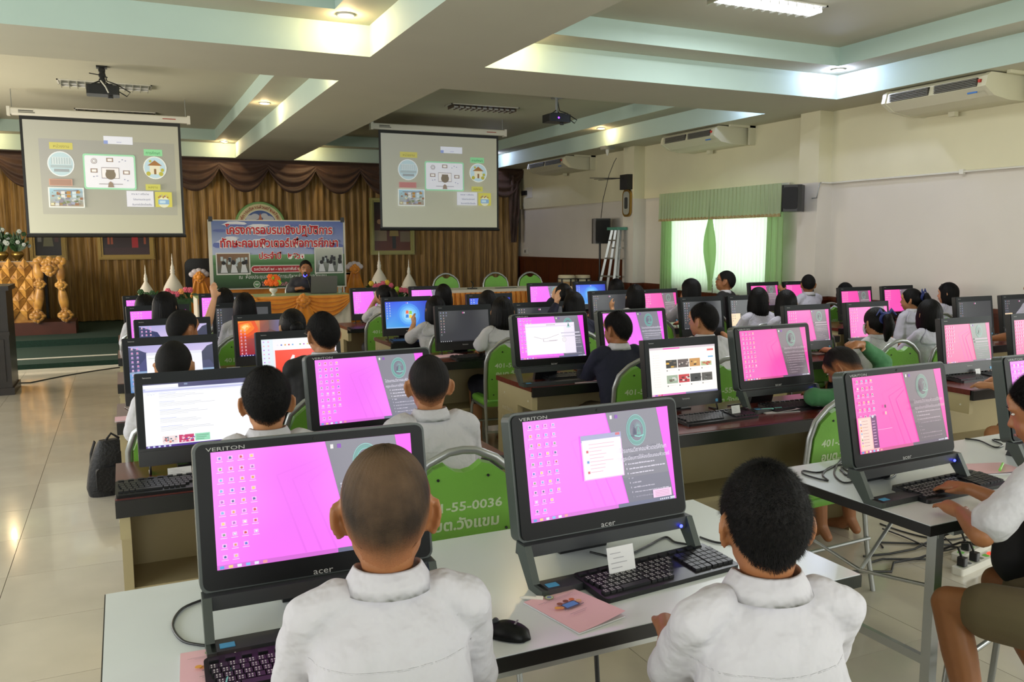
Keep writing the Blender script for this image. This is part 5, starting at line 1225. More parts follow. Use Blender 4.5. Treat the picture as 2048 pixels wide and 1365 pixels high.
def mouse(u, v, rz, label, s=1):
    p = onz(u, v, DZ+.02); t = thing('computer_mouse', label, 'mouse', (p.x, p.y, DZ), R(rz)); secs = []
    for j in range(13):
        a = -1+2*j/12; r_ = math.sqrt(max(0.0004, 1-a**2))**.7; wv = .031*r_*(1-.12*a); hh = .036*r_*(.85+.15*math.cos(a*2)); y = a*.054
        secs.append([Vector((wv*math.cos(PI*k/10), y, .003+hh*math.sin(PI*k/10))) for k in range(11)]+[Vector((wv*math.cos(PI+PI*k/4)*.96, y, .001)) for k in range(1, 4)])
    m = MB(); m.loft(secs); m.build('shell', M_bez, t)
    m = MB(); m.cyl((-.003, .03, .034), (.003, .03, .034), .008, 10); m.build('scroll_wheel', M_dark, t)
    m = MB(); m.box(-.011, .011, -.022, -.018, .0375, .039); m.build('badge', M_sil, t)
    m = MB(); m.tube([(0, .05, .012), (-.01, .08, .004), (-.05, .10, .003), (-.12, .11, .003), (-.2, .15, .003)], .0025, 6); m.build('cable', M_black, t)
mouse(1016, 1258, 48, 'glossy black mouse on the front white table right of the boy with the shaved head'); mouse(1487, 822, 20, 'black mouse on the desk between the video and hot pink computers')
def card(u, v, label, w_=.075, h_=.055, z=DZ+.03, hx=None):
    p = onz(u, v, z); t = thing('name_card', label, 'card', (p.x, p.y, z-.005), R(3), 'white labels stuck on the computers')
    X = Matrix.Rotation(R(-14), 4, 'X'); m = MB(); m.box(-w_/2, w_/2, 0, .001, 0, h_, X); m.build('sheet', M_paperw, t)
    d = D(w_, h_, .0002); 
    for k in range(4): d.rect(.1+.1*(k == 1), .75-.18*k, .5+.3*((k*7) % 3)/3, .775-.18*k, '9a9aa2')
    o = link(d.mesh('print', M_pr), 'print', t); o.matrix_local = X @ Matrix.Translation((0, -.0005, h_/2)); return t
for (u, v, lab, w_, h_) in ((1246, 1142, 'white label card standing behind the keyboard of the dialog-box computer', .085, .07), (1858, 935, 'white label card standing behind the right white table keyboard', .07, .07),
                      (360, 948, 'white label card below the search results computer', .085, .03), (1103, 748, 'white label card on the keyboard of the line drawing computer', .065, .03), (1473, 825, 'folded card with orange stripes by the mouse', .055, .04),
                      (1957, 747, 'white label card on the rose desktop computer', .05, .035), (467, 739, 'white card below the fiery wallpaper computer', .09, .02), (885, 668, 'small white card at the girl elbow below the blue flag logo screen', .05, .03)): card(u, v, lab, w_, h_)
# cables on the white tables
def cable(name, label, pts, r=.0035, z=DZ+.004):
    P = []
    pts = [onz(a[0], a[1], z+(a[2] if len(a) > 2 else 0)) for a in pts]
    for i in range(len(pts)-1):
        p0 = pts[max(i-1, 0)]; p1 = pts[i]; p2 = pts[i+1]; p3 = pts[min(i+2, len(pts)-1)]
        for k in range(5):
            t = k/5; P.append(.5*((2*p1)+(p2-p0)*t+(2*p0-5*p1+4*p2-p3)*t*t+(3*p1-p0-3*p2+p3)*t**3))
    P.append(pts[-1]); m = MB(); m.tube(P, r, 6); return tag(m.build(name, M_black), label, 'cable')
cable('cable', 'black cable looping left of the bottom left computer foot', [(412, 1198), (365, 1218), (345, 1250), (362, 1280), (395, 1290), (440, 1293), (480, 1292)])
cable('cable', 'tangled black cable left of the start menu computer', [(1725, 935), (1690, 930), (1660, 935), (1645, 950), (1655, 962), (1610, 950), (1607, 942), (1640, 945), (1680, 925), (1695, 908), (1685, 915), (1668, 945), (1685, 965), (1706, 962), (1690, 948), (1680, 940)])
cable('cable', 'second coil of black cable left of the start menu computer', [(1730, 958), (1700, 945), (1683, 935), (1690, 950), (1705, 948), (1700, 938), (1720, 925), (1726, 915)])
cable('cable', 'black cable loop on the far part of the right white table', [(1930, 878), (1960, 882), (1990, 895), (2005, 890), (1985, 880), (2010, 880), (2030, 872), (2040, 862)])
cable('cable', 'thin black cable behind the start menu computer foot', [(1760, 955), (1775, 958), (1790, 950), (1785, 940), (1765, 935)])
cable('cable', 'black cable on the white table behind the dialog-box computer', [(1180, 1105), (1240, 1115), (1290, 1095), (1330, 1075), (1350, 1085), (1380, 1090)])
cable('cable', 'black cable right of the dialog-box computer foot', [(1400, 1075), (1430, 1085), (1460, 1088), (1480, 1092)])
cable('cable', 'short black cable on the second desk left of the lake window computer', [(250, 815), (265, 822), (290, 818), (275, 828), (262, 826), (268, 815)])
cable('cable', 'black cable on the desk between the video and hot pink computers', [(1455, 812), (1480, 808), (1500, 800), (1512, 790), (1505, 780)])
m = MB(); a = onz(1241, 1282, .7); m.tube([Vector((a.x, 1.75, .71)), Vector((a.x, 1.72, .45)), Vector((a.x+.01, 1.7, .2)), Vector((a.x+.05, 1.68, .01))], .006, 6)
tag(m.build('hanging_cable', M_black), 'black cable hanging to the floor below the front white table', 'cable')
# power strips and floor cables under the right table
for i, (u, v, rz, lab) in enumerate(((1943, 1100, 14, 'upper of the two white power strips on the floor'), (1950, 1127, 10, 'lower of the two white power strips on the floor'))):
    p = onz(u, v, .02); t = thing('power_strip', lab, 'power strip', (p.x, p.y, 0), R(rz), 'power strips on the floor')
    m = MB(); m.prism(rrect(.36, .06, .01, 3), 0, .035, 'z'); m.build('housing', M_whitepl, t)
    for k in range(5): m = MB(); m.prism(rrect(.03, .03, .008, 3, -.13+.06*k, 0), .035, .037, 'z'); m.build('socket', M_sil if k % 2 else mat('green_socket', '70c050', .4), t)
    m = MB(); m.prism(rrect(.03, .02, .004, 2, .15, 0), .035, .042, 'z'); m.build('switch', mat('red_switch', 'e04030', .3, emit=1.5), t)
    for k in (1, 3) if i == 0 else (0, 2): m = MB(); m.prism(rrect(.035, .04, .006, 3, -.13+.06*k, 0), .037, .08, 'z'); m.tube([(-.13+.06*k, 0, .07), (-.12+.06*k, .03, .12), (-.06+.05*k, .10, .09), (-.16+.09*k, .2, .02), (-.3+.11*k, .26-.05*k, .008), (-.42+.06*k, .2+.06*k, .008), (-.6+.1*k, .33, .008)], .006, 6); m.build('plug', M_black, t)
cable('floor_cable', 'black cables trailing to the power strips under the right table', [(1760, 1048), (1800, 1062), (1850, 1075), (1900, 1080), (1940, 1075), (1980, 1090)], .005, .006)
cable('floor_cable', 'second black cable trailing to the power strips', [(1765, 1058), (1810, 1075), (1870, 1100), (1900, 1100), (1950, 1085), (1965, 1095)], .005, .012)
cable('floor_cable', 'black cable rising from the power strips to the right white table', [(1965, 1095, .0), (1990, 1080, .1), (1998, 1040, .3), (1990, 1015, .6)], .006, .02)
# backpack
p = onz(222, 1000, 0); t = thing('backpack', 'black backpack standing on the floor at the end of the second desk', 'backpack', (p.x-.0, p.y+.18, 0), R(10))
M_bag = mat('black_bag_nylon', '101014', .6, bump=.3, bs=60)
m = MB(); secs = []
for j in range(9):
    q = j/8; wv = .15*(1-.35*q**3); dv = .09*(1-.3*q**2)*(1 if j < 8 else .5); z = .36*q
    secs.append([Vector((wv*(1 if j not in (0,) else .9)*math.copysign(abs(math.cos(2*PI*k/20))**.6, math.cos(2*PI*k/20))+.04*q, dv*math.copysign(abs(math.sin(2*PI*k/20))**.6, math.sin(2*PI*k/20)), z)) for k in range(20)])
m.loft(secs); m.build('bag_body', M_bag, t); m = MB(); m.prism(rrect(.2, .16, .03, 4, 0, .12), -.12, -.08, 'y'); m.build('front_pocket', M_bag, t)
for s in (-1, 1): m = MB(); m.tube([(s*.07, .08, .34), (s*.09, .13, .25), (s*.1, .12, .12), (s*.09, .08, .05)], .014, 6, flat=.4); m.build('strap', M_bag, t)
m = MB(); m.tube([(-.02, .0, .35), (.02, 0, .40), (.07, 0, .36)], .008, 6); m.build('handle', M_bag, t)
# laptop on the presenter table
p = onz(643, 588, ZTB); t = thing('laptop', 'open grey laptop on the presenter table', 'laptop', (p.x+.02, YT+.22, ZTB), R(0))
m = MB(); m.prism(rrect(.36, .25, .012, 3, 0, .16), 0, .018, 'z'); m.build('base', M_dark, t)
m = MB(); m.prism(rrect(.36, .24, .012, 3, 0, .12), -.006, .006, 'y', Matrix.Translation((0, .02, .018)) @ Matrix.Rotation(R(12), 4, 'X')); m.build('lid', mat('laptop_grey', '6e6e6c', .35, .3), t)
m = MB(); m.box(-.05, .05, .0, .01, -.0, .01); m.build('hinge', M_black, t)
p = onz(675, 590, ZTB); t = thing('drinking_glass', 'clear drinking glass at the right end of the presenter table', 'glass', (p.x+.1, YT+.25, ZTB))
m = MB(); m.lathe([(.028, 0), (.034, .11), (.031, .11), (.026, .008), (.001, .008)], n=16); m.build('glass_wall', M_glass, t); m = MB(); m.lathe([(.001, .009), (.025, .009), (.029, .07), (.001, .07)], n=16); m.build('water', mat('water', 'c8d8d8', .1, trans=.8), t)
# microphones on the stage table
for u, lab in ((928, 'small black conference microphone, left on the stage table'), (1010, 'flat black device on the stage table behind the blue screen')):
    p = onz(u, 578, ZTB); t = thing('microphone', lab, 'microphone', (p.x, YT+.2, ZTB)); m = MB(); m.prism(rrect(.14 if u < 950 else .34, .1, .02, 3), 0, .03 if u < 950 else .02, 'z'); m.build('base', M_black, t)
    if u < 950: m = MB(); m.tube([(.0, 0, .03), (.02, 0, .09), (-.03, -.02, .13)], .008, 6); m.build('gooseneck', M_black, t)
# ------------------------------------------------------------------ green stacking chairs
M_cg = mat('green_vinyl', '76b444', .45, nz=.08, ns=5, bump=.05, bs=90); M_cgs = mat('green_vinyl_seat', '78b848', .4)
def chair_parts():
    P = []; X = Matrix.Translation((0, -.20, .45)) @ Matrix.Rotation(R(6), 4, 'X')
    def bp(x, z, y=0): return X @ Vector((x, y, z-.45))
    out = [(-.205, .47), (-.212, .64), (-.210, .78), (-.185, .855), (-.12, .912), (-.05, .945), (0, .95), (.05, .945), (.12, .912), (.185, .855), (.210, .78), (.212, .64), (.205, .47)]
    pts = []
    for i in range(len(out)-1):
        a, b = out[i], out[i+1]; pts += [bp(a[0], a[1]), bp((a[0]+b[0])/2, (a[1]+b[1])/2)]
    pts.append(bp(*out[-1]))
    m = MB(); m.tube(pts, .0125, 8, flat=1.2); P.append(('back_frame', m.mesh('back_frame', M_sil)))
    pan = [(-.185, .49), (-.195, .64), (-.192, .78), (-.165, .845), (-.105, .892), (-.065, .905), (-.05, .892), (-.03, .879), (0, .873), (.03, .879), (.05, .892), (.065, .905), (.105, .892), (.165, .845), (.192, .78), (.195, .64), (.185, .49)]
    m = MB(); m.prism([(x, z-.45) for x, z in pan], -.014, .022, 'y', X); P.append(('backrest', m.mesh('backrest', M_cg)))
    for x, z in ((-.09, .855), (.09, .855), (-.165, .65), (.165, .65), (-.15, .53), (.15, .53)): m = MB(); m.cyl(bp(x, z, -.018), bp(x, z, -.012), .005, 8); P.append(('rivet', m.mesh('rivet', M_black)))
    m = MB(); secs = []
    for j in range(5):
        q = [0, .3, .7, .9, 1][j]; g = [.96, 1, 1, .97, .88][j]; secs.append([Vector((x*g, (y-.01)*g+.01, .43+.05*q)) for x, y in rrect(.41, .40, .06, 5, 0, .01)])
    m.loft(secs); P.append(('seat', m.mesh('seat', M_cgs)))
    for s in (-1, 1):
        m = MB(); m.tube([(s*.19, .17, .43), (s*.20, .19, .38), (s*.205, .22, .0)], .0115, 8); P.append(('leg', m.mesh('leg', M_sil)))
        m = MB(); m.tube([bp(s*.205, .47), (s*.205, -.2, .42), (s*.205, -.23, .2), (s*.21, -.27, .0)], .0115, 8); P.append(('leg', m.mesh('leg', M_sil)))
        m = MB(); m.tube([(s*.195, .17, .425), (s*.205, -.2, .43)], .0115, 6); P.append(('side_rail', m.mesh('side_rail', M_sil)))
    for pp in ([(-.2, .2, .25), (.2, .2, .25)], [(-.205, -.24, .25), (.205, -.24, .25)]): m = MB(); m.tube(pp, .009, 6); P.append(('stretcher', m.mesh('stretcher', M_sil)))
    return P, X
CP, CX = chair_parts(); NUM = {}
def chair(x, y, rz, label, num='401-55-0012', z=0, group='green stacking chairs of the class', txt=True):
    t = thing('stacking_chair', label, 'chair', (x, y, z), rz, group)
    for n, me in CP: link(me, n, t)
    if txt:
        if num not in NUM:
            d = D(.34, .13, .0003); d.text(num, .5, .58, .36, 'c4d8b4', bold=.02, wmax=.86, sx=1.3); d.text('อบต.วังแขม', .5, .06, .42, 'c4d8b4', bold=.03, wmax=.80, sx=1.4); NUM[num] = d.mesh('stencilled_number', M_pr)
        o = link(NUM[num], 'stencilled_number', t); o.matrix_local = CX @ Matrix.Translation((0, -.0145, .275))
    return t
# ------------------------------------------------------------------ people
SKIN = {'a': mat('skin_warm', 'b07a55', .5, nz=.06, ns=30, sub=.08), 'b': mat('skin_tan', '99643f', .5, nz=.06, ns=30, sub=.08), 'c': mat('skin_light', 'c8946e', .5, nz=.05, ns=30, sub=.08)}
M_hair = mat('black_hair', '080607', .5, nz=.3, ns=60, stretch=(1, 1, .08), bump=.3, bs=150, spec=.14)
def fade_mat(name, hx, hx2, ns, rough=.7):
    m = mat(name, hx, rough, hx2=hx2, ns=ns, bump=.3, bs=450, spec=.2); nt = m.node_tree; b = nt.nodes['Principled BSDF']
    src = b.inputs['Base Color'].links[0].from_socket; a = nt.nodes.new('ShaderNodeVertexColor'); a.layer_name = 'Fade'
    n = nt.nodes.new('ShaderNodeTexNoise'); n.inputs['Scale'].default_value = 260; n.inputs['Detail'].default_value = 2
    ad = nt.nodes.new('ShaderNodeMath'); ad.operation = 'ADD'; nt.links.new(a.outputs[0], ad.inputs[0]); nt.links.new(n.outputs['Fac'], ad.inputs[1])
    mr = nt.nodes.new('ShaderNodeMapRange'); mr.inputs[1].default_value = .55; mr.inputs[2].default_value = 1.25; nt.links.new(ad.outputs[0], mr.inputs[0])
    mx = nt.nodes.new('ShaderNodeMixRGB'); mx.inputs[1].default_value = (*lin('8f5c3c'), 1); nt.links.new(src, mx.inputs[2]); nt.links.new(mr.outputs[0], mx.inputs[0]); nt.links.new(mx.outputs[0], b.inputs['Base Color']); return m
M_hairs = fade_mat('short_black_hair', '0f0c0c', '060505', 60)
M_buzz = fade_mat('shaved_hair_brown', '5c4836', '2a2018', 9)
M_buzz2 = fade_mat('clipped_black_hair', '1c1817', '0e0b0b', 20)
M_shirt = mat('white_school_shirt', 'c0bec5', .75, bump=1.0, bs=13, nz=.03, ns=5); M_lav = mat('lavender_white_shirt', 'bdbacb', .75, bump=.8, bs=13)
M_blk = mat('black_jacket', '161519', .8, bump=.2, bs=12); M_navy = mat('navy_sweater', '16182e', .85, bump=.3, bs=14); M_gre = mat('green_sweater', '3b7048', .85, bump=.3, bs=14); M_gry = mat('charcoal_shirt', '35353a', .8, bump=.3, bs=12)
M_khaki = mat('khaki_shorts', '6b5f48', .8, bump=.2, bs=20); M_nskirt = mat('navy_skirt', '141629', .7, bump=.2, bs=14); M_redj = mat('red_jacket', '8c1c24', .8, bump=.3, bs=14)
M_sock = mat('dark_brown_sock', '2a1412', .9); M_eyew = mat('eye_white', 'd8d4cc', .3); M_iris = mat('dark_iris', '120c0a', .2); M_lip = mat('lip', '8a4a40', .45); M_mask = mat('face_mask_white', 'ccd4d8', .8); M_ribbon = mat('blue_scrunchie', '1e2c6a', .6)
CLO = {'white': M_shirt, 'lav': M_lav, 'black': M_blk, 'navy': M_navy, 'green': M_gre, 'grey': M_gry, 'red': M_redj}
def V3(*a): return Vector(a)
def remesh(o, vox, it=4, fac=.5, disp=0):
    r = o.modifiers.new('union', 'REMESH'); r.mode = 'VOXEL'; r.voxel_size = vox; r.use_smooth_shade = True
    s = o.modifiers.new('smooth', 'SMOOTH'); s.iterations = it; s.factor = fac
    if disp:
        tx = bpy.data.textures.get('folds') or bpy.data.textures.new('folds', 'CLOUDS'); tx.noise_scale = .085; tx.noise_depth = 2
        d = o.modifiers.new('folds', 'DISPLACE'); d.texture = tx; d.strength = disp; d.mid_level = .5
def hug(o, target, off):
    w_ = o.modifiers.new('hug', 'SHRINKWRAP'); w_.target = target; w_.wrap_method = 'NEAREST_SURFACEPOINT'; w_.wrap_mode = 'ABOVE_SURFACE'; w_.offset = off; return w_
def bez(a, b, c, n=5): return [a*(1-t)**2+b*2*t*(1-t)+c*t*t for t in [i/(n-1) for i in range(n)]]
def hand(m, wrist, d, side, up, curl=.5, s=1.0, det=True):
    """palm, four fingers and a side thumb; d = direction of the hand, up = back of the hand"""
    d = d.normalized(); up = (up-d*up.dot(d)).normalized(); ac = d.cross(up)*side
    pc = wrist+d*.045*s
    m.chain([wrist-d*.01, wrist+d*.03*s, wrist+d*.07*s], [.019*s, .026*s, .027*s], 10, sq=1)
    for k in (-1.4, -.5, .5, 1.4): m.chain([wrist+d*.02*s+ac*k*.007, wrist+d*.075*s+ac*k*.0145*s], [.012*s, .0115*s], 8)
    L = [.058, .068, .064, .050]
    for i in range(4):
        k = (-1.5+i)*.0165*s; b = wrist+d*.075*s+ac*(-k); dd = (d-ac*k*2).normalized(); l = L[i]*s
        p1 = b+dd*l*.4-up*.0*s; d2 = (dd*math.cos(curl)-up*math.sin(curl)); p2 = p1+d2*l*.33; d3 = (dd*math.cos(curl*1.9)-up*math.sin(curl*1.9)); p3 = p2+d3*l*.27
        m.chain([b, p1, p2, p3], [.0088*s, .0082*s, .0076*s, .0066*s], 8)
    tb = wrist+d*.02*s+ac*.02*s; t1 = tb+(d*.55+ac*.8).normalized()*.032*s; t2 = t1+(d*.85+ac*.35-up*.2).normalized()*.028*s
    m.chain([tb, t1, t2], [.0125*s, .0105*s, .0085*s], 8)
def hairline(phi, style):
    """lower limit (z) of the hair for an azimuth phi in degrees, 0 = face"""
    a = abs((phi+180) % 360-180)
    pts = {'short': [(0, .058), (30, .052), (52, .030), (66, .0), (74, -.02), (80, .012), (100, .016), (116, -.03), (135, -.062), (180, -.076)],
           'bob': [(0, .035), (45, .030), (58, .0), (66, -.06), (76, -.112), (100, -.128), (140, -.135), (180, -.136)],
           'long': [(0, .035), (45, .03), (58, -.02), (66, -.10), (80, -.19), (120, -.22), (180, -.23)],
           'pony': [(0, .05), (40, .045), (60, .0), (72, -.035), (95, -.03), (115, -.05), (140, -.07), (180, -.085)]}[style]
    for (a0, z0), (a1, z1) in zip(pts[:-1], pts[1:]):
        if a <= a1: t = (a-a0)/(a1-a0); return z0+(z1-z0)*t
    return pts[-1][1]
HR = (.0745, .0935, .098)
def cran(phi, el, off=0):
    """point on the cranium; phi azimuth (rad, 0=+y), el polar angle from the top"""
    cb = -.008
    return Vector((math.sin(phi)*math.sin(el)*(HR[0]+off), cb+math.cos(phi)*math.sin(el)*(HR[1]+off), .012+math.cos(el)*(HR[2]+off)))
def hair_mesh(style, mt, rn, near=False):
    m = MB(); st = {'buzz': 'short', 'clip': 'short', 'short': 'short', 'thick': 'short', 'bun': 'pony'}.get(style, style)
    off = {'buzz': .0015, 'clip': .004, 'short': .008, 'thick': .007, 'bob': .014, 'long': .015, 'pony': .009, 'bun': .009}[style]
    NP = 144 if near else 72; NT = 30 if near else 18; secs = []
    bobby = st in ('bob', 'long'); fl = {'bob': .016, 'long': .024}.get(st, 0)
    ph0 = rn.random()*10
    for j in range(NT+1):
        t = j/NT; row = []
        for i in range(NP):
            phi = 2*PI*i/NP; zl = hairline(math.degrees(phi), st)
            jit = (.006 if bobby else .004)*noise.noise(Vector((i*.6+ph0, 3, 1)))+(.004 if not near else .003)*math.sin(i*2.3)
            zl += jit*(.3 if st == 'short' else 1)
            strand = (.0026 if bobby else .0008)*(noise.noise(Vector((i*.9*(72/NP)+ph0, t*2.2, 0)))+.5*math.sin(i*(72/NP)*3.1))
            if style == 'thick': strand += .003*noise.noise(Vector((i*1.7, t*30, 2)))
            o_ = off+strand
            if bobby and zl < -.03:
                zc = .012; el_m = PI/2
                tt = .52
                if t < tt: el = el_m*t/tt; p = cran(phi, el, o_)
                else:
                    q = (t-tt)/(1-tt); z = .012+(zl-.012)*q; r0 = 1+fl*10*math.sin(min(q, 1)*PI*.62)*.55-(.10*max(0, q-.75)*4 if st == 'bob' else 0)
                    p = Vector((math.sin(phi)*(HR[0]+o_)*r0, -.008+math.cos(phi)*(HR[1]+o_)*(r0-.12*q*(1 if math.cos(phi) < 0 else .3)), z))
            else:
                zz = max(-.999, min(.999, (zl-.012)/(HR[2]+o_))); elm = math.acos(zz); el = elm*t
                ed = (1-t)*6; o2 = o_*min(1, .12+ed)
                p = cran(phi, el, o2)
                if p.z < .0:
                    cx_, cy_ = math.sin(phi), math.cos(phi); rn_ = .0535+.004*max(0, -p.z)*10+o2*.4; d0 = p.x*cx_+(p.y+.028)*cy_
                    if d0 < rn_ and cy_ < .2: p.x = cx_*rn_; p.y = -.028+cy_*rn_
            row.append(p)
        secs.append(row)
    m.loft(secs, cap=False); m.fade = []
    if not bobby:
        fw = {'buzz': .34, 'clip': .30, 'short': .16, 'thick': .10}.get(style, .10)
        for j in range(NT+1): m.fade += [min(1, (1-j/NT)/fw)]*NP
    if near and style in ('thick', 'short', 'clip'):
        L0 = {'thick': .011, 'short': .008, 'clip': .0035}[style]; cnt = 16000 if style != 'clip' else 9000
        for q in range(cnt):
            j = min(NT-1, int(NT*math.sqrt(rn.random())*.99)); i = rn.randrange(NP); f1, f2 = rn.random(), rn.random()
            a = secs[j][i]; b2 = secs[j][(i+1) % NP]; c2 = secs[j+1][i]; p = a+(b2-a)*f1+(c2-a)*f2
            nrm = Vector((p.x/HR[0]**2, (p.y+.008)/HR[1]**2, (p.z-.012)/HR[2]**2)).normalized(); dn = (c2-a); dn = dn.normalized() if dn.length > 1e-6 else Vector((0, 0, -1))
            L = L0*(.6+.7*rn.random())*min(1, .35+(1-j/NT)*4); tip = p+(nrm*.75+dn*.75+Vector((rn.random()-.5, rn.random()-.5, rn.random()-.5))*.5).normalized()*L
            sd = nrm.cross(dn)*(.0006); k0 = len(m.v); m.v += [tuple(p-nrm*.001+sd), tuple(p-nrm*.001-sd), tuple(tip)]; m.f.append((k0, k0+1, k0+2)); m.mi.append(0); m.sm.append(False); m.fade += [min(1, (1-j/NT)/fw)+.3]*3
    if bobby:   # turned-in lower rim so the hair has thickness
        s2 = [[Vector((p.x*.86, p.y*.86, p.z+.012)) for p in secs[-1]], [Vector((p.x*.8, p.y*.8, p.z+.07)) for p in secs[-1]]]
        m.loft([secs[-1]]+s2, cap=False)
    m.smooth = True
    return m
def head_geo(m, X, ears=1.0):
    def E(c, r, rot=None, n=16, k=10):
        q = X.to_3x3() @ (rot or Matrix.Identity(3)); cc = X @ Vector(c); m.ell(cc, r, n, k, mx=q)
    E((0, -.008, .012), HR, n=22, k=14)
    E((0, .022, -.038), (.058, .066, .066)); E((0, .048, -.083), (.030, .028, .022)); E((0, .0, -.05), (.060, .062, .055))
    for s in (-1, 1): E((s*.033, .052, -.040), (.022, .020, .024)); E((s*.030, .074, .022), (.024, .014, .009))
    m.chain([X @ Vector((0, .080, .008)), X @ Vector((0, .096, -.028))], [.007, .0115], 8); E((0, .089, -.030), (.016, .011, .009))
    E((0, .080, -.056), (.021, .010, .006)); E((0, .078, -.065), (.018, .010, .006)); E((0, .07, .04), (.05, .02, .03))
    for s in (-1, 1):
        ao = .35+.35*ears   # how far the ear stands out
        def ep(f, u): return X @ Vector((s*(.072+f*math.sin(ao)), -.004-f*math.cos(ao), -.012+u))
        rim = [(.0, .020), (.010, .030), (.020, .030), (.028, .021), (.030, .006), (.026, -.010), (.018, -.022), (.010, -.031), (.001, -.027)]
        m.chain([ep(*p) for p in rim], [.0045, .005, .0052, .0055, .0055, .0052, .0055, .0065, .0055], 8)
        m.loft([[ep(f*k, u*k2)+X.to_3x3() @ Vector((s*dx, 0, 0)) for f, u in rim] for k, k2, dx in ((.9, .9, -.0035), (.97, .97, 0), (.9, .9, .003))])
        m.chain([ep(.0, .0), ep(.012, .004), ep(.016, -.006), ep(.006, -.016)], [.006, .0045, .004, .005], 8)
def person(label, x, y, zt, hy=0, hp=0, hr=0, rz=0, hair='short', top='white', bottom='khaki', lean=.10, sleeve='short', arms=(None, None), sk='a', det=1, scale=1.0,
           face=False, girl=False, eyes=True, sit=True, extra=None, ears=1.0, width=1.0, mask=False, ribbon=False, glasses=False, legs=None, socks=False, seatz=.46, fat=1.0, sleeve_both=True, coll=True, hs=1.0):
    """seated figure facing +y before the turn rz; hy = heading of the face (deg, anticlockwise from +y, world)"""
    t = thing('person', label, 'person', (x, y, 0), R(rz)); rn = random.Random(int(x*1000+y*77))
    vox = {0: .0125, 1: .010, 2: .0065, 3: .0055}[det]
    hc = V3(0, lean+.03, zt-.112*hs); zn = zt-.235*hs; nb = V3(0, lean, zn)
    X = Matrix.Translation(hc) @ Matrix.Rotation(R(hy-rz), 4, 'Z') @ Matrix.Rotation(R(hp), 4, 'X') @ Matrix.Rotation(R(hr), 4, 'Y') @ Matrix.Scale(hs, 4)
    # pivot the head about the neck
    piv = V3(0, lean+.01, zn+.04); X = Matrix.Translation(piv) @ (Matrix.Translation(-hc) @ X) @ Matrix.Translation((0, 0, 0)); X = Matrix.Translation(piv) @ Matrix.Rotation(R(hy-rz), 4, 'Z') @ Matrix.Rotation(R(hp), 4, 'X') @ Matrix.Rotation(R(hr), 4, 'Y') @ Matrix.Translation((0, .012, hc.z-piv.z)) @ Matrix.Scale(hs, 4)
    sw = .150*width; zh = seatz+.075
    sh = {s: V3(s*sw, lean-.01, zn-.045) for s in (-1, 1)}
    b = MB(); head_geo(b, X, ears)
    hb = X @ V3(0, -.028, -.062); tf = .72 if lean > .2 else 1
    b.chain([nb+V3(0, .0, -.05), nb+V3(0, .005, .02), hb], [.045*width, .047*width, .050], 14)
    b.chain([V3(0, 0, zh), V3(0, lean*.35, zh+(zn-zh)*.4), V3(0, lean*.85, zn-.12)], [.085*fat*tf, .072*fat*tf, .060*fat*tf], 14); b.chain([sh[-1]*.75+nb*.25+V3(0, 0, -.015), sh[1]*.75+nb*.25+V3(0, 0, -.015)], [.036, .036], 10)
    A = {}
    for s in (-1, 1):
        spec = arms[0 if s < 0 else 1]
        if spec is None: el = V3(s*(sw+.03), lean+.12, max(zn-.30, .74)); wr = V3(s*.13, lean+.33, .80); hd = V3(-s*.15, 1, -.12); up = V3(0, 0, 1); curl = .5
        elif spec == 'lap': el = V3(s*(sw+.05), lean-.02, zn-.29); wr = V3(s*.10, lean+.18, seatz+.20); hd = V3(-s*.3, 1, -.2); up = V3(0, 0, 1); curl = .5
        else: el, wr, hd, up, curl = V3(*spec[0]), V3(*spec[1]), V3(*spec[2]), V3(*spec[3]), spec[4]
        A[s] = (el, wr)
        b.chain([sh[s], (sh[s]+el)/2, el], [.034*fat*(.8 if sleeve != 'short' else 1), .034*fat, .034], 12); b.chain([el, el+(wr-el)*.3, wr], [.036, .035, .022], 12)
        hand(b, wr, hd, -s, up, curl, .92)
    for s in (-1, 1):
        hp_, kn, an, toe = V3(s*.085, .02, zh), V3(s*.12, .40, seatz+.045), V3(s*.12, .34, .09), V3(s*.125, .47, .03)
        if legs: kn, an, toe = [V3(*q) for q in legs[0 if s < 0 else 1]]
        b.chain([hp_, (hp_+kn)/2, kn], [.085*fat, .072*fat, .055], 12); b.chain([kn, kn+(an-kn)*.35, an], [.054, .053, .033], 12)
        b.chain([an, an+(toe-an)*.4+V3(0, 0, -.015), toe], [.036, .035, .026], 10); b.chain([an, an+V3(0, -.045, -.05)], [.034, .026], 8)
    o = b.build('body', SKIN[sk], t); remesh(o, vox, 3)
    if socks:
        for s in (-1, 1):
            _, an, toe = legs[0 if s < 0 else 1]; an, toe = V3(*an), V3(*toe); m = MB(); m.chain([an+V3(0, 0, .03), an+(toe-an)*.3+V3(0, 0, -.02), toe], [.041, .043, .034], 12); m.chain([an, an+V3(0, -.045, -.05)], [.040, .034], 10); so = m.build('sock', M_sock, t); remesh(so, .008, 3)
    # shirt or jacket
    c = MB()
    prof = [(seatz-.0, .168, .125, 0), (zh+.05, .162, .122, .05), (zh+(zn-zh)*.45, .155, .112, .45), (zn-.17, .166, .112, .75), (zn-.09, .165*width, .100, .92), (zn-.045, .140*width, .082, 1), (zn-.01, .088, .066, 1.0), (zn+.012, .064, .058, 1.02)]
    def ringp(z, rx, ry, f, k=1.0): return [V3(rx*fat*k*math.cos(2*PI*i/28), lean*f+ry*fat*k*math.sin(2*PI*i/28)-.004, z) for i in range(28)]
    c.loft([ringp(*p) for p in prof])
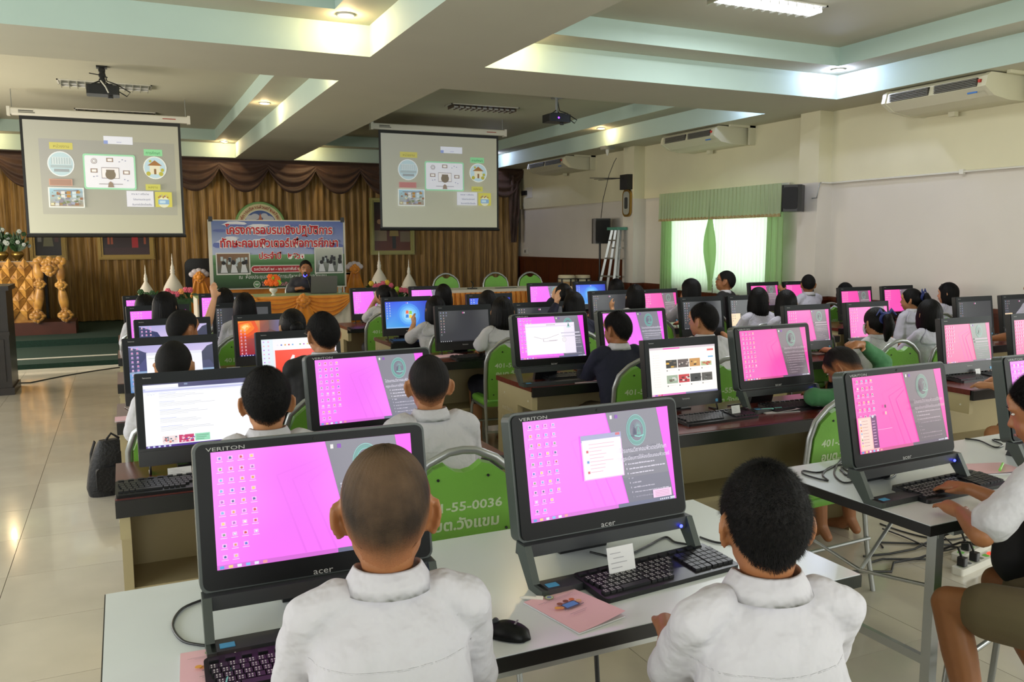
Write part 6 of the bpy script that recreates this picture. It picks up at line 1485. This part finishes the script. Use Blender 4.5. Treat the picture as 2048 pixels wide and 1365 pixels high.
    for s in (-1, 1):
        el, wr = A[s]; c.chain([nb+V3(s*.045, 0, -.035), nb*.35+sh[s]*.65+V3(0, 0, .012), sh[s]+V3(s*.0, 0, .004)], [.042*fat, .045*fat, .046*fat], 12)
        if sleeve == 'short': e = sh[s]+(el-sh[s])*(.80 if not girl else .86); c.chain([sh[s], (sh[s]+e)/2, e], [.047*fat, .052*fat, .058*fat], 14)
        else: c.chain([sh[s], (sh[s]+el)/2, el], [.050, .050, .046], 14); c.chain([el, el+(wr-el)*.5, el+(wr-el)*(.9 if sleeve == 'long' else .55)], [.050, .045, .034], 12)
    o = c.build('shirt' if top in ('white', 'lav', 'grey') else 'jacket' if top == 'black' else 'sweater', CLO[top], t); remesh(o, vox*1.05, 20 if det >= 2 else 6, .5, disp=.018 if det >= 2 else .014); shirt = o
    if coll:
        m = MB(); secs = []
        for (dz, k) in ((-.004, 1.30), (.016, 1.16), (.036, .98), (.039, .93), (.034, .90), (.012, .96)):
            secs.append([V3(.064*k*math.cos(2*PI*i/32), lean*1.02+.060*k*math.sin(2*PI*i/32), zn+dz-.012*math.sin(2*PI*i/32)*(1 if math.sin(2*PI*i/32) > 0 else 0)-.018*max(0, math.sin(2*PI*i/32))**4) for i in range(32)])
        m.loft(secs, cap=False, wrap=True); o = m.build('collar', CLO['white'] if top != 'grey' else M_gry, t)
    if det >= 2 and top in ('white', 'lav') and not girl:
        for zz, a0, a1 in ((zn-.11, -150, -30),):
            m = MB(); m.tube([V3(.17*math.cos(R(a0+(a1-a0)*i/40)), lean*.9-.04+.20*math.sin(R(a0+(a1-a0)*i/40)), zz) for i in range(41)], .0014, 5); o = m.build('yoke_seam', CLO[top], t); w_ = hug(o, shirt, .0002); w_.wrap_method = 'PROJECT'; w_.use_project_y = True; w_.use_positive_direction = True; w_.wrap_mode = 'ON_SURFACE'
    if girl:   # square sailor collar down the back
        m = MB(); secs = []
        for j in range(7):
            q = j/6; z = zn+.012-.115*q; row = []
            for i in range(15):
                ph = R(-90+(i/14-.5)*(150-30*q)); k = 1
                for (p0, p1) in zip(prof[:-1], prof[1:]):
                    if p0[0] <= z <= p1[0]:
                        f = (z-p0[0])/(p1[0]-p0[0]); rx = p0[1]+(p1[1]-p0[1])*f; ry = p0[2]+(p1[2]-p0[2])*f; fy = p0[3]+(p1[3]-p0[3])*f; break
                else: rx, ry, fy = .064, .058, 1.02
                row.append(V3((rx+.016)*math.cos(ph), lean*fy+(ry+.018+.004*math.sin(i))*math.sin(ph), z+.006))
            secs.append(row)
        m.loft(secs, cap=False, closed=False); o = m.build('sailor_collar', CLO[top], t); hug(o, shirt, .004); sd = o.modifiers.new('cloth', 'SOLIDIFY'); sd.thickness = .004
    # shorts / skirt / trousers
    g = MB()
    if bottom == 'skirt':
        g.loft([[V3(.19*k*math.cos(2*PI*i/24), cyy+.155*k2*math.sin(2*PI*i/24), z) for i in range(24)] for (z, k, k2, cyy) in ((zh+.05, .80, .78, 0), (zh, .95, .95, .01), (zh-.05, 1, 1, .03), (seatz+.0, 1.0, 1.05, .04))])
        g.chain([V3(-.08, .05, zh-.01), V3(-.12, .34, zh-.02)], [.10, .085], 14); g.chain([V3(.08, .05, zh-.01), V3(.12, .34, zh-.02)], [.10, .085], 14); g.chain([V3(0, .1, zh-.02), V3(0, .34, zh-.03)], [.09, .075], 14)
        g.loft([[V3(.2*math.cos(2*PI*i/20), .28+.12*math.sin(2*PI*i/20), z) for i in range(20)] for z in (zh-.16, zh-.02)])
    else:
        g.chain([V3(0, 0, zh-.0), V3(0, 0, zh+.05)], [.115, .11], 14)
        for s in (-1, 1):
            kn = V3(s*.12, .40, seatz+.045)
            if legs: kn = V3(*legs[0 if s < 0 else 1][0])
            h0 = V3(s*.085, .02, zh); g.chain([h0, h0+(kn-h0)*.45, h0+(kn-h0)*(.72 if bottom == 'khaki' else 1)], [.10, .092, .088 if bottom == 'khaki' else .065], 14)
            if bottom != 'khaki': g.chain([kn, kn+V3(0, -.05, -.36)], [.066, .05], 12)
    o = g.build({'skirt': 'skirt', 'khaki': 'shorts'}.get(bottom, 'trousers'), {'skirt': M_nskirt, 'khaki': M_khaki, 'navy': M_nskirt}.get(bottom, M_blk), t); remesh(o, max(vox*1.3, .01), 3)
    # hair
    hm = {'buzz': M_buzz, 'clip': M_buzz2, 'short': M_hairs, 'thick': M_hairs}.get(hair, M_hair)
    h = hair_mesh(hair, hm, rn, det >= 2); h.v = [tuple(X @ Vector(v)) for v in h.v]; o = h.build('hair', hm, t)
    if len(h.fade) == len(h.v):
        at = o.data.color_attributes.new('Fade', 'FLOAT_COLOR', 'POINT'); at.data.foreach_set('color', [q for f in h.fade for q in (f, f, f, 1)])
    if hair in ('pony', 'bun'):
        m = MB()
        if hair == 'pony': pts = [X @ V3(0, -.095, .045), X @ V3(0, -.135, .05), X @ V3(0, -.16, -.0), X @ V3(.0, -.15, -.07), X @ V3(.0, -.135, -.12)]; m.chain(pts, [.024, .036, .042, .034, .014], 12)
        else: m.ell(X @ V3(0, -.105, .0), (.045, .035, .045), 14, 10, X.to_3x3())
        m.build('ponytail' if hair == 'pony' else 'hair_knot', M_hair, t)
    if ribbon:
        m = MB(); cc = X @ V3(0, -.112, .045); q = X.to_3x3()
        m.tube([cc+q @ V3(.036*math.cos(2*PI*k/16), .02*math.sin(4*PI*k/16)*.3, .036*math.sin(2*PI*k/16)) for k in range(16)], .013, 8, closed=True)
        for s in (-1, 1): m.tube([cc, cc+q @ V3(s*.05, 0, .06), cc+q @ V3(s*.085, -.01, .02)], [.010, .016, .006], 8, flat=.4)
        m.build('scrunchie', M_ribbon, t)
    if face:
        for s in (-1, 1):
            m = MB(); m.ell(X @ V3(s*.030, .0745, .006), (.0115, .007, .0042), 12, 8, X.to_3x3()); eye = m.build('eye', M_eyew, t)
            m = MB(); m.ell(X @ V3(s*.030, .0795, .006), (.0055, .003, .0044), 10, 6, X.to_3x3()); m.build('iris', M_iris, eye)
            m = MB(); m.tube([X @ V3(s*.016, .087, .024), X @ V3(s*.030, .087, .030), X @ V3(s*.046, .078, .025)], [.0025, .0032, .0018], 6); m.build('eyebrow', M_hair, t)
        m = MB(); m.tube([X @ V3(-.019, .0845, -.060), X @ V3(0, .0915, -.0595), X @ V3(.019, .0845, -.060)], [.002, .0045, .002], 6); m.build('mouth', M_lip, t)
    if glasses:
        m = MB()
        for s in (-1, 1):
            m.tube([X @ V3(s*.031+.019*math.cos(2*PI*k/14), .097, .005+.014*math.sin(2*PI*k/14)) for k in range(14)], .0018, 5, closed=True); m.tube([X @ V3(s*.05, .096, .008), X @ V3(s*.078, .05, .008), X @ V3(s*.082, -.01, .003)], .0018, 5)
        m.tube([X @ V3(-.012, .098, .006), X @ V3(.012, .098, .006)], .0018, 5); m.build('glasses', M_black, t)
    if mask:
        m = MB(); secs = []
        for j in range(6): z = -.02-.075*j/5; k = 1+.10*math.sin(PI*j/5); secs.append([X @ V3(.072*k*math.sin(a)*(1-.05*j), .012+.088*k*math.cos(a), z) for a in [(-80+160*i/12)*PI/180 for i in range(13)]])
        m.loft(secs, cap=False, closed=False); m.tube([X @ V3(-.07, .03, -.03), X @ V3(-.088, -.01, -.0)], .0015, 5); m.tube([X @ V3(-.07, .03, -.085), X @ V3(-.088, -.015, -.04)], .0015, 5); m.build('face_mask', M_mask, t)
    if extra: extra(t, X)
    return t
def at_head(u, vt, y): p = ony(u, vt, y); return p.x, p.z
def pers(label, u, vt, y, **k):
    zt = ony(u, vt, y).z; lean = k.get('lean', .10); rz = R(k.get('rz', 0)); hx = -math.sin(rz)*(lean+.02); hyy = math.cos(rz)*(lean+.02)
    p = ony(u, vt, y); return person(label, p.x-hx, y-hyy, zt, **k), p.x-hx, y-hyy
PEO = []
def add(label, u, vt, y, num=None, ch=True, chl=None, chair_uv=None, **k):
    if chair_uv:
        cu, cv, crz, clab, cnum = chair_uv; p = onz(cu, cv, .95); cy = p.y+.25; chair(p.x, cy, R(crz), clab, cnum); y = cy+k.get('lean', .10)+.03
    r, x, yy = pers(label, u, vt, y, **k); PEO.append((r, x, yy))
    if ch and not chair_uv: chair(x, yy-.0, R(k.get('rz', 0)), chl or ' '.join(('green chair under the %s' % label.replace('person with ', 'child with ').replace('person in ', 'child in ').replace(' turned', '')).split()[:16]).rstrip(','), num or '401-55-0012')
    return r
# ---- nearest
add('person with a shaved brown head and white school shirt, back turned, bottom centre', 768, 888, 1.44, hy=-16, rz=-10, hair='buzz', lean=.17, det=3, ears=.75, sk='b', width=.98, fat=.90, num='401-55-0041', hs=1.08)
add('person with thick black hair and white shirt, back turned, bottom right of centre', 1530, 930, 1.13, hy=-26, rz=-14, hair='thick', lean=.13, det=3, ears=.6, sk='b', width=.95, fat=.88, num='401-55-0042', hs=.94,
    arms=(((-.13, .26, .80), (-.06, .44, .80), (.3, 1, 0), (0, 0, 1), .4), ((.17, .26, .80), (.08, .44, .80), (-.3, 1, 0), (0, 0, 1), .4)))
add('person with cropped black hair and prominent ears below the violet screen with grey stripe', 856, 711, 2.82, hy=-14, rz=-4, hair='clip', det=2, ears=1.3, sk='a', chair_uv=(932, 898, -3, 'green chair stencilled 0036 of the boy before the violet screen', '401-55-0036'))
add('person with black hair in front of the white search results page', 530, 737, 2.88, hy=-6, rz=0, hair='short', det=2, ears=1.1, sk='a')
# ---- left block
add('person with black hair and large ears in front of the lake picture window', 345, 684, 4.18, hy=-8, hair='short', ears=1.4, sk='a')
add('person with black hair looking right in front of the mountain lake screen', 362, 621, 5.40, hy=-52, hair='short', sk='b', face=True)
add('person with bobbed hair raising her right arm, left block', 328, 586, 6.92, hy=-20, hair='bob', girl=True, bottom='skirt', sk='c', arms=(None, ((.30, .10, 1.02), (.36, .12, 1.22), (.0, 0, 1), (0, 1, 0), .2)))
add('person with black bobbed hair half hidden behind the raised-arm girl', 289, 591, 8.2, hy=0, hair='bob', girl=True, bottom='skirt', sk='c', det=0)
add('person with black bobbed hair in the farthest left row, beside the violet screen', 447, 578, 8.2, hy=-10, hair='bob', girl=True, bottom='skirt', sk='c', det=0)
add('person with long straight black bob behind the fiery wallpaper screen', 488, 588, 6.9, hy=-12, hair='bob', girl=True, bottom='skirt', sk='a', chair_uv=(486, 668, 0, 'green chair of the girl left of the fiery wallpaper screen', '401-55-0117'))
add('person with black hair tied in a knot behind the red canvas screen', 584, 619, 5.42, hy=5, hair='bun', girl=True, bottom='skirt', sk='c')
add('person in a black jacket wearing glasses, in front of the red canvas screen', 645, 626, 4.2, hy=12, hair='short', top='black', sleeve='long', sk='a', det=2, glasses=True, face=True, width=1.1, chair_uv=(655, 784, 2, 'green chair at the left edge of the violet screen, jacket boy on it', '401-55-0116'), bottom='black', fat=1.08)
# ---- centre block
add('person with a dark ponytail resting her chin on her hand, below the tall pagoda', 768, 571, 8.2, hy=28, hair='pony', girl=True, bottom='skirt', sk='a', chair_uv=(776, 624, -4, 'green chair left of the blue flag logo screen', '401-55-0110'), arms=(((-.17, .24, .84), (-.08, .17, 1.06), (.3, .1, 1), (-1, 0, 0), .8), None))
add('person with bobbed hair leaning on her elbow beside the blue flag logo screen', 870, 594, 6.82, hy=-8, hair='bob', girl=True, bottom='skirt', sk='c', chair_uv=(912, 651, -4, 'green chair peeking out left of the large dark grey screen', '401-55-0111'), arms=(((-.22, .20, .80), (-.14, .30, .93), (.2, .8, .6), (-1, 0, 0), .5), None))
add('person with black bobbed hair and red jacket below the leftmost stage chair', 886, 570, 8.2, hy=-22, hair='bob', top='red', bottom='skirt', sk='c', det=0, girl=False)
add('person with black hair in front of the hidden blue screen by the orange skirt', 975, 583, 6.8, hy=-24, hair='bob', girl=True, bottom='skirt', sk='c', det=0)
add('person with glossy black bob, white blouse and navy skirt in the large green chair', 1004, 596, 5.50, hy=-24, hair='bob', girl=True, bottom='skirt', sk='a', det=2, chair_uv=(1034, 676, -6, 'large green chair of the girl with navy skirt, number on its back', '401-55-0307'), arms=(((-.22, .06, .86), (-.14, .22, .80), (.2, 1, -.1), (0, 0, 1), .5), None))
add('person holding both hands up to her face, far centre', 1127, 568, 6.95, hy=-6, hair='pony', top='navy', sleeve='long', bottom='skirt', sk='c', arms=(((-.2, .22, .95), (-.08, .17, 1.12), (.2, 0, 1), (-1, 0, 0), .5), ((.2, .2, .95), (.1, .16, 1.12), (0, 0, 1), (1, 0, 0), .5)))
add('person with long straight black hair behind the line drawing computer', 1147, 586, 5.62, hy=-28, hair='long', girl=True, top='navy', sleeve='long', bottom='skirt', sk='c', chair_uv=(1163, 662, -4, 'green chair showing between the line drawing computer and the navy boy', '401-55-0317'), arms=(((-.24, .12, .98), (-.15, .14, 1.14), (.1, 0, 1), (-1, 0, 0), .5), None))
add('person in a navy sweater with white collar, black hair, face turned left', 1236, 624, 4.22, hy=16, rz=-8, hair='short', top='navy', sleeve='long', sk='b', det=2, face=True, width=1.05, chair_uv=(1302, 717, -6, 'green chair left of the video thumbnails computer, boy in navy on it', '401-55-0037'), ears=1.1)
add('person in white shirt with short brown-black hair, face turned left, behind the video screen', 1408, 607, 4.22, hy=20, rz=-5, hair='short', sk='a', det=2, face=True, chair_uv=(1468, 715, -4, 'green chair between the video and hot pink computers', '401-55-0339'), width=1.05)
# ---- right-centre block
add('person with black hair half hidden behind the dark screen, below the ladder', 1232, 559, 8.2, hy=-20, hair='bob', girl=True, bottom='skirt', sk='c', det=0)
add('person with a silver clip in her black bob, red sleeve beside the dark screen', 1270, 571, 6.78, hy=-26, hair='bob', girl=True, bottom='skirt', sk='c', arms=(((-.2, .15, .88), (-.14, .3, 1.0), (.2, .6, .8), (-1, 0, 0), .5), None))
add('person with short black bob holding her chin, seated left of the window man', 1382, 559, 6.95, hy=14, hair='bob', girl=True, top='lav', bottom='skirt', sk='a', arms=(((-.16, .24, .88), (-.07, .17, 1.06), (.3, .05, 1), (-1, 0, 0), .8), None))
add('person in a black jacket and glasses sitting by the green curtained window, looking up left', 1448, 542, 7.9, hy=42, hp=12, rz=30, hair='short', top='black', sleeve='long', bottom='black', sk='b', glasses=True, face=True, hs=1.1, width=1.2, fat=1.15, chl='green chair under the man in glasses by the window', arms=('lap', 'lap'))
add('person with smooth black bob, left of the pair behind the hot pink screen', 1516, 577, 5.5, hy=-38, hair='bob', girl=True, top='lav', bottom='skirt', sk='a', det=1, chair_uv=(1533, 649, -3, 'green chair arch showing just above the hot pink computer', '401-55-0118'), width=1.08)
add('person with wide black bob, right of the pair behind the hot pink screen', 1572, 582, 5.5, hy=-30, hair='bob', girl=True, top='lav', bottom='skirt', sk='c')
add('person with short black hair and one hand raised beside the far pink screen', 1616, 550, 7.48, hy=-38, hair='short', top='lav', sk='b', arms=(((-.22, .1, .92), (-.26, .22, 1.04), (-.3, .3, .6), (-1, -1, 0), .5), None))
add('person with black hair hidden behind the pink screen at the wall side', 1690, 567, 7.3, hy=-20, hair='bob', girl=True, top='lav', bottom='skirt', sk='c', det=0)
add('person with a dark ponytail and blue ribbon, face turned left, near the right wall', 1824, 578, 5.95, hy=24, hair='pony', girl=True, top='lav', bottom='skirt', sk='a', ribbon=True, face=True, arms=('lap', 'lap'))
add('person with straight black bob and fringe, face turned left, closest to the right wall', 1897, 567, 5.9, hy=20, hair='bob', girl=True, top='lav', bottom='skirt', sk='c', face=True, chair_uv=(1936, 619, 0, 'green chair under the girl with fringe by the right wall', '401-55-0115'))
add('person with black bob and white sailor collar in front of the dado desk', 1859, 601, 4.2, hy=-22, hair='bob', girl=True, top='lav', bottom='skirt', sk='a', chair_uv=(1909, 672, -2, 'green chair left of the rose desktop computer', '401-55-0238'), width=1.05)
add('person wearing a white face mask with a brown ponytail in a blue scrunchie', 1752, 616, 4.2, hy=-12, hair='pony', girl=True, top='white', bottom='skirt', sk='a', ribbon=True, mask=True, chair_uv=(1803, 681, -2, 'green chair of the masked girl, tall arch in full view', '401-55-0237'))
add('person in a green sweater bending forward with a hand on the head', 1706, 686, 2.78, hy=24, hp=-38, rz=6, hair='clip', top='green', sleeve='long', sk='b', lean=.26, det=3, face=True, chair_uv=(1690, 795, 3, 'green chair with large white stencilled number behind the start menu computer', '401-55-0039'), width=1.08, ears=1.1,
    arms=(((-.27, .30, .83), (-.10, .46, .80), (.6, .8, 0), (0, 0, 1), .5), ((.30, .30, .97), (.125, .31, 1.085), (-1, .05, .05), (0, -.5, 1), .5)))
# ---- right edge
def tied(t, X): pass
add('person in white shirt and khaki shorts at the right edge, forearm on the white table', 2118, 742, 1.56, hy=24, hp=-16, rz=8, hair='thick', top='white', sk='b', lean=.20, det=2, face=True, width=1.1, hs=1.05, ch=False,
    arms=(((-.30, .26, .80), (-.12, .42, .79), (.5, 1, 0), (0, 0, 1), .4), None), legs=(((-.16, .42, .50), (-.20, .28, .10), (-.30, .34, .04)), ((.14, .42, .50), (.18, .20, .10), (.22, .34, .04))), socks=True)
add('person with short hair at the far right edge, only the face showing, looking left', 2078, 545, 4.5, hy=25, hair='short', top='lav', sk='b', face=True)
add('person with bare knees under the second row desk at the right edge', 2125, 640, 3.0, hy=0, hair='short', top='white', sk='a', rz=20)
# presenter faces the class
p = ony(611, 521, 12.12)
person('person in a charcoal shirt speaking into a microphone at the presenter table', p.x, 12.32, p.z, hy=172, rz=180, hair='thick', top='grey', sleeve='half', bottom='black', lean=.18, sk='b', det=1, face=True, seatz=.62, hs=1.08, width=1.2, fat=1.1,
       arms=(((-.27, .16, p.z-.42), (-.14, .36, .99), (.3, 1, 0), (0, 0, 1), .5), ((.24, .2, p.z-.42), (.12, .34, 1.02), (-.3, 1, .1), (0, 0, 1), .7)), coll=True)
chair(p.x, 12.34, PI, 'green chair under the presenter behind the table', z=.18)
q = ony(610, 548, 11.95); t = thing('hand_microphone', 'small microphone with a blue light at the presenter mouth', 'microphone', (q.x, q.y, q.z))
m = MB(); m.tube([(0, 0, 0), (.03, -.1, -.1), (.05, -.2, -.3), (.05, -.25, ZTB-q.z+.02)], .008, 6); m.build('gooseneck', M_black, t); m = MB(); m.ell((0, 0, .0), (.025, .025, .03)); m.build('windscreen', M_black, t)
m = MB(); m.tube([(.022*math.cos(k*PI/5), -.005, .022*math.sin(k*PI/5)-.02) for k in range(10)], .005, 6, closed=True); m.build('light_ring', M_led, t)
for (u, v, lab) in ((892, 554, 'leftmost green chair behind the orange skirted stage table'), (991, 552, 'middle green chair behind the orange skirted stage table'), (1060, 551, 'right green chair behind the orange skirted stage table')):
    p = ony(u, v, 12.15); chair(p.x, 12.15-.24, PI, lab, z=p.z-.9, txt=False, group='green chairs on the stage')
p = onz(1992, 1220, .48); chair(p.x+.16, p.y-.05, R(14), 'green chair under the person in khaki shorts at the right edge', '401-55-0043')
p = onz(1890, 1385, .48); chair(p.x+.14, p.y-.24, R(-30), 'green chair seat corner at the bottom edge, lower right', '401-55-0044')
# black jacket on the lap at the right edge
p = onz(2035, 1090, .66); t = thing('black_jacket', 'black jacket bundled on the lap of the person at the right edge', 'jacket', (p.x+.06, p.y, .56), 0)
m = MB(); m.ell((0, 0, .08), (.14, .10, .14)); m.ell((.05, -.02, .18), (.1, .08, .1)); o = m.build('folded_cloth', M_blk, t); remesh(o, .012, 4, .5, .02)
